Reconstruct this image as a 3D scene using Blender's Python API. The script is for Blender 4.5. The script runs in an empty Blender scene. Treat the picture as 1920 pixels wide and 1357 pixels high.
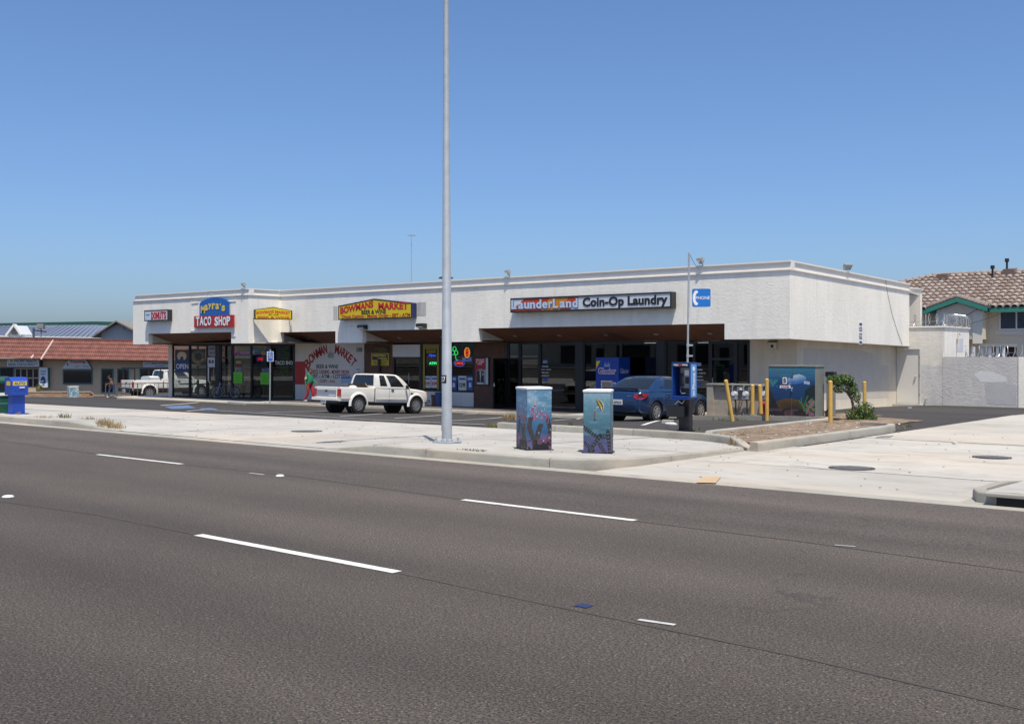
import bpy, bmesh, math, random
from mathutils import Vector, Matrix
random.seed(7)
SC = bpy.context.scene
COL = SC.collection
R = math.radians
# ------------------------------------------------------------------ camera
YAW = R(39.03)
S_, C_ = math.sin(YAW), math.cos(YAW)
EYE = 1.6
F_ = 2000.0            # focal length in photograph pixels (1920 wide)
HORZ = 663.0           # row of the horizon in the photograph
cam_data = bpy.data.cameras.new('camera')
cam_data.sensor_width = 36.0
cam_data.lens = 36.0 * F_ / 1920.0
cam_data.shift_y = -(678.5 - HORZ) / 1920.0
cam_data.clip_end = 3000.0
cam = bpy.data.objects.new('camera', cam_data)
COL.objects.link(cam)
cam.location = (0, 0, EYE)
cam.rotation_euler = (R(90), 0, YAW)
SC.camera = cam
# ------------------------------------------------------------------ sky and sun
SUN_TO = Vector((0.30, -0.25, 1.0)).normalized()      # towards the sun
world = bpy.data.worlds.new('World')
SC.world = world
world.use_nodes = True
wn = world.node_tree
for n in list(wn.nodes): wn.nodes.remove(n)
sky = wn.nodes.new('ShaderNodeTexSky')
sky.sky_type = 'NISHITA'
sky.sun_disc = False
sky.sun_elevation = math.asin(SUN_TO.z)
sky.sun_rotation = math.atan2(SUN_TO.x, SUN_TO.y)
sky.altitude = 0.0
sky.air_density = 0.85
sky.dust_density = 1.7
sky.ozone_density = 10.0
bg = wn.nodes.new('ShaderNodeBackground')
bg.inputs['Strength'].default_value = 0.15
wo = wn.nodes.new('ShaderNodeOutputWorld')
wn.links.new(sky.outputs[0], bg.inputs[0])
wn.links.new(bg.outputs[0], wo.inputs[0])
sun_data = bpy.data.lights.new('sun', 'SUN')
sun_data.energy = 5.0
sun_data.angle = R(0.53)
sun_data.color = (1.0, 0.93, 0.81)
sun = bpy.data.objects.new('sun', sun_data)
COL.objects.link(sun)
sun.location = (20, -20, 60)
sun.rotation_euler = (-SUN_TO).to_track_quat('-Z', 'Y').to_euler()
vs = SC.view_settings
vs.view_transform = 'Standard'
vs.look = 'None'
vs.exposure = 0.08
vs.gamma = 1.0
vs.use_curve_mapping = False
SC.render.engine = 'CYCLES'
SC.cycles.max_bounces = 8
SC.cycles.transparent_max_bounces = 12
SC.cycles.caustics_reflective = False
SC.cycles.caustics_refractive = False
SC.cycles.use_denoising = True
# ------------------------------------------------------------------ measuring from the photograph
def ray(px):
    k = (px - 960.0) / F_
    return (-S_ + k * C_, C_ + k * S_)
def at(px, py, t):
    dx, dy = ray(px)
    return Vector((dx * t, dy * t, EYE - (py - HORZ) / F_ * t))
def onY(px, py, Y): return at(px, py, Y / ray(px)[1])
def onX(px, py, X): return at(px, py, X / ray(px)[0])
def XY(px, Y): return onY(px, HORZ, Y).x
def lin(t, tab):
    if t <= tab[0][0]: return tab[0][1]
    for (a, va), (b, vb) in zip(tab, tab[1:]):
        if t <= b: return va + (vb - va) * (t - a) / (b - a)
    return tab[-1][1]
def sstep(t, a, b):
    t = max(0.0, min(1.0, (t - a) / (b - a)))
    return t * t * (3 - 2 * t)
YR, YG, YK = 13.15, 13.45, 13.60        # asphalt edge, kerb face, kerb back
def kerb_h(X):
    if X < -9.2:
        a = 1 - sstep(X, -25.2, -22.6)
        b = sstep(X, -15.6, -13.9)
        return 0.145 * max(a, b) * 1.0
    return 0.15 * sstep(X, -3.86, -3.7)
T_ROAD = [(-60, 1.75), (2, 1.6), (9, 1.6), (13.15, 1.80)]
T_LOT = [(13.45, 1.80), (20.5, 1.88), (27, 2.2), (33.2, 2.47), (70, 2.75)]
T_ALLEY = [(13.45, 1.80), (20.5, 1.85), (36, 1.94), (45.75, 2.15), (80, 2.75)]
def g(X, Y):
    """height of the ground"""
    if Y <= YR: return EYE - lin(Y, T_ROAD)
    w = sstep(X, -24.5, -11.5) if Y < 31 else sstep(X, -24.5+min(Y-31,4.5)*1.4, -11.5-min(Y-31,4.5)*.6)
    h = lin(Y, T_LOT) * (1 - w) + lin(Y, T_ALLEY) * w
    h -= kerb_h(X) * max(0.0, min(1.0, (20.5 - Y) / 6.9)) if Y > YG else 0.0
    if X < -50: h += min(0.8, 0.034 * (-50 - X)) * sstep(Y, 18, 30)
    return EYE - h
def gnd(px, py, dz=0.0):
    """where the line of sight through a pixel meets the ground"""
    lo, hi = 3.0, 160.0
    for _ in range(60):
        m = (lo + hi) / 2
        p = at(px, py, m)
        if p.z > g(p.x, p.y) + dz: lo = m
        else: hi = m
    p = at(px, py, lo)
    p.z = g(p.x, p.y) + dz
    return p
# ------------------------------------------------------------------ mesh builder
class MB:
    def __init__(self): self.v = []; self.f = []
    def add(self, vs, fs):
        o = len(self.v)
        self.v += [Vector(p) for p in vs]
        self.f += [tuple(i + o for i in f) for f in fs]
        return self
    def box(self, a, b):
        x0, x1 = sorted((a[0], b[0])); y0, y1 = sorted((a[1], b[1])); z0, z1 = sorted((a[2], b[2]))
        return self.add([(x0,y0,z0),(x1,y0,z0),(x1,y1,z0),(x0,y1,z0),(x0,y0,z1),(x1,y0,z1),(x1,y1,z1),(x0,y1,z1)],
            [(0,3,2,1),(4,5,6,7),(0,1,5,4),(1,2,6,5),(2,3,7,6),(3,0,4,7)])
    def cbox(self, c, s, rot=None):
        m = MB().box((-s[0]/2,-s[1]/2,-s[2]/2),(s[0]/2,s[1]/2,s[2]/2))
        M = Matrix.Translation(Vector(c)) @ (rot.to_4x4() if rot else Matrix.Identity(4))
        return self.add([M @ p for p in m.v], m.f)
    def bar(self, p0, p1, w, h, up=(0,0,1)):
        p0, p1 = Vector(p0), Vector(p1); d = (p1-p0).normalized(); u = Vector(up)
        s = d.cross(u)
        if s.length < 1e-4: s = d.cross(Vector((1,0,0)))
        s.normalize(); u = s.cross(d).normalized()
        s *= w/2; u *= h/2
        return self.add([p0-s-u,p0+s-u,p0+s+u,p0-s+u,p1-s-u,p1+s-u,p1+s+u,p1-s+u],
            [(0,1,2,3),(7,6,5,4),(0,4,5,1),(1,5,6,2),(2,6,7,3),(3,7,4,0)])
    def cyl(self, p0, p1, r0, r1=None, n=12, cap=True):
        r1 = r0 if r1 is None else r1
        p0, p1 = Vector(p0), Vector(p1); d = (p1-p0).normalized()
        a = d.orthogonal().normalized(); b = d.cross(a)
        vs = []
        for p, r in ((p0,r0),(p1,r1)):
            for i in range(n):
                t = 2*math.pi*i/n
                vs.append(p + (a*math.cos(t)+b*math.sin(t))*r)
        fs = [(i,(i+1)%n,n+(i+1)%n,n+i) for i in range(n)]
        if cap: fs += [tuple(reversed(range(n))), tuple(range(n,2*n))]
        return self.add(vs, fs)
    def tube(self, pts, r, n=6, closed=False):
        pts = [Vector(p) for p in pts]; k = len(pts); vs = []; prev = None
        for i, p in enumerate(pts):
            if closed: d = pts[(i+1)%k]-pts[i-1]
            else: d = pts[min(i+1,k-1)]-pts[max(i-1,0)]
            d.normalize()
            if prev is None: a = d.orthogonal().normalized()
            else:
                a = prev - d*prev.dot(d)
                a = a.normalized() if a.length > 1e-6 else d.orthogonal().normalized()
            prev = a; b = d.cross(a)
            rr = r[i] if isinstance(r, (list,tuple)) else r
            for j in range(n):
                t = 2*math.pi*j/n
                vs.append(p+(a*math.cos(t)+b*math.sin(t))*rr)
        fs = []
        for i in range(k if closed else k-1):
            for j in range(n):
                a0 = i*n+j; a1 = i*n+(j+1)%n; b0 = ((i+1)%k)*n+j; b1 = ((i+1)%k)*n+(j+1)%n
                fs.append((a0,a1,b1,b0))
        if not closed: fs += [tuple(reversed(range(n))), tuple(range((k-1)*n,k*n))]
        return self.add(vs, fs)
    def prism(self, poly, d):
        """poly: 3D points of a planar polygon, d: extrusion vector"""
        n = len(poly); d = Vector(d); P = [Vector(p) for p in poly]
        return self.add(P+[p+d for p in P], [tuple(range(n)), tuple(reversed(range(n,2*n)))] +
            [(i,n+i,n+(i+1)%n,(i+1)%n) for i in range(n)])
    def lathe(self, prof, c=(0,0,0), n=16, axis='z'):
        vs = []
        for r, z in prof:
            for i in range(n):
                t = 2*math.pi*i/n
                q = (r*math.cos(t), r*math.sin(t), z)
                if axis == 'y': q = (q[0], q[2], q[1])
                if axis == 'x': q = (q[2], q[0], q[1])
                vs.append(Vector(q)+Vector(c))
        k = len(prof); fs = []
        for i in range(k-1):
            for j in range(n):
                fs.append((i*n+j,i*n+(j+1)%n,(i+1)*n+(j+1)%n,(i+1)*n+j))
        fs += [tuple(reversed(range(n))), tuple(range((k-1)*n,k*n))]
        return self.add(vs, fs)
    def loft(self, rings, cap=True):
        n = len(rings[0]); vs = [Vector(p) for r in rings for p in r]; fs = []
        for i in range(len(rings)-1):
            for j in range(n):
                fs.append((i*n+j,i*n+(j+1)%n,(i+1)*n+(j+1)%n,(i+1)*n+j))
        if cap: fs += [tuple(reversed(range(n))), tuple(range((len(rings)-1)*n,len(rings)*n))]
        return self.add(vs, fs)
    def grid(self, fn, nu, nv):
        vs = [fn(i/nu, j/nv) for j in range(nv+1) for i in range(nu+1)]
        fs = [(j*(nu+1)+i, j*(nu+1)+i+1, (j+1)*(nu+1)+i+1, (j+1)*(nu+1)+i) for j in range(nv) for i in range(nu)]
        return self.add(vs, fs)
    def sphere(self, c, r, n=10, m=6):
        prof = [(max(1e-4, math.sin(math.pi*i/m)), -math.cos(math.pi*i/m)) for i in range(m+1)]
        r = (r,r,r) if not isinstance(r, (list,tuple)) else r
        q = MB().lathe(prof, n=n)
        return self.add([Vector((p.x*r[0]+c[0], p.y*r[1]+c[1], p.z*r[2]+c[2])) for p in q.v], q.f)
    def xf(self, M):
        self.v = [M @ p for p in self.v]; return self
    def mesh(self, name, fix=True):
        me = bpy.data.meshes.new(name)
        me.from_pydata([tuple(p) for p in self.v], [], self.f)
        if fix:
            bm = bmesh.new(); bm.from_mesh(me)
            bmesh.ops.recalc_face_normals(bm, faces=bm.faces)
            bm.to_mesh(me); bm.free()
        return me
def smooth(me, ang=40):
    for p in me.polygons: p.use_smooth = True
    me.set_sharp_from_angle(angle=R(ang))
def setp(o, label=None, cat=None, group=None, kind=None):
    if label: o['label'] = label
    if cat: o['category'] = cat
    if group: o['group'] = group
    if kind: o['kind'] = kind
    return o
def obj(name, mb, mat, parent=None, sm=None, bevel=0, fix=True):
    me = mb.mesh(name, fix) if isinstance(mb, MB) else mb
    if mat and not me.materials: me.materials.append(mat)
    if sm: smooth(me, sm)
    o = bpy.data.objects.new(name, me)
    COL.objects.link(o)
    if parent:
        o.parent = parent
    if bevel:
        b = o.modifiers.new('bevel', 'BEVEL'); b.width = bevel; b.segments = 2; b.limit_method = 'ANGLE'
    return o
MW = {}
def thing(name, label, cat, loc=(0,0,0), rz=0.0, group=None, rot=None):
    """an Empty at the base of a thing"""
    o = bpy.data.objects.new(name, None); COL.objects.link(o)
    o.empty_display_size = 0.2
    o.location = loc
    o.rotation_euler = rot if rot else (0,0,rz)
    setp(o, label, cat, group)
    return o
def wpart(name, mb, mat, parent, sm=None, bevel=0, fix=True):
    """a part whose shape is given in world coordinates, hung under a thing (or one of its parts)"""
    o = obj(name, mb, mat, None, sm, bevel, fix)
    hang(o, parent)
    return o
def world_of(p):
    M = Matrix.LocRotScale(p.location, p.rotation_euler.to_quaternion(), p.scale)
    if p.parent: M = world_of(p.parent) @ p.matrix_parent_inverse @ M
    return M
def hang(o, parent):
    o.parent = parent
    o.matrix_parent_inverse = world_of(parent).inverted()
def single(name, mb, mat, label, cat, group=None, sm=None, bevel=0, kind=None, fix=True):
    """a thing of one mesh; the origin goes to the middle of its base"""
    lo = Vector((min(p.x for p in mb.v), min(p.y for p in mb.v), min(p.z for p in mb.v)))
    hi = Vector((max(p.x for p in mb.v), max(p.y for p in mb.v), max(p.z for p in mb.v)))
    c = Vector(((lo.x+hi.x)/2, (lo.y+hi.y)/2, lo.z))
    mb.v = [p-c for p in mb.v]
    o = obj(name, mb, mat, None, sm, bevel, fix)
    o.location = c
    return setp(o, label, cat, group, kind)
def struct(name, mb, mat, sm=None, fix=True):
    o = obj(name, mb, mat, None, sm, 0, fix)
    o['kind'] = 'structure'
    return o
# ------------------------------------------------------------------ materials
def mat(name, col, rough=0.6, var=0.0, vscale=3.0, bump=0.0, bscale=40.0, metal=0.0, spec=0.5, coat=0.0,
        col2=None, emit=0.0, dirt=0.0, dscale=1.2, dcol=(0.12,0.10,0.08), bdist=0.01, det=6.0):
    m = bpy.data.materials.new(name); m.use_nodes = True
    nt = m.node_tree; b = nt.nodes['Principled BSDF']
    L = nt.links.new
    b.inputs['Roughness'].default_value = rough
    b.inputs['Metallic'].default_value = metal
    b.inputs['Specular IOR Level'].default_value = spec
    b.inputs['Coat Weight'].default_value = coat
    b.inputs['Base Color'].default_value = (*col, 1)
    tc = None
    if var or bump or dirt:
        tc = nt.nodes.new('ShaderNodeTexCoord')
    out = None
    if var:
        nz = nt.nodes.new('ShaderNodeTexNoise'); nz.inputs['Scale'].default_value = vscale
        nz.inputs['Detail'].default_value = det; nz.inputs['Roughness'].default_value = 0.6
        L(tc.outputs['Object'], nz.inputs['Vector'])
        rp = nt.nodes.new('ShaderNodeValToRGB')
        c2 = col2 or tuple(min(1, c*(1+var)) for c in col)
        c1 = tuple(c*(1-var) for c in col) if not col2 else col
        rp.color_ramp.elements[0].position = 0.3; rp.color_ramp.elements[0].color = (*c1,1)
        rp.color_ramp.elements[1].position = 0.7; rp.color_ramp.elements[1].color = (*c2,1)
        L(nz.outputs['Fac'], rp.inputs[0]); out = rp.outputs[0]
    if dirt:
        nz2 = nt.nodes.new('ShaderNodeTexNoise'); nz2.inputs['Scale'].default_value = dscale
        nz2.inputs['Detail'].default_value = 8; nz2.inputs['Roughness'].default_value = 0.7
        L(tc.outputs['Object'], nz2.inputs['Vector'])
        r2 = nt.nodes.new('ShaderNodeValToRGB')
        r2.color_ramp.elements[0].position = 0.5; r2.color_ramp.elements[0].color = (0,0,0,1)
        r2.color_ramp.elements[1].position = 0.75; r2.color_ramp.elements[1].color = (dirt,dirt,dirt,1)
        L(nz2.outputs['Fac'], r2.inputs[0])
        mx = nt.nodes.new('ShaderNodeMix'); mx.data_type = 'RGBA'
        L(r2.outputs[0], mx.inputs[0])
        if out: L(out, mx.inputs[6])
        else: mx.inputs[6].default_value = (*col,1)
        mx.inputs[7].default_value = (*dcol,1)
        out = mx.outputs[2]
    if out: L(out, b.inputs['Base Color'])
    if bump:
        nb = nt.nodes.new('ShaderNodeTexNoise'); nb.inputs['Scale'].default_value = bscale
        nb.inputs['Detail'].default_value = 4; nb.inputs['Roughness'].default_value = 0.6
        L(tc.outputs['Object'], nb.inputs['Vector'])
        bp = nt.nodes.new('ShaderNodeBump'); bp.inputs['Strength'].default_value = bump
        bp.inputs['Distance'].default_value = bdist
        L(nb.outputs['Fac'], bp.inputs['Height']); L(bp.outputs[0], b.inputs['Normal'])
    if emit:
        b.inputs['Emission Color'].default_value = (*col,1); b.inputs['Emission Strength'].default_value = emit
    return m
def nodes_of(m): return m.node_tree.nodes, m.node_tree.links, m.node_tree.nodes['Principled BSDF']
def attr_mat(name, rough=0.5, var=0.12):
    """paint read from the mesh's own colour layer (printed or painted pictures)"""
    m = bpy.data.materials.new(name); m.use_nodes = True
    N, L, b = nodes_of(m)
    a = N.new('ShaderNodeVertexColor'); a.layer_name = 'Col'
    nz = N.new('ShaderNodeTexNoise'); nz.inputs['Scale'].default_value = 25; nz.inputs['Detail'].default_value = 6
    tc = N.new('ShaderNodeTexCoord'); L.new(tc.outputs['Object'], nz.inputs['Vector'])
    hs = N.new('ShaderNodeHueSaturation')
    mp = N.new('ShaderNodeMapRange'); mp.inputs[3].default_value = 1-var*2; mp.inputs[4].default_value = 1+var*2
    L.new(nz.outputs['Fac'], mp.inputs[0]); L.new(mp.outputs[0], hs.inputs['Value'])
    L.new(a.outputs[0], hs.inputs['Color']); L.new(hs.outputs[0], b.inputs['Base Color'])
    b.inputs['Roughness'].default_value = rough
    return m
def glass_mat(name, tint=(0.5,0.53,0.52), ior=1.55, rough=0.0):
    m = bpy.data.materials.new(name); m.use_nodes = True
    N = m.node_tree.nodes; L = m.node_tree.links
    for n in list(N): N.remove(n)
    o = N.new('ShaderNodeOutputMaterial'); t = N.new('ShaderNodeBsdfTransparent'); gl = N.new('ShaderNodeBsdfGlossy')
    fr = N.new('ShaderNodeFresnel'); mx = N.new('ShaderNodeMixShader')
    t.inputs[0].default_value = (*tint,1); gl.inputs['Roughness'].default_value = rough
    gl.inputs[0].default_value = (0.95,0.97,1.0,1)
    fr.inputs['IOR'].default_value = ior
    L.new(fr.outputs[0], mx.inputs[0]); L.new(t.outputs[0], mx.inputs[1]); L.new(gl.outputs[0], mx.inputs[2])
    L.new(mx.outputs[0], o.inputs[0])
    return m
def neon_mat(name, col, s=3.0):
    return mat(name, col, emit=s*.55)
def paint(name, fn, nu, nv, o, u, v, m, parent, push=0.0):
    """a flat printed / painted picture: fn(u,v) -> linear rgb, evaluated on a fine grid"""
    o, u, v = Vector(o), Vector(u), Vector(v)
    n = u.cross(v).normalized()*push
    mb = MB().grid(lambda a, b: o+u*a+v*b+n, nu, nv)
    me = mb.mesh(name, False)
    ca = me.color_attributes.new('Col', 'FLOAT_COLOR', 'POINT')
    k = 0
    for j in range(nv+1):
        for i in range(nu+1):
            c = fn(i/nu, j/nv); ca.data[k].color = (c[0],c[1],c[2],1); k += 1
    me.materials.append(m)
    ob = bpy.data.objects.new(name, me); COL.objects.link(ob)
    if parent: hang(ob, parent)
    return ob
_tc = {}
def text_mesh(s, bold=0.0, ext=0.02, sp=1.0):
    key = (s,bold,ext,sp)
    if key in _tc: return _tc[key]
    cu = bpy.data.curves.new('t', 'FONT'); cu.body = s; cu.offset = bold; cu.extrude = ext
    cu.resolution_u = 3; cu.space_character = sp
    to = bpy.data.objects.new('t', cu)
    me = to.to_mesh()
    vs = [v.co.copy() for v in me.vertices]; fs = [tuple(p.vertices) for p in me.polygons]
    to.to_mesh_clear()
    bpy.data.objects.remove(to); bpy.data.curves.remove(cu)
    _tc[key] = (vs, fs)
    return vs, fs
def text(parent, s, m, c, w, h, rz=0.0, roll=0.0, bold=0.02, ext=0.006, name='lettering', sp=1.0, tilt=0.0, shear=0.0):
    """lettering centred on c, w wide and h high, facing -Y turned by rz"""
    vs, fs = text_mesh(s, bold, 0.02, sp)
    x0 = min(p.x for p in vs); x1 = max(p.x for p in vs); y0 = min(p.y for p in vs); y1 = max(p.y for p in vs)
    h = h if h else w*(y1-y0)/(x1-x0)
    w = w if w else h*(x1-x0)/(y1-y0)
    q = [Vector(((p.x-(x0+x1)/2)/(x1-x0)*w, -p.z/0.02*ext, (p.y-(y0+y1)/2)/(y1-y0)*h+shear*(p.x-(x0+x1)/2)/(x1-x0)*w)) for p in vs]
    M = Matrix.Translation(Vector(c)) @ Matrix.Rotation(rz,4,'Z') @ Matrix.Rotation(tilt,4,'X') @ Matrix.Rotation(roll,4,'Y')
    mb = MB(); mb.add([M @ p for p in q], fs)
    return wpart(name, mb, m, parent, fix=False)
def arc_pts(c, r, a0, a1, n):
    return [(c[0]+r*math.cos(a0+(a1-a0)*i/n), c[1]+r*math.sin(a0+(a1-a0)*i/n)) for i in range(n+1)]
def mix3(a, b, t): return tuple(x+(y-x)*t for x, y in zip(a, b))
def hsh(*a):
    x = math.sin(sum(v*k for v, k in zip(a, (12.9898,78.233,37.719,93.11))))*43758.5453
    return x-math.floor(x)
def vnoise(x, y, s=0):
    xi, yi = math.floor(x), math.floor(y); fx, fy = x-xi, y-yi
    fx = fx*fx*(3-2*fx); fy = fy*fy*(3-2*fy)
    a = hsh(xi,yi,s); b = hsh(xi+1,yi,s); c = hsh(xi,yi+1,s); d = hsh(xi+1,yi+1,s)
    return (a+(b-a)*fx)+((c+(d-c)*fx)-(a+(b-a)*fx))*fy
def fbm(x, y, s=0): return (vnoise(x,y,s)+0.5*vnoise(2*x,2*y,s+1)+0.25*vnoise(4*x,4*y,s+2))/1.75
# shared materials
M_BLACK = mat('black_metal', (0.012,0.012,0.014), 0.45, var=0.2)
M_DARKBR = mat('dark_bronze_frame', (0.012,0.011,0.012), 0.4)
M_WHITE = mat('white_paint', (0.78,0.78,0.76), 0.5, var=0.05, vscale=6)
M_GALV = mat('galvanised_steel', (0.42,0.44,0.45), 0.5, var=0.15, vscale=8, metal=0.35, bump=0.1, bscale=60)
M_GREY = mat('grey_metal', (0.25,0.26,0.26), 0.5, var=0.15, vscale=10)
M_RUBBER = mat('tyre_rubber', (0.014,0.014,0.015), 0.85, var=0.2, vscale=20)
M_RED = mat('red_print', (0.45,0.02,0.02), 0.5, var=0.08)
M_LETBLK = mat('black_lettering', (0.015,0.015,0.018), 0.5)
M_LETWHT = mat('white_lettering', (0.8,0.8,0.8), 0.5)
M_GLASS = glass_mat('shop_glass')
M_CLEAR = glass_mat('clear_shop_glass', (0.86,0.88,0.87), 1.45)
M_CHROME = mat('chrome', (0.6,0.6,0.62), 0.18, metal=1.0)
M_PRINT = attr_mat('printed_picture', 0.55, 0.05)
M_MURAL = attr_mat('mural_paint', 0.5, 0.14)
# ================================================================== ground materials
def asphalt_mat(name, c_lo, c_hi, stripes=0.0, stone=0.5, patch=0.35, crack=True, lane=False):
    m = bpy.data.materials.new(name); m.use_nodes = True
    N, L, b = nodes_of(m)
    tc = N.new('ShaderNodeTexCoord')
    def noise(sc, det=4, rough=0.6, vec=None):
        n = N.new('ShaderNodeTexNoise'); n.inputs['Scale'].default_value = sc; n.inputs['Detail'].default_value = det
        n.inputs['Roughness'].default_value = rough; L.new(vec or tc.outputs['Object'], n.inputs['Vector']); return n
    def mul(a, b_, op='MULTIPLY'):
        x = N.new('ShaderNodeMath'); x.operation = op
        if hasattr(a, 'links'): L.new(a, x.inputs[0])
        else: x.inputs[0].default_value = a
        if hasattr(b_, 'links'): L.new(b_, x.inputs[1])
        else: x.inputs[1].default_value = b_
        return x.outputs[0]
    fine = noise(64, 5, 0.85)
    rp = N.new('ShaderNodeValToRGB')
    rp.color_ramp.elements[0].position = 0.42; rp.color_ramp.elements[0].color = (*c_lo,1)
    rp.color_ramp.elements[1].position = 0.60; rp.color_ramp.elements[1].color = (*c_hi,1)
    L.new(fine.outputs['Fac'], rp.inputs[0])
    # pale stones
    vo = N.new('ShaderNodeTexVoronoi'); vo.inputs['Scale'].default_value = 85; L.new(tc.outputs['Object'], vo.inputs['Vector'])
    hs = N.new('ShaderNodeSeparateColor'); L.new(vo.outputs['Color'], hs.inputs[0])
    st = N.new('ShaderNodeMapRange'); st.inputs[1].default_value = 0.86; st.inputs[2].default_value = 0.98
    L.new(hs.outputs[0], st.inputs[0])
    d = N.new('ShaderNodeMapRange'); d.inputs[1].default_value = 0.5; d.inputs[2].default_value = 0.25; L.new(vo.outputs['Distance'], d.inputs[0])
    sf = mul(mul(st.outputs[0], d.outputs[0]), stone)
    mx = N.new('ShaderNodeMix'); mx.data_type = 'RGBA'; L.new(sf, mx.inputs[0]); L.new(rp.outputs[0], mx.inputs[6])
    mx.inputs[7].default_value = (0.34,0.29,0.25,1)
    # broad wear: long along the street
    mp = N.new('ShaderNodeMapping'); mp.inputs['Scale'].default_value = (0.035, 0.55, 1); L.new(tc.outputs['Object'], mp.inputs[0])
    wear = noise(1.0, 3, 0.5, mp.outputs[0])
    mp2 = N.new('ShaderNodeMapping'); mp2.inputs['Scale'].default_value = (0.25, 0.5, 1); L.new(tc.outputs['Object'], mp2.inputs[0])
    blot = noise(1.0, 6, 0.65, mp2.outputs[0])
    v = N.new('ShaderNodeMapRange'); v.inputs[1].default_value = 0.3; v.inputs[2].default_value = 0.7
    v.inputs[3].default_value = 1-patch; v.inputs[4].default_value = 1+patch
    sm = mul(mul(wear.outputs['Fac'], 0.6), mul(blot.outputs['Fac'], 0.4), 'ADD')
    L.new(sm, v.inputs[0])
    vm = N.new('ShaderNodeMix'); vm.data_type = 'RGBA'; vm.blend_type = 'MULTIPLY'; vm.inputs[0].default_value = 1
    L.new(mx.outputs[2], vm.inputs[6]); L.new(v.outputs[0], vm.inputs[7])
    col = vm.outputs[2]
    if stripes:      # polished wheel tracks and oil along each lane
        sx = N.new('ShaderNodeSeparateXYZ'); L.new(tc.outputs['Object'], sx.inputs[0])
        wob = noise(0.12, 2)
        y = mul(sx.outputs[1], mul(wob.outputs['Fac'], 0.9), 'ADD')
        sn = mul(mul(y, 2*math.pi/1.66), 0.0, 'ADD')
        s2 = N.new('ShaderNodeMath'); s2.operation = 'SINE'; L.new(sn, s2.inputs[0])
        f = N.new('ShaderNodeMapRange'); f.inputs[1].default_value = -1; f.inputs[2].default_value = 1
        f.inputs[3].default_value = 1-stripes; f.inputs[4].default_value = 1+stripes*0.6; L.new(s2.outputs[0], f.inputs[0])
        vm2 = N.new('ShaderNodeMix'); vm2.data_type = 'RGBA'; vm2.blend_type = 'MULTIPLY'; vm2.inputs[0].default_value = 1
        L.new(col, vm2.inputs[6]); L.new(f.outputs[0], vm2.inputs[7]); col = vm2.outputs[2]
    if lane:         # near side darker, far side lighter: wear plus glancing light painted into the colour
        sy = N.new('ShaderNodeSeparateXYZ'); L.new(tc.outputs['Object'], sy.inputs[0])
        lf = N.new('ShaderNodeMapRange'); lf.inputs[1].default_value = 1.5; lf.inputs[2].default_value = 11.0; lf.inputs[3].default_value = 0.74; lf.inputs[4].default_value = 1.16
        L.new(sy.outputs[1], lf.inputs[0])
        vm3 = N.new('ShaderNodeMix'); vm3.data_type = 'RGBA'; vm3.blend_type = 'MULTIPLY'; vm3.inputs[0].default_value = 1
        L.new(col, vm3.inputs[6]); L.new(lf.outputs[0], vm3.inputs[7]); col = vm3.outputs[2]
    if crack:
        cm = N.new('ShaderNodeTexVoronoi'); cm.feature = 'DISTANCE_TO_EDGE'; cm.inputs['Scale'].default_value = 0.22
        wv = noise(0.9, 6, 0.7)
        ad = N.new('ShaderNodeVectorMath'); ad.operation = 'MULTIPLY_ADD'; L.new(wv.outputs['Color'], ad.inputs[0])
        ad.inputs[1].default_value = (1.6,1.6,0); L.new(tc.outputs['Object'], ad.inputs[2]); L.new(ad.outputs[0], cm.inputs['Vector'])
        cr = N.new('ShaderNodeMapRange'); cr.inputs[1].default_value = 0.0; cr.inputs[2].default_value = 0.0035
        cr.inputs[3].default_value = 0.55; cr.inputs[4].default_value = 0.0; L.new(cm.outputs['Distance'], cr.inputs[0])
        gate = noise(0.35, 2); gr = N.new('ShaderNodeMapRange'); gr.inputs[1].default_value = 0.5; gr.inputs[2].default_value = 0.6; L.new(gate.outputs['Fac'], gr.inputs[0])
        cmx = N.new('ShaderNodeMix'); cmx.data_type = 'RGBA'; L.new(mul(cr.outputs[0], gr.outputs[0]), cmx.inputs[0]); L.new(col, cmx.inputs[6])
        cmx.inputs[7].default_value = (0.03,0.028,0.027,1); col = cmx.outputs[2]
    L.new(col, b.inputs['Base Color'])
    b.inputs['Roughness'].default_value = 0.85
    b.inputs['Specular IOR Level'].default_value = 0.3
    bp = N.new('ShaderNodeBump'); bp.inputs['Strength'].default_value = 0.5; bp.inputs['Distance'].default_value = 0.006
    L.new(fine.outputs['Fac'], bp.inputs['Height']); L.new(bp.outputs[0], b.inputs['Normal'])
    return m
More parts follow.
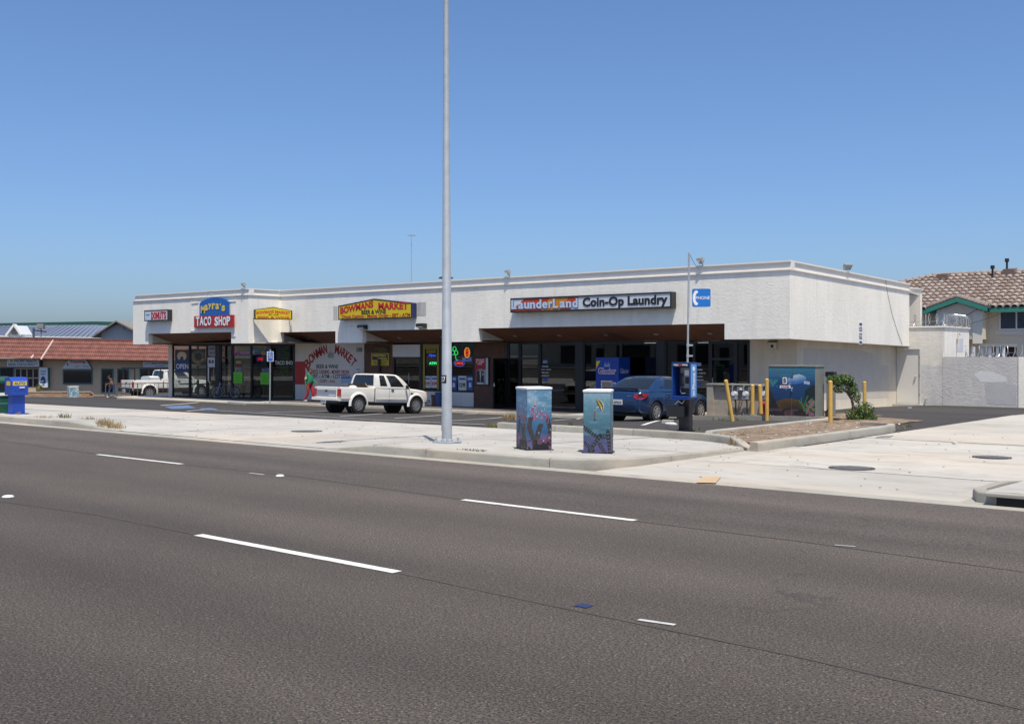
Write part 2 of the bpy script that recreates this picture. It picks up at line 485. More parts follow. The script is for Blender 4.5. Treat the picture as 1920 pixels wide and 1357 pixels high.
def concrete_mat(name, col, stain=0.35, streak=(1,1,1), dark=(0.2,0.17,0.14), warm=(0.52,0.42,0.31)):
    m = bpy.data.materials.new(name); m.use_nodes = True
    N, L, b = nodes_of(m)
    tc = N.new('ShaderNodeTexCoord'); mp = N.new('ShaderNodeMapping'); mp.inputs['Scale'].default_value = streak
    oi = N.new('ShaderNodeObjectInfo')
    L.new(tc.outputs['Object'], mp.inputs[0])
    def noise(sc, det=6, rough=0.65):
        n = N.new('ShaderNodeTexNoise'); n.inputs['Scale'].default_value = sc; n.inputs['Detail'].default_value = det
        n.inputs['Roughness'].default_value = rough; L.new(mp.outputs[0], n.inputs['Vector']); return n
    a = noise(0.5); r = N.new('ShaderNodeValToRGB')
    r.color_ramp.elements[0].position = 0.32; r.color_ramp.elements[0].color = (*[c*0.86 for c in col],1)
    r.color_ramp.elements[1].position = 0.62; r.color_ramp.elements[1].color = (*[min(1,c*1.06) for c in col],1)
    L.new(a.outputs['Fac'], r.inputs[0])
    w = noise(0.23, 4); wr = N.new('ShaderNodeMapRange'); wr.inputs[1].default_value = 0.47; wr.inputs[2].default_value = 0.66
    wr.inputs[3].default_value = 0; wr.inputs[4].default_value = stain*0.8; L.new(w.outputs['Fac'], wr.inputs[0])
    m1 = N.new('ShaderNodeMix'); m1.data_type = 'RGBA'; L.new(wr.outputs[0], m1.inputs[0]); L.new(r.outputs[0], m1.inputs[6]); m1.inputs[7].default_value = (*warm,1)
    s = noise(1.5, 9, 0.78); sr = N.new('ShaderNodeMapRange'); sr.inputs[1].default_value = 0.50; sr.inputs[2].default_value = 0.74
    sr.inputs[3].default_value = 0; sr.inputs[4].default_value = stain; L.new(s.outputs['Fac'], sr.inputs[0])
    m2 = N.new('ShaderNodeMix'); m2.data_type = 'RGBA'; L.new(sr.outputs[0], m2.inputs[0]); L.new(m1.outputs[2], m2.inputs[6]); m2.inputs[7].default_value = (*dark,1)
    # gum spots
    vo = N.new('ShaderNodeTexVoronoi'); vo.inputs['Scale'].default_value = 2.6; L.new(tc.outputs['Object'], vo.inputs['Vector'])
    gm = N.new('ShaderNodeMapRange'); gm.inputs[1].default_value = 0.055; gm.inputs[2].default_value = 0.035; gm.inputs[3].default_value = 0; gm.inputs[4].default_value = 0.5
    L.new(vo.outputs['Distance'], gm.inputs[0])
    m3 = N.new('ShaderNodeMix'); m3.data_type = 'RGBA'; L.new(gm.outputs[0], m3.inputs[0]); L.new(m2.outputs[2], m3.inputs[6]); m3.inputs[7].default_value = (0.12,0.11,0.1,1)
    # each slab a little different
    hv = N.new('ShaderNodeHueSaturation'); mr = N.new('ShaderNodeMapRange'); mr.inputs[3].default_value = 0.93; mr.inputs[4].default_value = 1.05
    L.new(oi.outputs['Random'], mr.inputs[0]); L.new(mr.outputs[0], hv.inputs['Value']); L.new(m3.outputs[2], hv.inputs['Color'])
    L.new(hv.outputs[0], b.inputs['Base Color'])
    fb = noise(60, 4); bp = N.new('ShaderNodeBump'); bp.inputs['Strength'].default_value = 0.25; bp.inputs['Distance'].default_value = 0.004
    L.new(fb.outputs['Fac'], bp.inputs['Height']); L.new(bp.outputs[0], b.inputs['Normal'])
    b.inputs['Roughness'].default_value = 0.9; b.inputs['Specular IOR Level'].default_value = 0.25
    return m
M_ROAD = asphalt_mat('road_asphalt', (0.018,0.0155,0.013), (0.152,0.127,0.106), stripes=0.08, stone=0.7, patch=0.30, lane=True)
M_LOT = asphalt_mat('lot_asphalt', (0.030,0.027,0.025), (0.070,0.064,0.058), stone=0.3, patch=0.3)
M_SIDEWALK = concrete_mat('sidewalk_concrete', (0.405,0.388,0.352), 0.5, (1,1,1))
M_ALLEY = concrete_mat('alley_concrete', (0.435,0.41,0.362), 0.6, (0.5,0.9,1))
M_KERB = concrete_mat('kerb_concrete', (0.33,0.315,0.27), 0.75, (1,1,3))
M_BED = mat('joint_dirt', (0.10,0.085,0.07), 0.95)
M_DIRT = mat('planter_dirt', (0.21,0.15,0.10), 0.95, var=0.5, vscale=3, bump=0.8, bscale=20, bdist=0.03, dirt=0.5, dscale=3, dcol=(0.30,0.24,0.15))
M_EARTH = mat('far_ground', (0.20,0.17,0.14), 0.95, var=0.2, vscale=0.05)
M_LINE = mat('line_paint', (0.66,0.65,0.61), 0.65, var=0.08, vscale=8, dirt=0.75, dscale=7, dcol=(0.20,0.18,0.16))
M_LINEW = mat('worn_line_paint', (0.50,0.49,0.47), 0.7, var=0.1, vscale=8, dirt=0.95, dscale=4, dcol=(0.09,0.085,0.08))
M_BLUEP = mat('blue_stall_paint', (0.10,0.16,0.30), 0.7, dirt=0.9, dscale=2.5, dcol=(0.07,0.068,0.066))
# ================================================================== sheets
def frange(a, b, n): return [a+(b-a)*i/n for i in range(n+1)]
def sheet(mb, xs, yrows, zf, dz=0.0):
    """xs: list of X; yrows(X) -> list of Y (same length)"""
    rows = [[(x, y) for y in yrows(x)] for x in xs]
    n = len(rows[0]); vs = [(x, y, zf(x, y)+dz) for r in rows for x, y in r]
    fs = [(i*n+j, (i+1)*n+j, (i+1)*n+j+1, i*n+j+1) for i in range(len(rows)-1) for j in range(n-1)]
    mb.add(vs, fs); return mb
def lot_edge(X): return lin(X, [(-110,18.2),(-70,18.6),(-38.6,19.2),(-22.6,20.45),(-8.9,20.45)])
struct('ground', MB().add([(-1500,-1500,-1.9),(1500,-1500,-1.9),(1500,1500,-1.9),(-1500,1500,-1.9)], [(0,1,2,3)]), M_EARTH)
road = struct('road', sheet(MB(), frange(-260, 80, 60), lambda x: [-60,-30,-8,2,5,9,11,YR], g), M_ROAD)
struct('gutter', sheet(MB(), frange(-160, 60, 220), lambda x: [YR,YR+0.15,YG+0.02], lambda x, y: EYE-1.80-0.012*math.sin((y-YR)/0.3*math.pi)), M_KERB)
lot = struct('parking_lot', sheet(MB(), frange(-110,-40,35)+frange(-39.5,-8.9,62), lambda x: [lot_edge(x), max(lot_edge(x)+.05,20.5), 22,24,26,27,29,31,33.2,36,40,47,55,70,90], g), M_LOT)
# far side of the lot and the land behind the shops
struct('back_land', sheet(MB(), frange(-110,40,30), lambda x: [46,60,90,140,200], lambda x, y: g(x, min(y,70))-0.05), M_EARTH)
# sidewalks and alley, slab by slab over a dirt bed
def slab_field(name, m, xr, ysplit, dz=0.0, xw=3.05):
    bed = sheet(MB(), frange(xr[0], xr[1], max(8,int((xr[1]-xr[0])*2))), lambda x: frange(ysplit(x)[0], ysplit(x)[-1], 16), g, -0.014)
    root = struct(name, bed, M_BED)
    n = max(1, round((xr[1]-xr[0])/xw)); J = 0.006
    for i in range(n):
        a = xr[0]+(xr[1]-xr[0])*i/n; b = xr[0]+(xr[1]-xr[0])*(i+1)/n
        for k in range(len(ysplit(a))-1):
            lift = 0.006*(hsh(i,k,3)-0.5)
            tx, ty = 0.004*(hsh(i,k,5)-.5), 0.004*(hsh(i,k,6)-.5)
            mb = MB(); N_ = 6
            xs = frange(a+J, b-J, N_)
            def rows(x):
                y0, y1 = ysplit(x)[k]+J, ysplit(x)[k+1]-J
                return frange(y0, y1, N_)
            sheet(mb, xs, rows, lambda x, y: g(x,y)+dz+lift+(x-a)*tx+(y-rows(x)[0])*ty)
            q = N_+1
            rim = [j*q for j in range(N_+1)]+[N_*q+j for j in range(1,N_+1)]+[j*q+N_ for j in range(N_-1,-1,-1)]+[j for j in range(N_-1,0,-1)]
            top = [mb.v[r] for r in rim]; o = len(mb.v)
            mb.v += [p-Vector((0,0,0.05)) for p in top]
            for j in range(len(rim)): mb.f.append((rim[j], rim[(j+1)%len(rim)], o+(j+1)%len(rim), o+j))
            obj('concrete_slab', mb, m, root)
    return root
def corner_y(x): return YK if x < -10.3 else 14.5-math.sqrt(max(0.0, 0.9**2-(x+10.3)**2)) if x < -9.4 else 14.5
def corner_r(x): return YK if x > -3.45 else 13.9-math.sqrt(max(0.0, 0.3**2-(x+3.45)**2))
slab_field('sidewalk', M_SIDEWALK, (-76.0,-9.4), lambda x: [corner_y(x), YK+3.0, lot_edge(x)])
slab_field('alley', M_ALLEY, (-8.9,-3.9), lambda x: [YG, 16.2, 19.8, 23.4, 27.0, 31.0, 36.0, 41.5, 47.0, 55.0], xw=5.0)
slab_field('side_walkway', M_SIDEWALK, (-3.75,10.0), lambda x: [corner_r(x), 15.8, 18.0], xw=2.8)
struct('side_yard', sheet(MB(), frange(-3.75,40,20), lambda x: [18.0, 27, 36, 47, 55], g, -0.005), M_EARTH)
# ------------------------------------------------------------------ kerbs
def kerb_run(root, pts, hf, w=0.15, seg=3.0, zf=g, side=1, face=True):
    """stones laid along a path; hf(x,y): height above the ground"""
    P = [Vector((p[0],p[1],0)) for p in pts]
    L = [0]
    for a, b in zip(P, P[1:]): L.append(L[-1]+(b-a).length)
    def pos(s):
        for i in range(len(P)-1):
            if s <= L[i+1] or i == len(P)-2:
                t = (s-L[i])/(L[i+1]-L[i]); return P[i].lerp(P[i+1], t), (P[i+1]-P[i]).normalized()
    tot = L[-1]; n = max(1, round(tot/seg)); J = 0.008
    for i in range(n):
        s0 = tot*i/n+J; s1 = tot*(i+1)/n-J; rings = []
        m_ = max(2, int((s1-s0)/0.35))
        for j in range(m_+1):
            s = s0+(s1-s0)*j/m_
            p, d = pos(s); nrm = Vector((-d.y,d.x,0))*side
            z = zf(p.x, p.y); h = hf(p.x, p.y)
            jit = 0.006*(hsh(i,j,9)-.5)
            prof = [(-0.012,-0.1),(0.0,h*0.8),(0.008,h*0.95),(0.022,h),(w,h+0.003),(w,-0.1)]
            rings.append([Vector((p.x+nrm.x*(u+jit*(u<.02)), p.y+nrm.y*(u+jit*(u<.02)), z+v)) for u, v in prof])
        obj('kerb_stone', MB().loft(rings), M_KERB, root, sm=50)
kerb = struct('kerb', MB().box((-80,YG+0.04,-0.6),(-24.5,YK-0.03,-0.235)), M_KERB)
zg = lambda x, y: EYE-1.80
kerb_run(kerb, [(-76,YG),(-22.7,YG)], lambda x, y: max(0.012, kerb_h(x)+0.004), zf=zg)
def zret(x, y): return g(-8.95, max(y, YG+.02)) if y > YG else EYE-1.80
def hret(x, y):
    if y < 14.3: return kerb_h(-9.4)+0.004
    return max(0.012, g(-9.3, y)-g(-8.9, y)+0.004)
kerb_run(kerb, [(-15.5,YG),(-10.3,YG)]+[(-10.3+1.05*math.sin(t), 14.5-1.05*math.cos(t)) for t in [R(a) for a in (15,30,45,60,75,90)]]+[(-9.25,16.5),(-9.25,18.35)], lambda x, y: max(0.012, kerb_h(x)+0.004) if y < 13.9 else hret(x,y), zf=lambda x, y: zg(x,y) if y < 13.9 else zret(x,y), seg=2.6)
pk = struct('planter_kerb', MB().box((-9.16,18.7,-0.5),(-9.26,26.0,-0.3)), M_KERB)
kerb_run(pk, [(-9.02,18.45),(-8.98,22.0),(-8.98,25.6),(-9.15,26.2),(-9.6,26.5),(-10.1,26.55)], lambda x, y: 0.17, zf=lambda x, y: g(-8.9,y), seg=4.2, w=0.17)
kerb_run(pk, [(-17.15,20.75),(-17.05,20.42),(-16.4,20.36),(-15.6,20.36),(-12.4,20.3),(-11.2,20.15),(-10.3,19.6),(-9.6,18.85),(-9.22,18.42)], lambda x, y: 0.14*sstep(-x,9.1,10.2)+.01, seg=2.5)
kerb_run(pk, [(-11.2,20.7),(-11.55,21.4),(-11.6,28.45),(-12.2,28.7),(-16.7,28.75),(-16.9,30.4)], lambda x, y: 0.13, seg=3.2)
struct('return_apron', sheet(MB(), frange(-9.32,-8.88,3), lambda x: frange(YG, 20.0, 12), lambda x, y: g(-8.88,y), -.002), M_ALLEY)
struct('corner_apron', sheet(MB(), frange(-3.92,-3.3,8), lambda x: frange(YG, min(15.2, corner_r(x)+.05), 4), lambda x, y: EYE-1.80+(y-YG)*.01, .002), M_KERB)
kr = struct('alley_kerb', MB().box((-3.55,YG+0.05,-0.5),(9.5,YK-0.03,-0.24)), M_KERB)
kerb_run(kr, [(-3.9,17.5),(-3.9,14.6)]+[(-3.9+.45*(1-math.cos(t)), 13.9-.45*math.sin(t)) for t in [R(a) for a in (0,18,36,54,72,90)]]+[(0.5,YG),(9.9,YG)], lambda x, y: 0.13*sstep(-y,-17.0,-14.6)+0.004, zf=lambda x, y: EYE-1.80 if y < 14 else g(-4,y), seg=2.4)
inl = MB().box((-3.5,YG-.02,EYE-1.83),(3.2,YG+.02,EYE-1.70))
obj('drain_opening', inl, mat('drain_dark',(0.012,0.012,0.012),.9), kr)
obj('drain_lip', MB().box((-3.62,YG-.05,EYE-1.698),(3.4,YG+.12,EYE-1.652)), M_KERB, kr, bevel=.01)
# walkway in front of the shops
WZ = EYE-2.36
def wz(X): return WZ+0.27*sstep(X,-25,-17)
def walk_front(X): return 33.25 if X > -41.6 else (31.55 if X < -42.6 else 33.25-1.7*(-41.6-X)/1.0)
wk = struct('shop_walkway', sheet(MB(), frange(-54.0,-16.6,60), lambda x: [walk_front(x)+0.17, 38.0], lambda x, y: wz(x)), M_SIDEWALK)
kerb_run(wk, [(-54.3,32.6),(-54.0,31.9),(-53.2,31.55),(-42.6,31.55),(-41.6,33.25),(-18.6,33.25),(-17.6,32.6),(-16.9,31.0),(-16.85,30.5)], lambda x, y: max(.03, wz(x)-g(x,y)), seg=3.4, w=0.18)
struct('side_path', sheet(MB(), frange(-16.3,-15.0,3), lambda x: [34,38,42,44,45.7], g, 0.03).add([(-15.0,34,g(-15,34)+.03),(-15.0,45.7,g(-15,45.7)+.03),(-15.0,45.7,-1.2),(-15.0,34,-1.2)],[(0,1,2,3)]), M_SIDEWALK)
# planter dirt
def dirt_z(x, y): return g(x,y)+0.075+0.06*(fbm(x*1.3,y*1.3)-.4)
dm = MB()
sheet(dm, frange(-11.5,-9.1,12), lambda x: frange(lin(x,[(-11.5,20.5),(-10.3,19.85),(-9.1,18.75)]), lin(x,[(-11.5,28.6),(-10.3,26.9),(-9.1,26.1)]), 30), dirt_z)
sheet(dm, frange(-16.75,-11.5,22), lambda x: frange(28.85, 31.9, 12), dirt_z)
sheet(dm, frange(-11.5,-10.0,6), lambda x: frange(lin(x,[(-11.5,28.6),(-10.3,26.9),(-10.0,26.7)]), 31.0+1.2*(x+10.0)*0.5, 10), lambda x,y: dirt_z(x,y)-0.07*sstep(x,-11.0,-10.0))
struct('planter_soil', dm, M_DIRT, sm=60)
dm2 = sheet(MB(), frange(-16.9,-12.0,20), lambda x: frange(20.55, lin(x,[(-16.9,20.9),(-14.5,21.05),(-12,20.9)]), 4), lambda x, y: g(x,y)+0.02+0.03*fbm(x*2,y*2))
struct('kerb_soil', dm2, M_DIRT, sm=60)
# ------------------------------------------------------------------ painted markings
def stripe(root, p0, p1, w, m, name='painted_line', dz=0.005, n=8):
    p0, p1 = Vector(p0), Vector(p1); d = (p1-p0); d.z = 0; nrm = Vector((-d.y,d.x,0)).normalized()*w/2
    mb = MB()
    vs = []
    for i in range(n+1):
        c = p0.lerp(p1, i/n)
        for s in (-1,1):
            q = c+nrm*s*(1+0.05*(hsh(i,s,p0.x)-.5)); vs.append((q.x,q.y,g(q.x,q.y)+dz))
    mb.add(vs, [(2*i,2*i+1,2*i+3,2*i+2) for i in range(n)])
    return obj(name, mb, m, root, fix=False)
for a, b in (((183,852),(341,870)), ((868,937),(1191,976)), ((372,1003),(745,1073))):
    stripe(road, gnd(*a), gnd(*b), 0.095, M_LINE, 'lane_dash')
M_TAR = mat('tar_seam',(0.058,0.049,0.042),.85,dirt=.97,dscale=.9,dcol=(.092,.077,.065))
def tar(pts, w):
    for a, b in zip(pts, pts[1:]): stripe(road, gnd(*a), gnd(*b), w, M_TAR, 'tar_seam', dz=.003, n=16)
tar(((0,940),(180,965),(360,1001)),.022); tar(((752,1075),(1000,1128),(1250,1180),(1500,1232),(1918,1330)),.024); tar(((0,826),(180,851)),.02); tar(((343,871),(520,889),(866,936)),.018); tar(((1193,977),(1500,1015),(1918,1072)),.02)
stripe(road, gnd(1197,1162), gnd(1266,1172), 0.04, M_LINEW, 'worn_mark')
stripe(road, gnd(1565,1022), gnd(1604,1025), 0.03, M_LINEW, 'worn_mark')
stripe(road, gnd(468,887), gnd(495,890), 0.04, M_LINEW, 'worn_mark')
for a, b, w in (((399,769),(600,781.3),.11),((600,781.3),(911,796),.11),((637,780.5),(717,775),.1),((740,784),(828,778),.1),((847,788.5),(946,782),.1),
             ((867,777),(908,772.5),.1),((1037,788.5),(1090,783.5),.1),((491,772.8),(612,770.5),.1),((1205,797),(1282,786),.12),((302,760),(372,754.5),.12),((350,771),(404,766.5),.1)):
    stripe(lot, gnd(*a), gnd(*b), w, M_LINE if w > .105 else M_LINEW, 'stall_line')
bp_ = [gnd(*p, 0.005) for p in ((308,762),(352,759.5),(368,764.5),(322,766.5))]
obj('blue_stall_symbol', MB().add(bp_, [(0,1,2,3)]), M_BLUEP, lot, fix=False)
bp_ = [gnd(*p, 0.005) for p in ((372,765.5),(396,764.5),(410,767.5),(384,768.5))]
obj('blue_stall_symbol', MB().add(bp_, [(0,1,2,3)]), M_BLUEP, lot, fix=False)
# seal-coat edge: a strip of older asphalt along the sidewalk
# hairline cracks in the concrete
M_CRACK = mat('concrete_crack',(0.10,0.085,0.07),.9)
def crack(root, pts, w=.012):
    for a, b in zip(pts, pts[1:]): stripe(root, gnd(*a), gnd(*b), w, M_CRACK, 'crack', dz=.008, n=3)
crack(bpy.data.objects['sidewalk'], ((803,821),(822,818.5),(846,816.5),(868,813.5)),.02); crack(bpy.data.objects['sidewalk'], ((700,838),(730,834),(752,833)),.01); crack(bpy.data.objects['sidewalk'], ((300,784),(330,787),(336,788)),.02); crack(bpy.data.objects['sidewalk'], ((350,808),(383,810)),.03)
crack(bpy.data.objects['alley'], ((1480,872),(1512,875),(1540,878.5),(1562,880)),.02); crack(bpy.data.objects['alley'], ((1330,868),(1362,867),(1400,865)),.015)
# manholes and small road furniture
M_IRON = mat('cast_iron', (0.085,0.072,0.063), 0.7, var=0.3, vscale=30, bump=0.6, bscale=60, metal=0.3)
def manhole(px, py, r, label):
    p = gnd(px, py)
    t = thing('manhole_cover', label, 'manhole cover', (p.x,p.y,p.z), group='iron manhole covers')
    def z(x, y): return g(p.x+x, p.y+y)-p.z
    def ring(r0, r1, h):
        mb = MB(); n = 28; vs = []
        for rr in (r0, r1):
            for i in range(n):
                a = 2*math.pi*i/n; x, y = rr*math.cos(a), rr*math.sin(a); vs.append((x,y,z(x,y)+h))
        mb.add(vs, [(i,(i+1)%n,n+(i+1)%n,n+i) for i in range(n)]); return mb
    obj('rim', ring(r*0.88, r, 0.008), M_IRON, t)
    lidm = ring(0.001, r*0.86, 0.006)
    obj('lid', lidm, M_IRON, t)
    for k in range(-3,4):
        w = math.sqrt(max(0,(r*.78)**2-(k*r*.22)**2))
        if w > .05: obj('tread_bar', MB().add([(-w,k*r*.22-.012,z(-w,k*r*.22)+.011),(w,k*r*.22-.012,z(w,k*r*.22)+.011),(w,k*r*.22+.012,z(w,k*r*.22)+.011),(-w,k*r*.22+.012,z(-w,k*r*.22)+.011)],[(0,1,2,3)]), M_GREY, t)
manhole(575, 808.5, 0.37, 'round iron manhole cover in the driveway apron before the pickup')
manhole(1597, 877.5, 0.36, 'round iron manhole cover beside the joint of the alley slab')
manhole(1860, 857, 0.33, 'flat iron manhole cover farther up the alley near the picture edge')
obj('tan_patch', MB().add([gnd(*p,0.012) for p in ((1304,904),(1320,893),(1352,893),(1342,905))],[(0,1,2,3)]), mat('tan_patch', (0.46,0.33,0.19), .9, var=.1), bpy.data.objects['alley'], fix=False)
obj('asphalt_patch', MB().add([gnd(*p,0.012) for p in ((1640,820),(1652,816.5),(1676,816),(1668,819.5))],[(0,1,2,3)]), mat('grey_patch', (0.24,0.22,0.19), .9, var=.2), bpy.data.objects['alley'], fix=False)
M_CERAM = mat('ceramic', (0.75,0.75,0.72), 0.3)
for (px, py), lb in (((15,931),'white ceramic road dot at the picture edge near the dashes'),((525,892),'white ceramic road dot in line between the two far dashes')):
    p = gnd(px,py); s = 0.055 if px > 100 else 0.065
    o = single('road_marker', MB().lathe([(s,0),(s*.97,.006),(s*.7,.016),(s*.3,.02),(.001,.021)], n=16), M_CERAM, lb, 'road marker', 'white ceramic road dots', sm=60)
    o.location = p
p = gnd(1094,1136)
o = single('blue_road_marker', MB().box((-.05,-.04,0),(.05,.04,.007)), mat('blue_marker',(0.02,0.03,0.09),.5), 'small dark blue marker on the near lane of the road', 'road marker', bevel=0.006)
o.location = p
# ================================================================== the shop building
def stucco_mat(name, col, bump=0.26, dirt=0.25, scale=11.0):
    m = bpy.data.materials.new(name); m.use_nodes = True
    N, L, b = nodes_of(m)
    tc = N.new('ShaderNodeTexCoord')
    mp = N.new('ShaderNodeMapping'); mp.inputs['Scale'].default_value = (0.6,0.6,1.0); L.new(tc.outputs['Object'], mp.inputs[0])
    n1 = N.new('ShaderNodeTexNoise'); n1.inputs['Scale'].default_value = scale; n1.inputs['Detail'].default_value = 7; n1.inputs['Roughness'].default_value = 0.66
    n1.inputs['Distortion'].default_value = 0.8; L.new(mp.outputs[0], n1.inputs['Vector'])
    bp = N.new('ShaderNodeBump'); bp.inputs['Strength'].default_value = bump; bp.inputs['Distance'].default_value = 0.05
    L.new(n1.outputs['Fac'], bp.inputs['Height']); L.new(bp.outputs[0], b.inputs['Normal'])
    n2 = N.new('ShaderNodeTexNoise'); n2.inputs['Scale'].default_value = 0.7; n2.inputs['Detail'].default_value = 8; n2.inputs['Roughness'].default_value = 0.7
    mp2 = N.new('ShaderNodeMapping'); mp2.inputs['Scale'].default_value = (1.6,1.6,0.45); L.new(tc.outputs['Object'], mp2.inputs[0]); L.new(mp2.outputs[0], n2.inputs['Vector'])
    r = N.new('ShaderNodeValToRGB')
    r.color_ramp.elements[0].position = 0.38; r.color_ramp.elements[0].color = (*[c*(1-dirt) for c in col],1)
    r.color_ramp.elements[1].position = 0.58; r.color_ramp.elements[1].color = (*col,1)
    L.new(n2.outputs['Fac'], r.inputs[0])
    n3 = N.new('ShaderNodeTexNoise'); n3.inputs['Scale'].default_value = 1.0; n3.inputs['Detail'].default_value = 5
    mp3 = N.new('ShaderNodeMapping'); mp3.inputs['Scale'].default_value = (5,5,0.35); L.new(tc.outputs['Object'], mp3.inputs[0]); L.new(mp3.outputs[0], n3.inputs['Vector'])
    sr = N.new('ShaderNodeMapRange'); sr.inputs[1].default_value = 0.55; sr.inputs[2].default_value = 0.8; sr.inputs[3].default_value = 0; sr.inputs[4].default_value = 0.22; L.new(n3.outputs['Fac'], sr.inputs[0])
    sm_ = N.new('ShaderNodeMix'); sm_.data_type = 'RGBA'; L.new(sr.outputs[0], sm_.inputs[0]); L.new(r.outputs[0], sm_.inputs[6]); sm_.inputs[7].default_value = (*[c*.6 for c in col],1)
    L.new(sm_.outputs[2], b.inputs['Base Color'])
    b.inputs['Roughness'].default_value = 0.92; b.inputs['Specular IOR Level'].default_value = 0.2
    return m
M_STUCCO = stucco_mat('white_stucco', (0.95,0.90,0.79), dirt=0.09)
M_WALL = stucco_mat('cream_wall', (0.66,0.59,0.48), bump=0.12, dirt=0.12, scale=14)
M_WALLW = stucco_mat('pale_wall', (0.70,0.66,0.60), bump=0.1, dirt=0.08, scale=14)
M_COPING = mat('coping_paint', (0.86,0.81,0.72), 0.6, var=0.05, vscale=2, dirt=0.2, dscale=2, dcol=(0.5,0.44,0.36))
M_PATCH = mat('grey_cover_paint', (0.52,0.475,0.41), 0.85, var=0.06, vscale=2)
M_SOFFIT = mat('brown_soffit', (0.135,0.055,0.028), 0.7, var=0.2, vscale=2)
M_BROWN = mat('brown_siding', (0.115,0.055,0.034), 0.75, var=0.25, vscale=3)
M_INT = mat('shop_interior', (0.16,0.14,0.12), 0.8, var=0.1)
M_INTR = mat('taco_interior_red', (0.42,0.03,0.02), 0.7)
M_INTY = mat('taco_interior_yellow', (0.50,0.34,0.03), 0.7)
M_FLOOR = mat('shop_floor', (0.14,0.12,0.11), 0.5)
M_LAMPW = mat('fluorescent', (1.0,0.98,0.9), emit=2.2)
M_FRAME = M_DARKBR
YF, YW = 33.87, 35.77          # main fascia face, main wall
YF2, YW2 = 31.94, 33.5         # the projecting block at the far end
XR, XJ, XL = -15.39, -42.25, -52.3
XWR = -15.97
YE, YEND = 45.73, 45.7
ZB, ZN, ZT = 2.104, 2.66, 4.75
SLOPE = 0.016
def dz_side(y): return -SLOPE*(y-YF)
bld = thing('shop_building', 'long low white stucco shop building with a deep overhanging fascia', 'building', (-34,40,WZ))
notch2 = [(XY(278,YF2), XY(433.5,YF2))]
notch1 = [(XY(521,YF), XY(629,YF)), (XY(679.5,YF), XY(842,YF)), (XY(897,YF), XY(1358.5,YF))]
def front_poly(x0, x1, y, nts):
    p = [(x0,y,ZT-.33),(x0,y,ZB)]
    for a, b in nts: p += [(a,y,ZB),(a,y,ZN),(b,y,ZN),(b,y,ZB)]
    p += [(x1,y,ZB),(x1,y,ZT-.33)]
    return p
def ngon_prism(poly, d):
    """prism from a concave polygon, triangulated"""
    from mathutils.geometry import tessellate_polygon
    P = [Vector(p) for p in poly]; D = Vector(d); n = len(P)
    tri = tessellate_polygon([P])
    mb = MB(); fs = [tuple(t) for t in tri]+[tuple(i+n for i in reversed(t)) for t in tri]+[(i,(i+1)%n,n+(i+1)%n,n+i) for i in range(n)]
    mb.add(P+[p+D for p in P], fs); return mb
wpart('fascia', ngon_prism(front_poly(XJ-.02, XR, YF, notch1), (0,0.25,0)), M_STUCCO, bld)
wpart('fascia', ngon_prism(front_poly(XL, XJ, YF2, notch2), (0,0.25,0)), M_STUCCO, bld)
wpart('fascia', MB().box((XJ-.25,YF2+.251,ZB),(XJ-.001,YF+.2,ZT-.33)), M_STUCCO, bld)
def side_slab(x0, x1, y0, y1, z0, z1):
    mb = MB().box((x0,y0,z0),(x1,y1,z1))
    for p in mb.v: p.z += dz_side(p.y)
    return mb
wpart('fascia', side_slab(XR-.25, XR-.001, YF+.251, YE, ZB, ZT-.33), M_STUCCO, bld)
wpart('fascia', MB().box((XL+.001,YF2+.251,ZB),(XL+.25,YE,ZT-.33)), M_STUCCO, bld)
# coping: lip, band and cap
def coping(a, b, nrm, z=lambda p: 0.0, ext=(0,0)):
    a, b = Vector(a), Vector(b); n = Vector(nrm); d = (b-a).normalized()
    a = a-d*ext[0]; b = b+d*ext[1]
    for nm, z0, z1, o in (('coping_lip',ZT-.33,ZT-.285,.045),('coping_band',ZT-.285,ZT-.05,.0),('coping_cap',ZT-.05,ZT,.05)):
        e = o if nm != 'coping_band' else 0
        mb = MB(); q = []
        for p, s in ((a,-1),(b,1)):
            for zz, off in ((z0,o),(z0,-.3),(z1,-.3),(z1,o)):
                r = p+n*off; q.append((r.x,r.y,zz+z(p)))
        mb.add(q, [(0,1,2,3),(7,6,5,4),(0,4,5,1),(1,5,6,2),(2,6,7,3),(3,7,4,0)])
        wpart(nm, mb, M_COPING, bld)
coping((XJ,YF-.003,0),(XR-.3,YF-.003,0),(0,-1,0), ext=(0,.35))
coping((XL+.2,YF2-.003,0),(XJ-.3,YF2-.003,0),(0,-1,0), ext=(0,.35))
coping((XJ+.003,YF2+.3,0),(XJ+.003,YF-.06,0),(1,0,0))
coping((XR+.003,YF+.3,0),(XR+.003,YE,0),(1,0,0), z=lambda p: dz_side(p.y))
wpart('coping_lip', MB().box((XL-.05,YF2-.047,ZT-.33),(XL+.199,YE,ZT-.287)), M_COPING, bld)
wpart('roof', MB().add([(XL+.1,YF2+.2,4.45),(XJ-.1,YF2+.2,4.45),(XJ-.1,YF+.2,4.45),(XR-.2,YF+.2,4.45),(XR-.2,YE,4.26),(XWR-.02,YEND+3.2,4.2),(XL+.1,YEND+3.2,4.2)],[(0,1,2,3,4,5,6)]), M_GREY, bld)
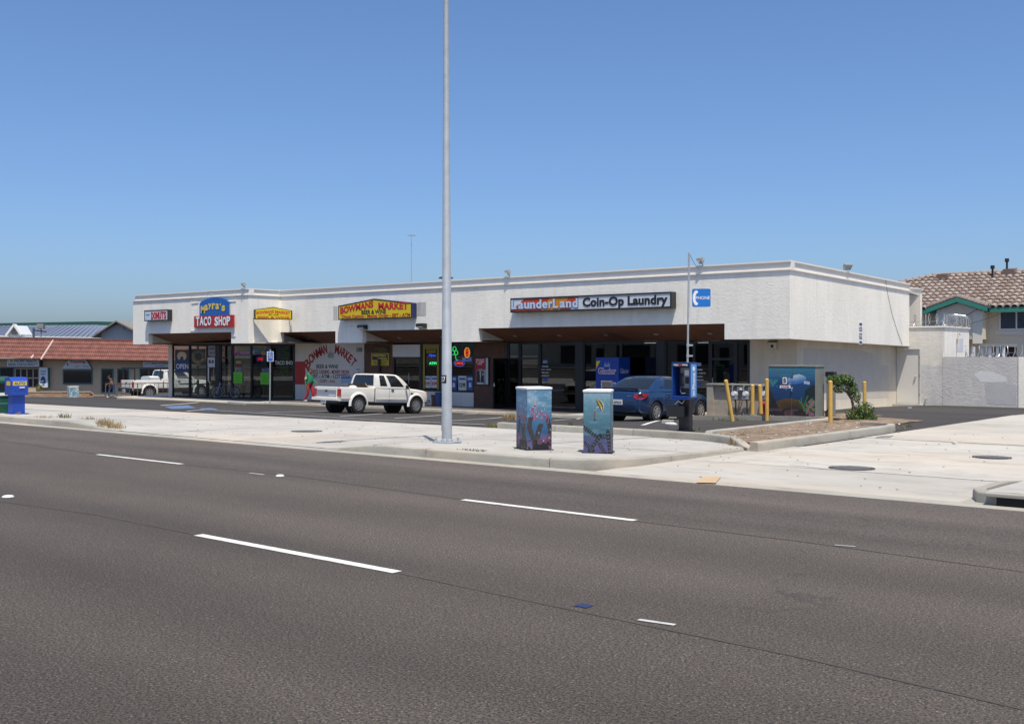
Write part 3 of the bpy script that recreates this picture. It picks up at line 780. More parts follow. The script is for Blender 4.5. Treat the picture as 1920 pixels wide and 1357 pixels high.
# soffits: level pieces between the openings, sloping brown ones in the openings
def soffits(x0, x1, yf, ywf, nts, zw):
    yw = max(ywf(x0), ywf(x1))
    xs = [x0]
    for a, b in nts: xs += [a,b]
    xs.append(x1)
    for a, b in zip(xs[::2], xs[1::2]):
        wpart('soffit', MB().box((a,yf+.252,ZB+.002),(b,yw+.1,ZB+.06)), M_WALL, bld)
    for a, b in nts:
        s = MB().prism([(a,yf+.01,ZN+.002),(b,yf+.01,ZN+.002),(b,ywf(b)+.05,zw),(a,ywf(a)+.05,zw)], (0,0.0,0.05))
        sf = wpart('sloped_soffit', s, M_SOFFIT, bld)
        for x, d in ((a,-.1),(b,.1)):
            wpart('opening_cheek', MB().prism([(x,yf+.252,ZB+.001),(x,yf+.252,ZN+.2),(x,yw+.1,ZN+.2),(x,yw+.1,ZB+.001)], (d,0,0)), M_WALL, bld)
        n = max(2, int((b-a)/2.0))
        for i in range(n):
            x = a+(b-a)*(i+.5)/n; t = .55
            c = Vector((x, yf+(yw-yf)*t, ZN+(zw-ZN)*t-.012)); nn = Vector((0,(zw-ZN),-(yw-yf))).normalized()
            wpart('recessed_light', MB().cyl(c, c+nn*.02, .1, .09, 12), M_GREY, sf)
GT = 2.075
soffits(XJ-.02, XR-.251, YF, lambda x: YW, notch1, GT+.03)
soffits(XL+.251, XJ-.25, YF2, lambda x: lin(x,[(XY(317,YW2),YW2),(XY(553,YW),YW)]), notch2, GT+.03)
wpart('soffit', MB().box((XJ-.25,YF2+.3,ZB+.003),(XJ+.3,YW,ZB+.055)), M_WALL, bld)
# the side soffit and end wall
ss = MB().box((XR-.6,YF+1.9,ZB+.004),(XR-.26,YE,ZB+.06))
for p in ss.v: p.z += dz_side(p.y)
wpart('soffit', ss, M_WALL, bld)
# ---- walls: openings are left between pieces
def wall(x0, x1, z0, z1, y, m, t=.16, name='wall'):
    return wpart(name, MB().box((x0,y,z0),(x1,y+t,z1)), m, bld)
ZF = WZ
HEAD = ZB+.35
# end (right) front wall and side wall
xg_r = XY(1403.5, YW)
wall(xg_r, XWR, ZF-.4, HEAD-.3, YW, M_WALL)
sw = wpart('wall', MB().box((XWR-.16,YW+.161,-1.2),(XWR,YEND+3.2,4.3)), M_WALL, bld)
p0 = onX(1508,666,XWR); p1 = onX(1668,748,XWR)
pa = [onX(*q,XWR) for q in ((1506,652),(1560,655),(1610,657),(1632,661),(1644,668),(1648,684),(1666,685),(1666,745),(1560,748),(1507,750))]
wpart('cover_paint_patch', MB().add([(XWR+.004,p.y,p.z) for p in pa],[tuple(range(len(pa)))]), M_PATCH, sw)
p_ = onX(1700,560,XWR)
# ---- storefront glazing: each bay is a window with its frame, pane and sill
def bay(px0, px1, y, top=GT, bot=None, name='window', fr=.05, mull=(), sill=0.0, mid=None, glass=M_GLASS, fm=M_FRAME):
    x0, x1 = XY(px0,y), XY(px1,y); bot = ZF if bot is None else bot
    f = MB()
    f.box((x0,y,bot),(x0+fr,y+.1,top)); f.box((x1-fr,y,bot),(x1,y+.1,top))
    f.box((x0+fr,y,top-fr),(x1-fr,y+.1,top)); f.box((x0+fr,y,bot),(x1-fr,y+.1,bot+fr*1.6))
    if mid: f.box((x0+fr,y,mid-fr/2),(x1-fr,y+.1,mid+fr/2))
    o = wpart(name, f, fm, bld)
    wpart('pane', MB().box((x0+fr*.9,y+.045,bot+fr*1.5),(x1-fr*.9,y+.052,(mid-fr*.45) if mid else top-fr*.9)), glass, o)
    if mid: wpart('pane', MB().box((x0+fr*.9,y+.045,mid+fr*.45),(x1-fr*.9,y+.052,top-fr*.9)), glass, o)
    return o
def post(px0, px1, y, m=M_FRAME, z0=None, z1=GT+.02, d=.14, name='post'):
    return wpart(name, MB().box((XY(px0,y),y-.012,ZF if z0 is None else z0),(XY(px1,y),y+d,z1)), m, bld)
def handle(o, x, y, z0=.35, z1=.55):
    wpart('handle', MB().tube([(x,y-.01,z0-.15),(x,y-.06,z0-.12),(x,y-.06,z1+.12),(x,y-.01,z1+.15)], .014), M_GALV, o)
DT = ZF+2.16
# laundry, right to left
post(1403.6,1406,YW)
bay(1380,1403.5,YW)
d = bay(1331,1379.5,YW,mid=DT,name='door',fr=.08); handle(d, XY(1337,YW), YW)
bay(1301,1330.5,YW); bay(1247,1300.5,YW)
post(1232.5,1246.5,YW)
bay(1164,1232,YW); bay(1094,1163.5,YW)
post(1080.5,1093.5,YW)
bay(1012,1080,YW)
d = bay(974,1011.5,YW,mid=DT,name='door',fr=.08)
bay(952,973.5,YW,mid=DT)
post(946.5,951.5,YW)
# open door leaf standing out on the walkway
ol = MB(); xo = XY(950,YW); 
for z0, z1 in ((ZF+.02,ZF+.2),(DT-.1,DT)): ol.box((xo,YW-.95,z0),(xo+.04,YW-.02,z1))
ol.box((xo,YW-.95,ZF+.2),(xo+.04,YW-.86,DT-.1)); ol.box((xo,YW-.11,ZF+.2),(xo+.04,YW-.02,DT-.1))
od = wpart('door', ol, M_FRAME, bld); od['label'] = 'dark framed glass door standing open'
wpart('pane', MB().box((xo+.016,YW-.865,ZF+.19),(xo+.022,YW-.105,DT-.095)), M_GLASS, od)
wpart('handle', MB().box((xo+.041,YW-.93,.2),(xo+.06,YW-.88,.34)), M_WHITE, od)
# brown siding, board by board
xa, xb = XY(888,YW), XY(946,YW)
bs = wall(xa, xb, ZF-.2, GT+.03, YW+.02, M_BROWN, name='siding_wall')
nb = 22
for i in range(nb):
    z0 = ZF+(GT-ZF)*i/nb; z1 = ZF+(GT-ZF)*(i+1)/nb
    wpart('siding_board', MB().prism([(xa,YW+.019,z0+.006),(xa,YW-.008,z0+.006),(xa,YW+.006,z1),(xa,YW+.019,z1)], (xb-xa,0,0)), M_BROWN, bs)
# market windows with a low stucco wall under them
sz = onY(866,735.5,YW).z
wall(XY(790,YW), xa-.003, ZF-.2, sz, YW, M_WALLW)
M_YFRAME = mat('yellow_window_trim', (0.30,0.22,0.02), .6)
bay(846,887.5,YW,bot=sz+.003)
post(826,845.8,YW,z0=sz)
bay(790,826,YW,bot=sz+.003)
tr = MB(); xa_, xb_ = XY(793,YW), XY(823,YW)
tr.box((xa_,YW-.008,sz+.1),(xa_+.12,YW+.03,GT-.05)); tr.box((xb_-.12,YW-.008,sz+.1),(xb_,YW+.03,GT-.05)); tr.box((xa_+.12,YW-.008,GT-.25),(xb_-.12,YW+.03,GT-.05))
wpart('window_trim', tr, M_YFRAME, bld)
wpart('transom_board', MB().box((XY(737,YW),YW-.03,onY(760,669,YW).z),(XY(788,YW),YW+.05,onY(760,646,YW).z)), M_WALLW, bld)
d = bay(737,788,YW,top=onY(760,669.3,YW).z,name='door',fr=.08); handle(d, XY(768,YW), YW)
post(788.3,789.7,YW)
# dark brown end panel with the painted wall beyond
wall(XY(683,YW), XY(736.7,YW), ZF-.2, GT+.03, YW+.01, M_BROWN, name='brown_panel')
xw0, xw1 = XY(553,YW), XY(682.6,YW)
pw = wall(xw0, xw1, ZF-.2, HEAD-.28, YW, M_WALLW, name='painted_wall')
# the end block: taco shop, its glazing set at a slight angle under the fascia
TA, TB = Vector((XY(317,YW2),YW2,0)), Vector((XY(553,YW),YW,0))
TD = (TB-TA).normalized(); TN = Vector((TD.y,-TD.x,0)); TRZ = math.atan2(TD.y,TD.x)
TM = Matrix.Translation(TA) @ Matrix.Rotation(TRZ,4,'Z')
def ts(px):
    dx, dy = ray(px)        # A + s*D = t*(dx,dy)
    det = TD.x*(-dy)-(-dx)*TD.y
    return ((-TA.x)*(-dy)-(-dx)*(-TA.y))/det
def tpt(px, py, off=0.0):
    s = ts(px); p = TA+TD*s; t = p.y/ray(px)[1]
    return Vector((p.x,p.y,EYE-(py-HORZ)/F_*t))+TN*off
def tbay(px0, px1, top=GT, bot=None, name='window', fr=.05, mid=None, glass=M_GLASS):
    x0, x1 = ts(px0), ts(px1); bot = ZF if bot is None else bot; f = MB()
    f.box((x0,0,bot),(x0+fr,.1,top)); f.box((x1-fr,0,bot),(x1,.1,top))
    f.box((x0+fr,0,top-fr),(x1-fr,.1,top)); f.box((x0+fr,0,bot),(x1-fr,.1,bot+fr*1.6))
    if mid: f.box((x0+fr,0,mid-fr/2),(x1-fr,.1,mid+fr/2))
    o = wpart(name, f.xf(TM), M_FRAME, bld)
    wpart('pane', MB().box((x0+fr*.9,.045,bot+fr*1.5),(x1-fr*.9,.052,(mid-fr*.45) if mid else top-fr*.9)).xf(TM), glass, o)
    if mid: wpart('pane', MB().box((x0+fr*.9,.045,mid+fr*.45),(x1-fr*.9,.052,top-fr*.9)).xf(TM), glass, o)
    return o
def tpost(px0, px1, m=M_FRAME, z1=GT+.02):
    return wpart('post', MB().box((ts(px0),-.012,ZF),(ts(px1),.14,z1)).xf(TM), m, bld)
tpost(550.5,553.5)
tbay(509,550.3); tbay(471.5,508.5); tbay(435.5,471)
tbay(412.5,435,mid=DT,name='door',fr=.06)
tpost(405,412); d = tbay(388,404.8,mid=DT,name='door',fr=.05)
q = tpt(402,700); wpart('handle', MB().tube([q+TN*.01+Vector((0,0,.3)),q+TN*.06+Vector((0,0,.27)),q+TN*.06-Vector((0,0,.27)),q+TN*.01-Vector((0,0,.3))], .014), M_GALV, d)
tbay(355.5,387.5,glass=M_CLEAR); tbay(323,355,glass=M_CLEAR)
tpost(316,322.8,M_WALL,z1=ZB+.01)
wpart('header', MB().box((ts(322.8),.02,GT+.021),(ts(553),.16,ZB+.04)).xf(TM), M_FRAME, bld)
xl = TA.x
for a, b in ((YW2+.15,35.3),(35.3,37.2),(37.2,39.1)):
    f = MB()
    f.box((xl,a,ZF),(xl+.1,a+.05,GT)); f.box((xl,b-.05,ZF),(xl+.1,b,GT)); f.box((xl,a+.05,ZF),(xl+.1,b-.05,ZF+.08)); f.box((xl,a+.05,GT-.05),(xl+.1,b-.05,GT))
    o = wpart('window', f, M_FRAME, bld); wpart('pane', MB().box((xl+.045,a+.045,ZF+.07),(xl+.052,b-.045,GT-.04)), M_CLEAR, o)
wpart('wall', MB().box((xl,39.11,ZF-.5),(xl+.16,YEND,4.3)), M_WALL, bld)
wpart('wall', MB().box((xl,YW2+.16,GT+.001),(xl+.16,39.1,ZB+.3)), M_WALL, bld)
# header above the glazing, hidden behind the soffits
wall(TB.x, xg_r, GT+.021, ZB+.05, YW+.02, M_FRAME, name='header')
# interior shell
inner = MB()
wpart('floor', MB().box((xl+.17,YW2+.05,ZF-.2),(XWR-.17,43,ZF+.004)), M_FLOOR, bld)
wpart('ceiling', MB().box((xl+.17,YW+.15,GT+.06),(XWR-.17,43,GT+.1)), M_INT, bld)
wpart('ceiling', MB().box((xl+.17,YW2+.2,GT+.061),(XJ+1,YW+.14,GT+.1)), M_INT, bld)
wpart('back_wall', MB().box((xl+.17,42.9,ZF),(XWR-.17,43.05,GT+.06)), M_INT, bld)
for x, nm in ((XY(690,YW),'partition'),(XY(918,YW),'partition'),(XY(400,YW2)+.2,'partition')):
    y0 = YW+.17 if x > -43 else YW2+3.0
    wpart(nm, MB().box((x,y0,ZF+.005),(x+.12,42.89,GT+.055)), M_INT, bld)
# taco shop: red and yellow inner wall seen through the door
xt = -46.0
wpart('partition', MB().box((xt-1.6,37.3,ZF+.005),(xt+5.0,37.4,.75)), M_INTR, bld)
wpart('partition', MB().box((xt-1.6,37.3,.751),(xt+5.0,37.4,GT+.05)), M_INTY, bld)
for px, w in ((1217,.4),(1316,.33),(1336,.12),(1100,1.2),(1000,1.2)):
    x = XY(px,YW)
    wpart('ceiling_light', MB().box((x-w,YW+.3,GT-.06),(x+w,YW+.42,GT-.02)), M_LAMPW if px > 1200 else M_WHITE, bld)
# rear block behind the fascia and small roof things
XB = -16.3
rb = MB().box((XB-4,YEND+.01,-1.2),(XB+.02,50.1,4.53))
wpart('rear_block', rb, M_STUCCO, bld)
wpart('coping_cap', MB().box((XB-4,YEND,4.531),(XB+.07,50.15,4.58)), M_COPING, bld)
# electric meter box under the overhang by the corner
mp_ = onY(1450,650,YW)
eb = thing('alarm_box', 'small white alarm box under the overhang by the corner', 'alarm box', (mp_.x,YW-.06,mp_.z-.14))
obj('case', MB().box((-.13,-.04,0),(.13,.06,.3)), M_WALLW, eb, bevel=.01)
obj('speaker_grille', MB().box((-.05,-.055,.11),(.05,-.041,.21)), M_BLACK, eb)
for x in (-.07,.06): obj('screw_plate', MB().box((x-.025,-.05,.03),(x+.025,-.041,.065)), M_GREY, eb)
obj('hood', MB().prism([(-.16,.06,.3),(-.16,-.1,.3),(-.16,-.1,.32),(-.16,.06,.34)],(.32,0,0)), M_BROWN, eb)
# warning notice on the end fascia
n0 = onX(1613,625,XR)
nt_ = thing('wall_notice', 'narrow blue and white notice on the end fascia', 'notice', (XR+.004,n0.y,n0.z-.42))
obj('board', MB().box((0,-.15,0),(.012,.15,.84)), M_LETWHT, nt_)
M_NAVY = mat('navy_print', (0.03,0.06,0.16), .5)
for z0, z1 in ((.72,.82),(.5,.66),(.2,.42),(.03,.12)):
    obj('print', MB().box((.0125,-.13,z0),(.015,.13,z1)), M_NAVY, nt_)
text(nt_, 'NO', M_LETWHT, (XR+.021,n0.y,n0.z-.42+.58), .16,.1, rz=R(90), ext=.001)
text(nt_, 'TOW', M_LETWHT, (XR+.021,n0.y,n0.z-.42+.31), .2,.14, rz=R(90), ext=.001)
# ================================================================== painted lettering on the market wall
M_REDL = mat('red_wall_lettering', (0.36,0.02,0.02), .6, var=.1)
M_GRYL = mat('dark_wall_lettering', (0.06,0.06,0.065), .6)
def wtxt(s, px, py, wpx, hpx, m, roll=0, y=YW, bold=.02, parent=None, ext=.002, off=.004):
    a = onY(px-wpx/2,py,y); b = onY(px+wpx/2,py,y); t = y/ray(px)[1]
    return text(parent or pw, s, m, onY(px,py,y)-Vector((0,off,0)), b.x-a.x, hpx/F_*t, roll=roll, bold=bold, ext=ext)
arc1 = [('B',576.5,682,15,19,-52),('O',583.5,672,12,18,-42),('W',590.5,666,14,17,-32),('M',597.5,661,13,17,-24),('A',604,657.5,10,17,-17),('N',610,655,9,17,-12)]
arc2 = [('M',632,655,11,17,10),('A',639,658,9,17,18),('R',645,661.5,10,17,25),('K',651,666.5,10,17,33),('E',656.5,672,9,17,41),('T',663,679,10,17,50)]
for s, px, py, w, h, r in arc1+arc2: wtxt(s, px, py, w*.72, h, M_REDL, roll=R(r*0.85), bold=.035)
M_LIGHTG = mat('faded_emblem', (0.30,0.30,0.31), .6)
c = onY(620,664,YW)
for q in range(5):
    wpart('emblem', MB().prism([(c.x-.22+.09*q,YW-.003,c.z-.15-.03*(q%2)),(c.x-.15+.09*q,YW-.003,c.z-.2),(c.x-.12+.09*q,YW-.003,c.z+.05*(q%3)),(c.x-.19+.09*q,YW-.003,c.z+.12)],(0,-.002,0)), M_LIGHTG, pw)
wpart('emblem', MB().prism([(c.x-.02,YW-.003,c.z),(c.x+.03,YW-.003,c.z),(c.x+.005,YW-.003,c.z+.42)],(0,-.002,0)), M_LIGHTG, pw)
wtxt('1008', 674, 655.5, 11, 8, M_GRYL)
wtxt('BEER & WINE', 613.5, 687, 41, 7.5, M_GRYL)
wtxt('CHECK CASHING - MONEY ORDER', 618, 697, 73, 7.5, M_REDL)
wtxt('EBT - ATM - LOTTERY', 620, 705.5, 72, 7.5, M_GRYL)
wtxt('COPY - FAX', 614, 714.5, 29, 5.5, M_REDL)
# ================================================================== signs on the fascia
M_SIGNW = mat('sign_face_white', (0.62,0.65,0.68), 0.35, var=0.04)
M_SIGNY = mat('sign_face_yellow', (0.68,0.50,0.01), 0.35, var=0.04)
M_SIGNR = mat('sign_red', (0.42,0.015,0.02), 0.4, var=0.05)
M_SIGNB = mat('sign_blue', (0.012,0.11,0.40), 0.4, var=0.05)
M_CASE = mat('sign_case', (0.02,0.022,0.024), 0.4)
M_CASEN = mat('sign_case_navy', (0.025,0.03,0.11), 0.4)
M_LRED = mat('letter_red', (0.48,0.02,0.015), 0.45)
M_LORA = mat('letter_orange', (0.55,0.10,0.01), 0.45)
M_LMAR = mat('letter_maroon', (0.28,0.01,0.06), 0.45)
M_LYEL = mat('letter_yellow', (0.72,0.55,0.12), 0.45)
M_LBLUE = mat('letter_pale_blue', (0.50,0.62,0.78), 0.45)
M_LBRN = mat('letter_shadow', (0.06,0.04,0.05), 0.5)
class Face:
    """the flat face of a sign, measured between two photograph columns on the plane Y=y"""
    def __init__(s, y): s.y = y
    def p(s, px, py, off=0.0): return onY(px,py,s.y)-Vector((0,off,0))
    def w(s, px, wpx): return XY(px+wpx/2,s.y)-XY(px-wpx/2,s.y)
    def h(s, px, hpx): return hpx/F_*s.y/ray(px)[1]
def stx(par, f, str_, m, px, py, w, h, off=.004, **k):
    return text(par, str_, m, f.p(px,py,off), f.w(px,w), f.h(px,h), ext=.003, **k)
# donuts
f = Face(YF2-.26); a, b = f.p(270.6,582.2), f.p(314.9,600.9)
zt, zb = (f.p(270.6,582.2).z+f.p(314.9,579.8).z)/2, (f.p(270.6,602).z+f.p(314.9,600.8).z)/2
t = thing('donut_sign', 'white box sign reading DONUTS in red on a black case', 'sign', ((a.x+b.x)/2,YF2,zb))
wpart('case', MB().box((a.x,f.y+.012,zb),(b.x,YF2-.001,zt)), M_CASE, t, bevel=.012)
fr = MB(); w = .05
for q in ((a.x,zb,b.x,zb+w),(a.x,zt-w,b.x,zt),(a.x,zb+w,a.x+w,zt-w),(b.x-w,zb+w,b.x,zt-w)): fr.box((q[0],f.y-.01,q[1]),(q[2],f.y+.011,q[3]))
wpart('frame', fr, M_CASE, t)
wpart('face', MB().box((a.x+w,f.y,zb+w),(b.x-w,f.y+.011,zt-w)), M_SIGNW, t)
wpart('face_panel', MB().box((a.x+w,f.y-.002,zb+w),(a.x+.42,f.y,zt-w)), M_LBLUE, t)
for k, st in enumerate('DONUTS'):
    px = 285.5+k*4.75; stx(t, f, st, M_LMAR, px+.5, 592.2-k*.25, 4.2, 13.6, bold=.03); stx(t, f, st, M_LRED, px, 591.8-k*.25, 3.9, 13.2, off=.008, bold=.025)
stx(t, f, 'angel', mat('faint_blue_letter',(0.12,0.20,0.32),.5), 277, 590, 7, 4)
# taco shop boards
f = Face(YF2-.12)
t = thing('blue_arched_sign', 'blue arched board reading Mayra\'s in yellow above a red board', 'sign', (f.p(401,591).x,YF2,f.p(401,591).z))
zb = f.p(401,591.3).z; x0, x1 = f.p(374,591).x, f.p(428.5,591).x; zs = f.p(374,567).z; zt = f.p(401,557.8).z
pol = [(x0,f.y,zb),(x1,f.y,zb),(x1,f.y,zs-.06)]+[(x1-(x1-x0)*i/14, f.y, zs-.06+(zt-zs+.06)*math.sin(math.pi*i/14)**.6) for i in range(1,14)]+[(x0,f.y,zs-.06)]
wpart('board', ngon_prism(pol,(0,.06,0)), M_SIGNB, t)
wpart('mount', MB().box(((x0+x1)/2-.6,f.y+.061,zb+.1),((x0+x1)/2+.6,YF2-.002,zb+.3)), M_GREY, t)
for k, (st, dz) in enumerate(zip("Mayra's", (1.5,-2.2,-4.2,-5,-4.5,-5,-1.2))):
    px = 380+k*6.9 if k < 5 else (413.5 if k == 5 else 419); wv = 6.4 if k not in (5,) else 2; hv = 14 if k == 0 else (11 if k != 5 else 4)
    if k == 0: px, wv = 380.5, 7.5
    py = 579+dz+(0 if k != 5 else -3)
    stx(t, f, st, M_LBRN, px+.7, py+.8, wv, hv, bold=.035); stx(t, f, st, M_LYEL, px, py, wv, hv, off=.009, bold=.035)
t = thing('red_taco_sign', 'red board reading TACO SHOP in white cut-out letters', 'sign', (f.p(401,613).x,YF2,f.p(401,613).z))
x0, x1 = f.p(364.5,600).x, f.p(438,600).x; zt2 = zb-.006; zb2 = f.p(401,613.6).z
wpart('board', MB().box((x0,f.y-.02,zb2),(x1,f.y+.05,zt2)), M_SIGNR, t)
wpart('mount', MB().box(((x0+x1)/2-1,f.y+.051,zb2+.1),((x0+x1)/2+1,YF2-.002,zb2+.25)), M_GREY, t)
for k, (st, px) in enumerate(zip('TACOSHOP', (371.5,378.8,386,393.5,406.5,414,421.5,429))):
    dy = -.6 if k % 2 else .6
    stx(t, f, st, M_LBRN, px+.9, 602.6+dy, 6.8, 17, off=.023, bold=.03); stx(t, f, st, M_LETWHT, px, 602+dy, 6.6, 17, off=.03, bold=.035)
# conduits of an older sign round the boards
cd = thing('old_sign_conduit', 'thin bent conduits left on the stucco round the taco boards', 'conduit', (f.p(401,565).x,YF2,f.p(401,565).z))
for pts in (((359,556),(359,568.5),(372,567)), ((442,551),(442,564),(429,565)), ((357.5,613.5),(357.5,620),(366,620)), ((441,618),(441,630),(435,630)), ((387,553.5),(392,549),(399,553))):
    wpart('pipe', MB().tube([onY(*q,YF2-.02) for q in pts], .014), M_WALLW, cd)
# corner sign of the market
A = onY(477,589,32.0); B = onY(548,589,33.6); d = (B-A); d.z = 0; L_ = d.length; rz = math.atan2(d.y,d.x)
t = thing('market_corner_sign', 'small yellow peaked sign reading BEER & WINE across the inner corner', 'sign', (A.x,A.y,A.z-.25), rz)
zc = lambda py: (HORZ-py)/F_*51.3+EYE-(A.z-.25)
pol = [(0,0,zc(598.6)),(L_,0,zc(598.6)),(L_,0,zc(581.5)),(L_/2,0,zc(575)),(0,0,zc(580.5))]
def inset(p, k):
    c = Vector((sum(q[0] for q in p)/len(p), p[0][1], sum(q[2] for q in p)/len(p)))
    return [(c.x+(q[0]-c.x)*(1-k*.5), q[1], c.z+(q[2]-c.z)*(1-k)) for q in p]
obj('case', MB().prism([(q[0],.0,q[2]) for q in pol],(0,.25,0)), M_CASE, t)
obj('face', MB().prism([(q[0],-.006,q[2]) for q in inset(pol,.13)],(0,.005,0)), M_SIGNY, t)
for x in (.03,L_-.03): obj('bracket', MB().box((x-.02,.01,.05),(x+.02,.6,.09)), M_GREY, t)
def ltx(par, st, m, x, z, w, h, off=-.009, **k):
    M = Matrix.Translation(par.location) @ Matrix.Rotation(par.rotation_euler.z,4,'Z')
    return text(par, st, m, M @ Vector((x,off,z)), w, h, rz=par.rotation_euler.z, ext=.003, **k)
ltx(t,'BOWMANS',M_LORA,L_*.28,zc(585.0),L_*.46,.15,bold=.035,shear=.10); ltx(t,'MARKET',M_LORA,L_*.745,zc(585.2),L_*.40,.15,bold=.035,shear=-.10)
ltx(t,'EBT - ATM',M_LETBLK,L_*.5,zc(589.5),L_*.25,.06); ltx(t,'BEER & WINE',M_LORA,L_*.5,zc(594.6),L_*.84,.11,bold=.035)
# big market sign
f = Face(YF-.3); x0, x1 = f.p(634.5,590).x, f.p(772.5,590).x
zb = (f.p(634.5,599.9).z+f.p(772.5,595.8).z)/2; zl = (f.p(634.5,573.2).z+f.p(772.5,567.8).z)/2; zp = f.p(702,560).z
t = thing('market_sign', 'large yellow peaked box sign reading BOWMANS MARKET', 'sign', ((x0+x1)/2,YF,zb))
pol = [(x0,f.y,zb),(x1,f.y,zb),(x1,f.y,zl),((x0+x1)/2,f.y,zp),(x0,f.y,zl)]
wpart('case', MB().prism(pol,(0,.299,0)), M_CASEN, t)
ip = [(x0+.05,f.y-.012,zb+.05),(x1-.05,f.y-.012,zb+.05),(x1-.05,f.y-.012,zl-.045),((x0+x1)/2,f.y-.012,zp-.05),(x0+.05,f.y-.012,zl-.045)]
wpart('face', MB().prism(ip,(0,.011,0)), M_SIGNY, t)
fr = MB(); 
for i in range(5):
    a, b = Vector(pol[i]), Vector(pol[(i+1)%5]); c = Vector(ip[i]); d2 = Vector(ip[(i+1)%5]); 
    fr.prism([(a.x,f.y-.02,a.z),(b.x,f.y-.02,b.z),(d2.x,f.y-.02,d2.z),(c.x,f.y-.02,c.z)],(0,.019,0))
wpart('frame', fr, M_CASE, t)
stx(t,f,'BOWMANS',M_LRED,669,576.3,62,13,off=.018,bold=.04,shear=.12); stx(t,f,'MARKET',M_LRED,737.5,573.4,56,13,off=.018,bold=.04,shear=-.02)
stx(t,f,'BEER & WINE',M_LETBLK,701,584.8,46,8,off=.018,bold=.02)
stx(t,f,'Check Cashing - Money Order - EBT - ATM',M_LRED,703.5,592.6,128,7.6,off=.018,bold=.02)
# faded patches where an older, wider sign hung
for p0, p1 in (((782,567),(799,592)),((625,574),(633,600))):
    a, b = onY(*p0,YF), onY(*p1,YF)
    wpart('old_sign_patch', MB().box((a.x,YF-.004,b.z),(b.x,YF+.01,a.z)), stucco_mat('faded_stucco',(0.62,0.60,0.56),.1,.35,5), bld)
# laundry sign
f = Face(YF-.32); x0, x1 = f.p(957.4,570).x, f.p(1259.5,563).x
zb = (f.p(957.4,586).z+f.p(1259.5,577.3).z)/2; zt = (f.p(957.4,557.7).z+f.p(1259.5,548.6).z)/2
t = thing('laundry_sign', 'long white box sign reading Coin-Op Laundry with red and orange stripes', 'sign', ((x0+x1)/2,YF,zb))
wpart('case', MB().box((x0,f.y+.012,zb),(x1,YF-.001,zt)), M_CASE, t, bevel=.01)
fr = MB(); w = .055
for q in ((x0,zb,x1,zb+w),(x0,zt-w,x1,zt),(x0,zb+w,x0+w,zt-w),(x1-w,zb+w,x1,zt-w)): fr.box((q[0],f.y-.02,q[1]),(q[2],f.y+.011,q[3]))
wpart('frame', fr, M_CASE, t)
wpart('face', MB().box((x0+w,f.y,zb+w),(x1-w,f.y+.011,zt-w)), M_SIGNW, t)
xm = f.p(1088,560).x; hh = zt-zb-2*w; z0, z1 = zb+w, zt-w
def slant(xa, xb, m, sl=.75):
    def cl(x): return max(x0+w, min(xm, x))
    wpart('stripe', MB().prism([(cl(xa),f.y-.003,z0),(cl(xb),f.y-.003,z0),(cl(xb+hh*sl),f.y-.003,z1),(cl(xa+hh*sl),f.y-.003,z1)],(0,.002,0)), m, t)
L2 = xm-x0
M_SORA = mat('sign_orange', (0.60,0.22,0.01), .4); M_SRED2 = mat('sign_scarlet', (0.50,0.055,0.015), .4)
slant(x0+.0*L2, x0+.45*L2, M_SRED2, .9); slant(x0+.45*L2, x0+.72*L2, M_SORA, .9); slant(x0+.72*L2, x0+.86*L2, M_SRED2, .9)
wpart('stripe', MB().prism([(x0+w,f.y-.006,z1),(x0+w,f.y-.006,z0+.04),(x0+L2*.2,f.y-.006,z1)],(0,.002,0)), M_SIGNW, t)
M_LSH = mat('letter_slate', (0.13,0.17,0.25), .45)
for k, st in enumerate('LaunderLand'):
    px = [964,977,988,999,1010.5,1022,1032.5,1042,1055,1066.5,1078.5][k]; cap = st in 'L'; d_ = st == 'd'; py = 570.5-(px-1020)*.029
    hv = 17 if cap or d_ else 12; py += -1 if cap or d_ else 1.5
    stx(t,f,st,M_LSH,px+1.2,py+1,10 if not st == 'r' else 7,hv,off=.012,bold=.035); stx(t,f,st,M_LBLUE,px,py,9.6 if not st == 'r' else 6.8,hv,off=.02,bold=.03)
stx(t,f,'Coin-Op Laundry',M_LETBLK,1170,566.2,159,23,off=.012,bold=.038,sp=1.02)
# floodlights on the roof edge
def flood(px, py, y, label, face=(-.6,-.8)):
    b = onY(px,py,y)
    t = thing('floodlight', label, 'floodlight', (b.x,y+.02,ZT), math.atan2(face[1],face[0])+math.pi/2, 'floodlights along the parapet')
    obj('bracket', MB().tube([(0,0.02,-.25),(0,0.0,.02),(0,-.02,.12)], .022), M_GALV, t)
    m = Matrix.Translation((0,-.06,.2)) @ Matrix.Rotation(R(38),4,'X')
    obj('housing', MB().loft([[(-.15,-.1,-.11),(.15,-.1,-.11),(.15,-.1,.11),(-.15,-.1,.11)],[(-.15,-.02,-.11),(.15,-.02,-.11),(.15,-.02,.11),(-.15,-.02,.11)],[(-.08,.1,-.06),(.08,.1,-.06),(.08,.1,.06),(-.08,.1,.06)]]).xf(m), M_GREY, t, bevel=.01)
    obj('lens', MB().box((-.13,-.108,-.09),(.13,-.1005,.09)).xf(m), mat('lens',(0.35,0.36,0.36),.15), t)
flood(459,540,YF2,'roof floodlight above the taco shop corner')
flood(955,515,YF,'roof floodlight above the left part of the laundry sign')
flood(1317,494,YF,'roof floodlight beside the phone pole near the corner')
b = onX(1587,510,XR)
t = thing('floodlight','roof floodlight on the end wall parapet','floodlight',(XR-.03,b.y,ZT+dz_side(b.y)),R(60),'floodlights along the parapet')
obj('bracket', MB().tube([(0,0.02,-.3),(0,0.0,.02),(0,-.02,.12)], .022), M_GALV, t)
m = Matrix.Translation((0,-.06,.2)) @ Matrix.Rotation(R(38),4,'X')
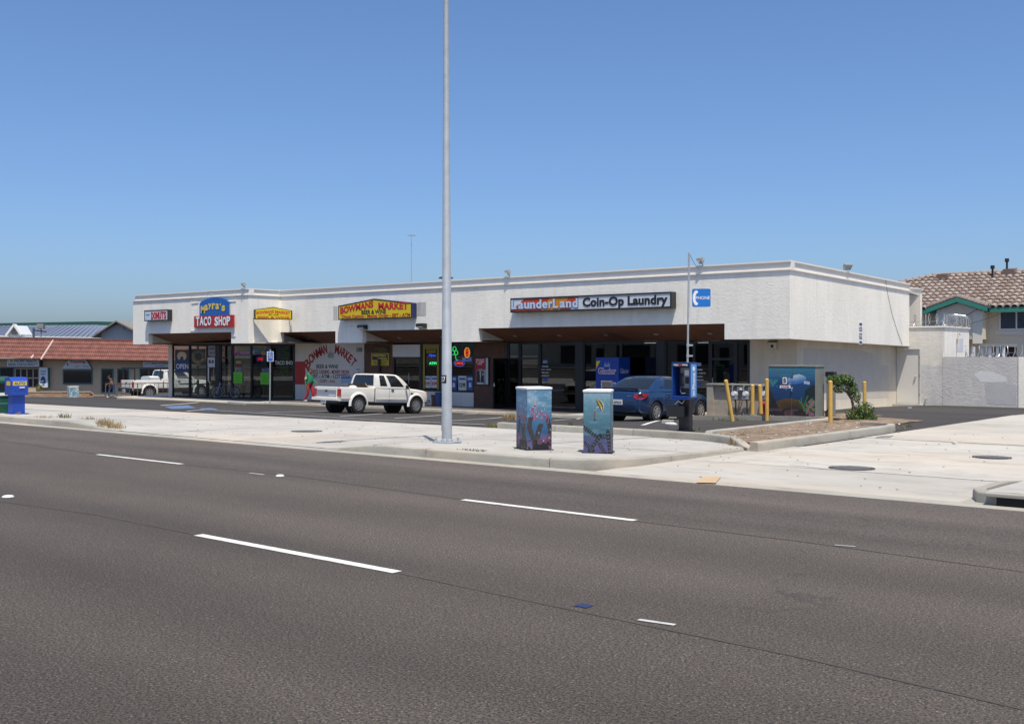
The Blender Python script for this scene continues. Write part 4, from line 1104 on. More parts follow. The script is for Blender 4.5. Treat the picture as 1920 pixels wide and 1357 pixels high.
obj('housing', MB().loft([[(-.17,-.1,-.12),(.17,-.1,-.12),(.17,-.1,.12),(-.17,-.1,.12)],[(-.08,.1,-.06),(.08,.1,-.06),(.08,.1,.06),(-.08,.1,.06)]]).xf(m), M_GREY, t, bevel=.01)
obj('lens', MB().box((-.14,-.108,-.1),(.14,-.1005,.1)).xf(m), mat('lens2',(0.4,0.4,0.4),.15), t)
# wall packs under the market sign
for px, py, lb in ((680.5,614,'dark wall light under the left half of the big market sign'),(791,611.5,'dark wall light right of the big market sign')):
    p = onY(px,py,YF-.1)
    t = thing('wall_light', lb, 'wall light', (p.x,YF,p.z-.1), 0, 'wall lights over the market')
    obj('housing', MB().prism([(-.22,-.001,.22),(-.22,-.26,.22),(-.22,-.28,.08),(-.22,-.001,.0)],(.44,0,0)), M_BLACK, t, bevel=.01)
    obj('lens', MB().prism([(-.19,-.03,.005),(-.19,-.282,.075),(-.19,-.284,.06),(-.19,-.03,-.012)],(.38,0,0)), mat('wl_lens',(0.5,0.5,0.48),.2), t)
# rooftop antenna and vent
p = onY(771.5,527,40.0)
t = thing('roof_antenna','thin mast with a small cross antenna on the roof','antenna',(p.x,40.0,4.3))
zt = onY(771.5,440,40.0).z
obj('mast', MB().cyl((0,0,0),(0,0,zt-4.3),.025,.018,8), M_GALV, t)
obj('boom', MB().bar((-.18,0,zt-4.35),(.18,.1,zt-4.35),.03,.03), M_GALV, t)
for x in (-.16,0,.16): obj('element', MB().cyl((x,-.2,zt-4.33),(x,.2,zt-4.33),.012,n=6), M_GALV, t)
p = onY(836,523,38.0)
t = thing('roof_vent','low dark roof vent peeking over the parapet behind the light pole','vent',(p.x,38.0,4.4))
obj('stack', MB().cyl((0,0,0),(0,0,p.z-4.4),.16,n=12), M_GREY, t); obj('cap', MB().lathe([(.35,0),(.36,.04),(.1,.12),(.001,.13)],(0,0,p.z-4.4+.02),14), M_BLACK, t)
# cable slung down the end fascia
cp = [onX(*q,XR+.015) for q in ((1660,521),(1664,548),(1673,590),(1683,622),(1692,646))]
single('loose_cable', MB().tube(cp,.008,5), M_GREY, 'thin loose cable hanging down the end fascia', 'cable')
# ================================================================== prints, posters and neon in the shop windows
def poster(name, label, px0, px1, py0, py1, y, m, off=.02, th=.006, group=None, cat='poster'):
    a, b = onY(px0,py0,y), onY(px1,py1,y); zt = (a.z+onY(px1,py0,y).z)/2; zb = (b.z+onY(px0,py1,y).z)/2
    t = thing(name, label, cat, ((a.x+b.x)/2, y-off, zb), 0, group)
    t['_r'] = (a.x,b.x,zb,zt)
    obj('sheet', MB().box((-(b.x-a.x)/2,0,0),((b.x-a.x)/2,th,zt-zb)), m, t)
    return t, b.x-a.x, zt-zb
def ptx(t, st, m, x, z, w, h, **k):
    M = world_of(t); return text(t, st, m, M @ Vector((x,-.004,z)), w, h, rz=t.rotation_euler.z, ext=.002, **k)
M_PAPER = mat('poster_paper', (0.62,0.62,0.6), .6); M_LIME = mat('lime_paper', (0.16,0.62,0.04), .6, var=.05)
M_PBLUE = mat('poster_blue', (0.03,0.10,0.38), .5); M_PYEL = mat('poster_yellow', (0.55,0.40,0.02), .5); M_PBLK = mat('poster_black', (0.02,0.02,0.02), .5)
# advertisement on the brown wall
def ad(u, v):
    if u > .84: return (.62,.62,.62)
    u /= .84
    if v > .56: c = (.42,.02,.03)
    else: c = mix3((.25,.02,.03),(.30,.34,.42), min(1,u*1.2))
    for z in (.93,.85,.77):
        if abs(v-z) < .022 and .1 < u < .85-.2*(z < .8) and hsh(int(u*22),z) > .25: c = (.75,.7,.7)
    if ((u-.5)/.14)**2+((v-.56)/.075)**2 < 1: c = (.50,.30,.20)
    if ((u-.5)/.15)**2+((v-.62)/.035)**2 < 1: c = (.08,.05,.04)
    if v < .49 and abs(u-.5) < .3+.1*(.49-v): c = (.02,.02,.03)
    if v < .48 and abs(u-.5) < .07*(v/.48): c = (.55,.55,.55)
    if ((u-.74)/.1)**2+((v-.38)/.05)**2 < 1: c = (.48,.29,.2)
    if v < .06 and abs(u-.5) < .3: c = (.6,.6,.6)
    return c
a, b = onY(892,671,YW), onY(916.5,720.5,YW)
t = thing('wall_advert','framed red advertisement on the brown siding beside the laundry door','advert',((a.x+b.x)/2,YW-.04,b.z))
zt, zb = a.z, b.z
wpart('frame', MB().box((a.x-.05,YW-.05,zb-.05),(b.x+.05,YW-.01,zt+.05)), M_BLACK, t)
paint('print', ad, 40, 70, (a.x,YW-.054,zb), (b.x-a.x,0,0), (0,0,zt-zb), M_PRINT, t)
# western union boards
t, w, h = poster('money_transfer_sign','black board lettered WESTERN UNION in dim yellow, the upper of two',699.5,729.5,650,660.5,YW,M_PBLK,.03,cat='sign')
ptx(t,'WESTERN',mat('dim_yellow',(0.20,0.14,0.01),.5),-.05,h*.68,w*.7,h*.3); ptx(t,'UNION',mat('dim_yellow2',(0.20,0.14,0.01),.5),.15,h*.28,w*.5,h*.3)
t, w, h = poster('money_transfer_sign','yellow framed board lettered WESTERN UNION beside the market door',697,730,662,685,YW,M_PYEL,.03,cat='sign')
obj('panel', MB().box((-w*.44,-.004,h*.45),(w*.44,-.0005,h*.93)), M_PBLK, t)
ptx(t,'WESTERN',M_LYEL,-.05,h*.8,w*.75,h*.17,bold=.04); ptx(t,'UNION',M_LYEL,.15,h*.57,w*.5,h*.17,bold=.04); ptx(t,'THE FASTEST WAY',M_PBLK,0,h*.3,w*.8,h*.09); ptx(t,'TO SEND MONEY',M_PBLK,0,h*.14,w*.7,h*.09)
for px, x0, y0, y1, lb in ((713,711,674,700,'x'),):
    single('door_post', MB().box((XY(711,YW),YW-.1,ZF),(XY(714.5,YW),YW-.04,onY(712,673,YW).z)), M_BLACK, 'slim black post standing before the yellow money board', 'post')
# market windows
yw = YW+.03
t, w, h = poster('window_poster','small dark yellow notice at the top of the market window',799,817,648.5,662,yw,mat('dull_yellow',(0.28,0.20,0.02),.6),.0)
ptx(t,'LOTTO',M_PBLK,0,h*.5,w*.7,h*.3)
def neon(label, st, px, py, w, h, col, s=2.2):
    p = onY(px,py,yw); t = thing('neon_sign', label, 'neon sign', (p.x,yw,p.z-.1), 0, 'neon signs in the windows')
    text(t, st, neon_mat('neon',col,s), p, XY(px+w/2,yw)-XY(px-w/2,yw), h/F_*yw/ray(px)[1], ext=.01, bold=-.004, name='tube'); 
    wpart('backing', MB().box((p.x-.03,yw+.02,p.z-.15),(p.x+.03,yw+.04,p.z+.15)), M_BLACK, t)
    return t, p
neon('small blue neon reading Open in the market window','Open',810.5,666.5,12,6,(0.05,0.10,0.9),1.6)
neon('green neon reading ATM in the market window','ATM',811.5,681,13,5,(0.05,0.9,0.25),2.0)
t, p = neon('red oval neon sign reading OPEN at the right market window','OPEN',861,681,14,4.5,(0.9,0.05,0.03),1.6)
wpart('tube', MB().tube([(p.x+.32*math.cos(k*.3142),yw,p.z+.13*math.sin(k*.3142)) for k in range(20)],.015,5,True), neon_mat('neonb',(0.08,0.1,0.5),1.2), t)
p = onY(852,661,yw); t = thing('neon_clover','green neon clover high in the right market window','neon sign',(p.x,yw,p.z-.3),0,'neon signs in the windows')
gn = neon_mat('neon_green',(0.03,0.55,0.12),1.6)
for dx, dz in ((-.1,.0),(.1,.0),(0,.17)): wpart('tube', MB().tube([(p.x+dx+.1*math.cos(k*.5236),yw,p.z+dz+.1*math.sin(k*.5236)) for k in range(12)],.018,5,True), gn, t)
wpart('tube', MB().tube([(p.x+.02,yw,p.z-.02),(p.x+.1,yw,p.z-.3),(p.x+.2,yw,p.z-.35)],.016,5), gn, t)
p = onY(875.5,661,yw); t = thing('neon_ring','orange and red neon ring above blue letters in the market window','neon sign',(p.x,yw,p.z-.5),0,'neon signs in the windows')
for r, c in ((.19,(0.8,0.30,0.03)),(.1,(0.8,0.05,0.02))): wpart('tube', MB().tube([(p.x+r*.75*math.cos(k*.3142),yw,p.z+r*1.15*math.sin(k*.3142)) for k in range(20)],.02,5,True), neon_mat('neonr',c,1.3), t)
text(t,'MILLER',neon_mat('neon_blue_dim',(0.08,0.13,0.35),.9),onY(876,673.5,yw),.55,.18,name='tube')
def price(u, v):
    c = (.62,.64,.66)
    if v < .12: c = (.1,.2,.45)
    if .62 < v < .95 and abs(u-.5) < .35: c = (.45,.5,.6) if hsh(int(u*9),int(v*30)) > .4 else c
    return c
for px0, px1, lb, bg_, st in ((795.5,807.5,'left of two rounded beer price cards in the market window',M_PAPER,'9.99'),(808.5,820.5,'right of two rounded beer price cards in the market window',M_PAPER,'8.99'),
                      (859.5,874.5,'white card priced 12.99 in the right market window',M_PAPER,'12.99'),(876,887,'blue card priced 5 beside the white price card',M_PBLUE,'5'),(846,856,'blue beer card half hidden behind the light pole',M_PBLUE,'B')):
    py0, py1 = (705,727) if px0 < 830 else (704.5,731.5)
    t, w, h = poster('price_card', lb, px0, px1, py0, py1, yw, bg_, .0, cat='price card')
    ptx(t, st, M_LRED if px0 < 830 else (M_LETBLK if bg_ is M_PAPER else M_LETWHT), 0, h*.36, w*(.75 if len(st) > 1 else .45), h*.3, bold=.04)
    obj('band', MB().box((-w*.4,-.003,h*.72),(w*.4,-.0005,h*.86)), M_PBLUE if bg_ is M_PAPER else M_PAPER, t)
single('window_rack', MB().box((XY(796,YW),YW+.15,sz+.02),(XY(822,YW),YW+.35,sz+.28)), mat('rack',(0.10,0.16,0.17),.5), 'pale green rack along the bottom of the market window', 'rack')
# red flyer on the painted wall and small notices
t, w, h = poster('red_notice','tall red notice at the near end of the painted wall',553.6,572.5,677.5,720.5,YW,M_RED,.012,cat='notice')
for k in range(6): ptx(t,'CERVEZA FRIA'[:7+k%3],M_LRED,0,h*(.14+.14*k),w*.6,h*.04)
t, w, h = poster('parking_notice','small white notice on the painted wall above the pickup cab',674,687,689,695.5,YW,M_PAPER,.3,cat='notice'); ptx(t,'PARKING',M_GRYL,0,h*.5,w*.7,h*.35)
obj('stake', MB().box((-.02,0.007,-.6),(.02,.03,0)), M_GREY, t)
t, w, h = poster('window_notice','pale blue and white notice on the wall behind the pickup bed',639.5,659,705.5,718,YW,mat('pale_blue_paper',(0.35,0.45,0.6),.6),.012,cat='notice')
obj('band', MB().box((-w*.45,-.003,h*.72),(w*.45,-.0005,h*.92)), M_PBLUE, t)
# laundry window stickers
for px, py, lb in ((1022,686,'white opening hours sticker in the laundry window behind the left cabinet'),(1309.5,692,'white opening hours sticker in the laundry window behind the payphone')):
    y = YW+.04; p = onY(px,py,y)
    t = thing('hours_sticker', lb, 'sticker', (p.x,y,p.z-.4))
    wpart('print', MB().box((p.x-.12,y-.003,p.z+.12),(p.x+.12,y,p.z+.24)), mat('sticker_blue',(0.25,0.32,0.5),.5), t)
    for k, (s_, ww) in enumerate((('HOURS',.34),('7:00 AM - 9:00 PM',.6),('OPEN DAILY',.4),('LAST WASH 8 PM',.42))):
        text(t, s_, M_LETWHT, (p.x,y-.002,p.z-.02-.13*k), ww, .055, ext=.001)
    wpart('print', MB().box((p.x-.1,y-.003,p.z-.64),(p.x+.1,y,p.z-.5)), M_PBLUE, t)
# taco shop glazing prints
def tposter(name, label, px0, px1, py0, py1, m, off=-.03, cat='poster', fn=None, nu=40, nv=30):
    a = tpt(px0,py1,off); b = tpt(px1,py1,off); zt = (tpt(px0,py0).z+tpt(px1,py0).z)/2; zb = (a.z+b.z)/2
    W = math.hypot(b.x-a.x,b.y-a.y)
    t = thing(name, label, cat, ((a.x+b.x)/2,(a.y+b.y)/2,zb), TRZ)
    obj('sheet', MB().box((-W/2,0,0),(W/2,.004,zt-zb)), m, t)
    if fn:
        M = world_of(t); o = M @ Vector((-W/2,-.003,0)); u = M @ Vector((W/2,-.003,0))-o
        paint('print', fn, nu, nv, o, u, (0,0,zt-zb), M_PRINT, t)
    return t, W, zt-zb
def food(u, v):
    n = fbm(u*5,v*4,11); k = hsh(math.floor(u*6+2*n), math.floor(v*4+2*n), 2)
    cs = ((.42,.30,.06),(.40,.36,.32),(.12,.22,.3),(.35,.12,.05),(.2,.25,.1),(.1,.1,.2))
    c = cs[int(k*5.99)]
    if u > .72: c = mix3(c,(.08,.11,.32),.75)
    return tuple(x*(.6+.7*n) for x in c)
def may(u, v):
    c = mix3((.30,.22,.22),(.20,.22,.30),u)
    if v < .3: c = (.32,.10,.22)
    if ((u-.13)/.1)**2+((v-.55)/.35)**2 < 1: c = (.5,.36,.34)
    if u < .08: c = (.3,.05,.06)
    return c
t, w, h = tposter('taco_banner','printed Mayra\'s TACO SHOP banner across the top of a window',437,468.5,645.5,665,M_PAPER,fn=may)
ptx(t,"Mayra's",mat('banner_yellow',(0.45,0.42,0.05),.5),w*.14,h*.62,w*.68,h*.42,bold=.03); ptx(t,'TACO SHOP',mat('banner_pink',(0.65,0.35,0.5),.5),w*.18,h*.18,w*.58,h*.18,bold=.03)
tposter('food_banner','banner of colourful food pictures across the top of a window',472.5,507,645,665,M_PAPER,fn=food)
def donut_open(u, v):
    c = (.02,.045,.13)
    if v > .56:
        c = (.05,.03,.03)
        r = ((u-.5)/.34)**2+((v-.72)/.2)**2
        if r < 1 and not (((u-.5)/.12)**2+((v-.60)/.12)**2 < 1): c = (.55,.42,.28)
        if ((u-.55)/.42)**2+((v-.8)/.19)**2 < 1 and r > 1: c = (.11,.05,.04)
    return c
t, w, h = tposter('open_poster','dark blue OPEN poster with a pale donut behind the end window',327.5,353,656,698,M_PBLUE,fn=donut_open,nu=30,nv=50)
ptx(t,'OPEN',M_LETWHT,.03,h*.27,w*.88,h*.22,bold=.0)
def wreath(u, v):
    r = math.hypot(u-.5,(v-.5)); c = (.03,.03,.028)
    if .25 < r < .47: c = mix3((.05,.06,.05),(.30,.20,.05), max(0,min(1,(fbm(u*9,v*9,4)-.3)*1.6+(v < .35)*.3)))
    return c
tposter('donut_poster','dark poster with a ring of donuts behind the second window',358,384.5,654,683,M_PBLK,fn=wreath)
tposter('white_poster','grey white notice in the door transom of the end shop',389.5,403.5,647.5,666.5,M_PAPER,fn=lambda u,v: (.20,.10,.10) if (abs(v-.68) < .09 or abs(v-.27) < .09) and .1 < u < .9 and hsh(int(u*12),int(v*3)) > .3 else (.28,.30,.33))
def crown(u, v):
    c = (.55,.56,.58)
    if abs(v-.55) < .17 and abs(u-.5) < .36 and (v < .55 or hsh(int(u*9),1) > .35): c = (.03,.04,.07)
    if abs(v-.52) < .05 and abs(u-.5) < .12: c = (.5,.5,.55)
    return c
tposter('crown_poster','white poster with a dark emblem hung in the shop door',389.5,403,670,688,M_PAPER,off=.008,fn=crown,nu=24,nv=24)
single('white_strip', MB().box((ts(390),-.02,tpt(390,715).z),(ts(392.2),.02,tpt(390,688.5).z)).xf(TM), M_PAPER, 'narrow white strip hanging below the emblem poster', 'paper strip')
for a_, b_, c_, d_, lb in ((438,454.5,697.5,718.5,'lime green flyer in the taco window behind the bicycle'),(488.5,504.5,698.5,720.5,'lime green flyer beside the parking sign post')):
    t, w, h = tposter('lime_flyer', lb, a_, b_, c_, d_, M_LIME, off=.01, cat='flyer')
    for k in range(5): ptx(t,'SPECIAL TACO'[:6+k],mat('lime_ink',(0.05,0.28,0.03),.6),0,h*(.2+.14*k),w*.7,h*.05)
t, w, h = tposter('open_card','small framed card reading OPEN in the taco window',440,453,674.5,688,mat('dull_card',(0.10,0.07,0.06),.5)); ptx(t,'OPEN',M_LYEL,0,h*.65,w*.75,h*.35); obj('band', MB().box((-w*.45,-.003,h*.08),(w*.45,-.0005,h*.42)), mat('dull_red',(0.2,0.02,0.02),.5), t)
tposter('photo_card','dark photo card above the lime flyer in the taco window',440,453.5,689,697.3,M_PAPER,fn=food,nu=20,nv=14)
tposter('photo_card','dark photo card above the flyer by the sign post',490,504,690.5,698.3,M_PAPER,fn=lambda u,v: food(u+3,v+1),nu=20,nv=14)
p = tpt(486.5,673); t = thing('neon_sign','red and blue oval neon OPEN in the taco window','neon sign',(p.x,p.y,p.z-.2),TRZ,'neon signs in the windows')
text(t,'OPEN',neon_mat('neon_red',(0.9,0.03,0.03),1.8),p-TN*.06,.33,.16,rz=TRZ,ext=.01,name='tube')
wpart('tube', MB().tube([p-TN*.06+TD*.24*math.cos(k*.3142)+Vector((0,0,.15*math.sin(k*.3142))) for k in range(20)],.012,5,True), neon_mat('neon_blue',(0.05,0.08,0.5),1.2), t)
p = tpt(533.5,680,.005); t = thing('window_lettering','white TACO SHOP lettering with green menu lines on the dark pane','lettering',(p.x,p.y,p.z-1.0),TRZ)
text(t,'TACO SHOP',M_LETWHT,p-TN*.02,1.22,.2,rz=TRZ,ext=.001,bold=.02)
M_MENU = mat('menu_green',(0.05,0.13,0.02),.6)
for k, (dy, ww) in enumerate(((-24,.5),(-18,.6),(-12.5,.62),(-7.5,.5),(7.5,.6),(12.5,.62),(17.5,.5),(23,.42))):
    q = tpt(533,680+dy,.005); text(t,('BURRITOS','ENCHILADAS','QUESADILLAS','TORTAS','CHIMICHANGA','CARNE ASADA','NACHOS','FAJITAS')[k],M_MENU,q-TN*.02,ww,.09,rz=TRZ,ext=.001)
single('dark_pane_board', MB().box((ts(511),.08,ZF+.75),(ts(549),.1,GT-.06)).xf(TM), mat('menu_board',(0.012,0.014,0.012),.35), 'dark board behind the lettered pane at the end of the taco shop', 'board')
single('display_shelf', MB().box((ts(324),.5,tpt(330,719).z-.06),(ts(386),.95,tpt(330,719).z)).xf(TM), mat('green_shelf',(0.08,0.22,0.08),.5), 'green edged shelf behind the donut shop windows', 'shelf')
# laundry machines seen dimly behind the glass
M_WASH = mat('washer_white',(0.55,0.55,0.54),.4)
for px, lb in ((1105,'white washing machine behind the laundry glass left of the blue vending machine'),(1345,'white washing machine behind the laundry door by the meter wall')):
    x = XY(px,YW)-.8
    t = thing('washing_machine', lb, 'washing machine', (x,37.4,ZF), 0, 'washing machines in the laundry')
    obj('cabinet', MB().box((-.34,0,0.02),(.34,.7,1.0)), M_WASH, t, bevel=.015)
    obj('door', MB().lathe([(.2,0),(.2,-.04),(.14,-.05),(.001,-.03)],(0,-.001,.5),18,'y'), M_CHROME, t)
    obj('control_panel', MB().box((-.32,-.012,.84),(.32,-.001,.97)), M_GREY, t)
# ================================================================== yard walls and house beyond the end of the shops
YB = 45.75
M_ENCL = stucco_mat('enclosure_stucco', (0.74,0.70,0.62), .3, .15, 8)
M_GWALL = stucco_mat('grey_yard_wall', (0.62,0.60,0.575), .4, .15, 10)
gz = lambda x, y: g(x,y)
xe0, xe1 = XWR+.01, onY(1768,700,YB).x
zt = onY(1740,614,YB).z
enc = thing('yard_enclosure', 'cream stucco enclosure with a plain door behind the shop end', 'outbuilding', ((xe0+xe1)/2,YB,g(-15,YB)))
xd0, xd1 = onY(1691,700,YB).x, onY(1724.5,700,YB).x
zd = onY(1708,654.5,YB).z; z0 = g(-15,YB)-.05
wpart('wall', ngon_prism([(xd1,YB,z0),(xe1,YB,z0),(xe1,YB,zt),(xe0,YB,zt),(xe0,YB,zd),(xd1,YB,zd)],(0,.2,0)), M_ENCL, enc)
ye = onX(1817,640,xe1).y
wpart('wall', MB().box((xe1-.2,YB+.201,z0),(xe1-.001,ye,zt)), M_STUCCO, enc)
wpart('wall', MB().box((xe0,ye-.2,z0),(xe1-.201,ye-.001,zt)), M_ENCL, enc)
wpart('coping', MB().box((xe0,YB-.04,zt+.001),(xe1+.05,YB+.22,zt+.06)), M_COPING, enc)
wpart('coping', MB().box((xe1-.22,YB+.221,zt+.001),(xe1+.05,ye+.05,zt+.06)), M_COPING, enc)
M_DOOR = mat('cream_door', (0.66,0.63,0.57), .55, var=.04, dirt=.2, dscale=3, dcol=(.4,.38,.34))
dr = wpart('door', MB().box((xe0+.005,YB+.05,z0+.12),(xd1-.01,YB+.1,zd-.01)), M_DOOR, enc)
fr = MB().box((xd1-.0,YB-.015,z0+.05),(xd1+.05,YB-.002,zd+.05)).box((xe0,YB-.015,zd+.002),(xd1,YB-.002,zd+.05))
wpart('frame', fr, M_DOOR, dr)
wpart('handle', MB().sphere((onY(1716,706,YB).x,YB-.0,onY(1716,706,YB).z),.04), M_GALV, dr)
for py in (670,705,740): 
    q = onY(1723.5,py,YB); wpart('hinge', MB().box((q.x-.02,YB+.03,q.z-.06),(q.x+.02,YB+.049,q.z+.06)), M_GREY, dr)
wpart('step', MB().box((xe0,YB-.4,z0-.1),(xd1+.2,YB-.002,z0+.11)), M_SIDEWALK, enc)
a, b = onY(1727,684,YB), onY(1767.5,757,YB)
wpart('cover_paint_patch', MB().box((a.x,YB-.004,b.z),(xe1-.002,YB-.001,a.z)), M_GWALL, enc)
q = onY(1735,751,YB-.1); wpart('faucet', MB().tube([(q.x,YB,q.z+.1),(q.x,YB-.1,q.z+.08),(q.x-.05,YB-.12,q.z-.15)],.03), M_GALV, enc)
a = onX(1797,628,xe1+.1); wpart('lamp_pipe', MB().tube([(xe1+.1,a.y+.25,a.z+.02),(xe1+.1,a.y,a.z+.08),(xe1+.1,a.y,a.z-.55)],.03), M_WALLW, enc)
a, b = onX(1794,634,xe1), onX(1806,660,xe1)
wpart('cover_paint_patch', MB().box((xe1,a.y,b.z),(xe1+.003,b.y,a.z)), mat('pale_patch',(0.62,0.64,0.67),.8), enc)
# grey yard wall
gx0, gx1 = xe1+.002, onY(1910,700,YB).x; gt = onY(1840,669,YB).z
yw_ = thing('yard_wall', 'grey stucco yard wall with lighter paint patches beside the alley', 'wall', ((gx0+gx1)/2,YB,g(-12,YB)))
wpart('wall', MB().box((gx0,YB-.02,z0-.2),(gx1,YB+.18,gt)), M_GWALL, yw_)
wpart('end_post', MB().box((gx1+.001,YB-.05,z0-.2),(gx1+.5,YB+.25,gt+.0)), M_STUCCO, yw_)
pp = [onY(*q,YB-.02) for q in ((1826,702),(1838,695),(1862,698),(1884,706),(1889,716),(1860,717),(1838,716))]
wpart('cover_paint_patch', ngon_prism([(p.x,YB-.024,p.z) for p in pp],(0,.003,0)), mat('light_patch',(0.66,0.66,0.65),.8,var=.04), yw_)
pp = [onY(*q,YB-.02) for q in ((1846,719),(1905,720),(1906,760),(1850,757))]
wpart('cover_paint_patch', ngon_prism([(p.x,YB-.024,p.z) for p in pp],(0,.003,0)), mat('dark_patch',(0.47,0.46,0.46),.8,var=.06), yw_)
# razor wire coils
M_WIRE = mat('razor_wire', (0.55,0.56,0.57), .3, metal=.8)
def coil(label, p0, p1, r, turns, loc):
    p0, p1 = Vector(p0), Vector(p1); d = (p1-p0); L_ = d.length; d.normalize(); u = Vector((0,0,1)); v = d.cross(u)
    pts = []; n = turns*12
    for i in range(n+1):
        a = 2*math.pi*i/12; rr = r*(1+.15*(hsh(i//12,3)-.5))
        pts.append(p0+d*(L_*i/n)+u*(rr*math.cos(a))+v*(rr*math.sin(a)))
    t = thing('razor_wire', label, 'razor wire', (p0.x,p0.y,p0.z-r), group='coils of razor wire')
    wpart('coil', MB().tube(pts,.014,4), M_WIRE, t)
    wpart('tension_wire', MB().tube([p0-u*.05,p1-u*.05],.01,4), M_WIRE, t)
    for k in range(3):
        q = p0+d*(L_*k/2); wpart('stake', MB().bar(q-u*(r+.02),q+u*r,.03,.03), M_GALV, t)
coil('shiny razor wire coil along the top of the cream enclosure', (xe0+.3,YB+.6,zt+.32), (xe1-.1,YB+.5,zt+.32), .26, 5, None)
coil('razor wire coil along the side edge of the cream enclosure', (xe1-.05,YB+.7,zt+.32), (xe1-.05,ye-.2,zt+.32), .26, 8, None)
coil('razor wire coil behind the grey yard wall', (gx0+.5,YB+1.4,gt+.22), (gx1-.2,YB+1.4,gt+.22), .24, 8, None)
# trellis roof with white posts behind the yard wall
ts_ = thing('carport', 'low dark carport with white posts behind the grey yard wall', 'carport', ((gx0+gx1)/2,50,g(-13,50)))
cz = onY(1830,650,50.5).z
wpart('roof', MB().box((gx0+.2,50.3,cz),(onY(1885,650,50.5).x,52.5,cz+.12)), M_GREY, ts_)
wpart('back_panel', MB().box((gx0+.2,52.3,-1.2),(onY(1885,650,50.5).x,52.45,cz)), mat('carport_brown',(0.05,0.025,0.02),.7), ts_)
for px in (1826,1842,1857,1871,1882):
    x = onY(px,660,50.5).x; wpart('post', MB().box((x-.06,50.4,-1.1),(x+.06,50.5,cz)), M_WHITE, ts_)
# ------------------------------------------------------------------ house with a clay tile roof
YH = 62.5
M_HWALL = mat('house_stucco', (0.72,0.63,0.48), .85, var=.04, vscale=2, bump=.15, bscale=30)
M_HTRIM = mat('house_trim_stucco', (0.72,0.67,0.57), .85, var=.03)
M_GREEN = mat('green_fascia', (0.045,0.22,0.165), .5, var=.06)
M_TILE = mat('clay_tile', (0.20,0.15,0.125), .85, var=.2, vscale=4)
M_TILE2 = mat('clay_tile_pale', (0.26,0.21,0.18), .85, var=.2, vscale=4)
ez = onY(1890,578,YH).z
hs = thing('tile_roof_house', 'cream two storey house with clay tile roof and green fascia', 'house', (-15,YH,g(-15,60)))
wpart('wall', MB().box((-29.5,YH,-1.4),(2,YH+10,ez+.2)), M_HWALL, hs)
ey = YH-.7; D = 5.7; pitch = .40
rz0 = ez+.05
def roofz(y): return rz0+pitch*(y-ey)
xr0 = -20.9
rf = wpart('roof', MB().add([(-30.3,ey,rz0),(3,ey,rz0),(3,ey+D,roofz(ey+D)),(xr0,ey+D,roofz(ey+D)),(-30.3,ey+2*D,rz0),(3,ey+2*D,rz0)],[(0,1,2,3),(0,3,4),(3,2,5,4)]), M_TILE, hs)
wpart('fascia_board', MB().box((-30.3,ey-.04,rz0-.27),(3,ey+.0,rz0-.01)), M_GREEN, hs)
wpart('eave', MB().box((-30.2,ey+.001,rz0-.2),(2.9,YH-.001,rz0-.15)), M_HTRIM, hs)
# barrel tiles: one object each where the photograph shows them
def tile_mesh(L_=.5, r=.16):
    mb = MB(); n = 6; vs = []
    for s, rr, lift in ((0,r,.035),(L_,r*.85,.0)):
        for i in range(n+1):
            a = math.pi*i/n; vs.append((-rr*math.cos(a), s, rr*math.sin(a)*.7+lift))
    for i in range(n+1):
        a = math.pi*i/n; vs.append((-r*.86*math.cos(a),.002,r*.86*math.sin(a)*.7+.02))
    mb.add(vs,[(i,i+1,n+2+i,n+1+i) for i in range(n)]+[(i,2*n+2+i,2*n+3+i,i+1) for i in range(n)])
    return mb
ang = math.atan(pitch); rows, sp = 11, .372
row_l = (D/math.cos(ang))/rows
me1 = tile_mesh(row_l*1.12).mesh('tile', False); me1.materials.append(M_TILE); smooth(me1,60)
me2 = me1.copy(); me2.materials.clear(); me2.materials.append(M_TILE2)
x_a = -23.0; cols = 27
base_m = tile_mesh(row_l*1.12); rest = MB()
for r_ in range(rows):
    y = ey+r_*row_l*math.cos(ang)-.05; z = roofz(y)+.01
    hipx = -30.3+(xr0+30.3)*((y-ey)/D)
    c = math.ceil((hipx-x_a)/sp)
    for k in range(c, int((3-x_a)/sp)):
        x = x_a+k*sp+.0*r_
        rotm = Matrix.Translation((x,y,z)) @ Matrix.Rotation(ang-.03,4,'X')
        if 0 <= k < cols:
            o = bpy.data.objects.new('roof_tile', me1 if hsh(k,r_,1) > .55 else me2); COL.objects.link(o)
            o.location = (x,y,z); o.rotation_euler = (ang-.03,0,R(3)*(hsh(k,r_)-.5)); hang(o, rf)
        else: rest.add([rotm @ p for p in base_m.v], base_m.f)
o = wpart('tile_field', rest, M_TILE, rf, sm=60, fix=False); o['kind'] = 'stuff'
rd = MB()
for k in range(60):
    x = xr0+k*.4
    if x < 3: rd.loft([[(x,ey+D+.16*math.cos(a),roofz(ey+D)+.02+.16*math.sin(a)) for a in [math.pi*i/6 for i in range(7)]],[(x+.44,ey+D+.14*math.cos(a),roofz(ey+D)-.01+.14*math.sin(a)) for a in [math.pi*i/6 for i in range(7)]]])
wpart('ridge_tiles', rd, M_TILE2, rf)
hp = MB(); a = Vector((-30.3,ey,rz0)); b = Vector((xr0,ey+D,roofz(ey+D))); 
for k in range(28):
    p, q = a.lerp(b,k/28), a.lerp(b,(k+1.1)/28); hp.cyl(p+Vector((0,0,.05)),q+Vector((0,0,.02)),.16,.13,8)
wpart('hip_tiles', hp, M_TILE2, rf)
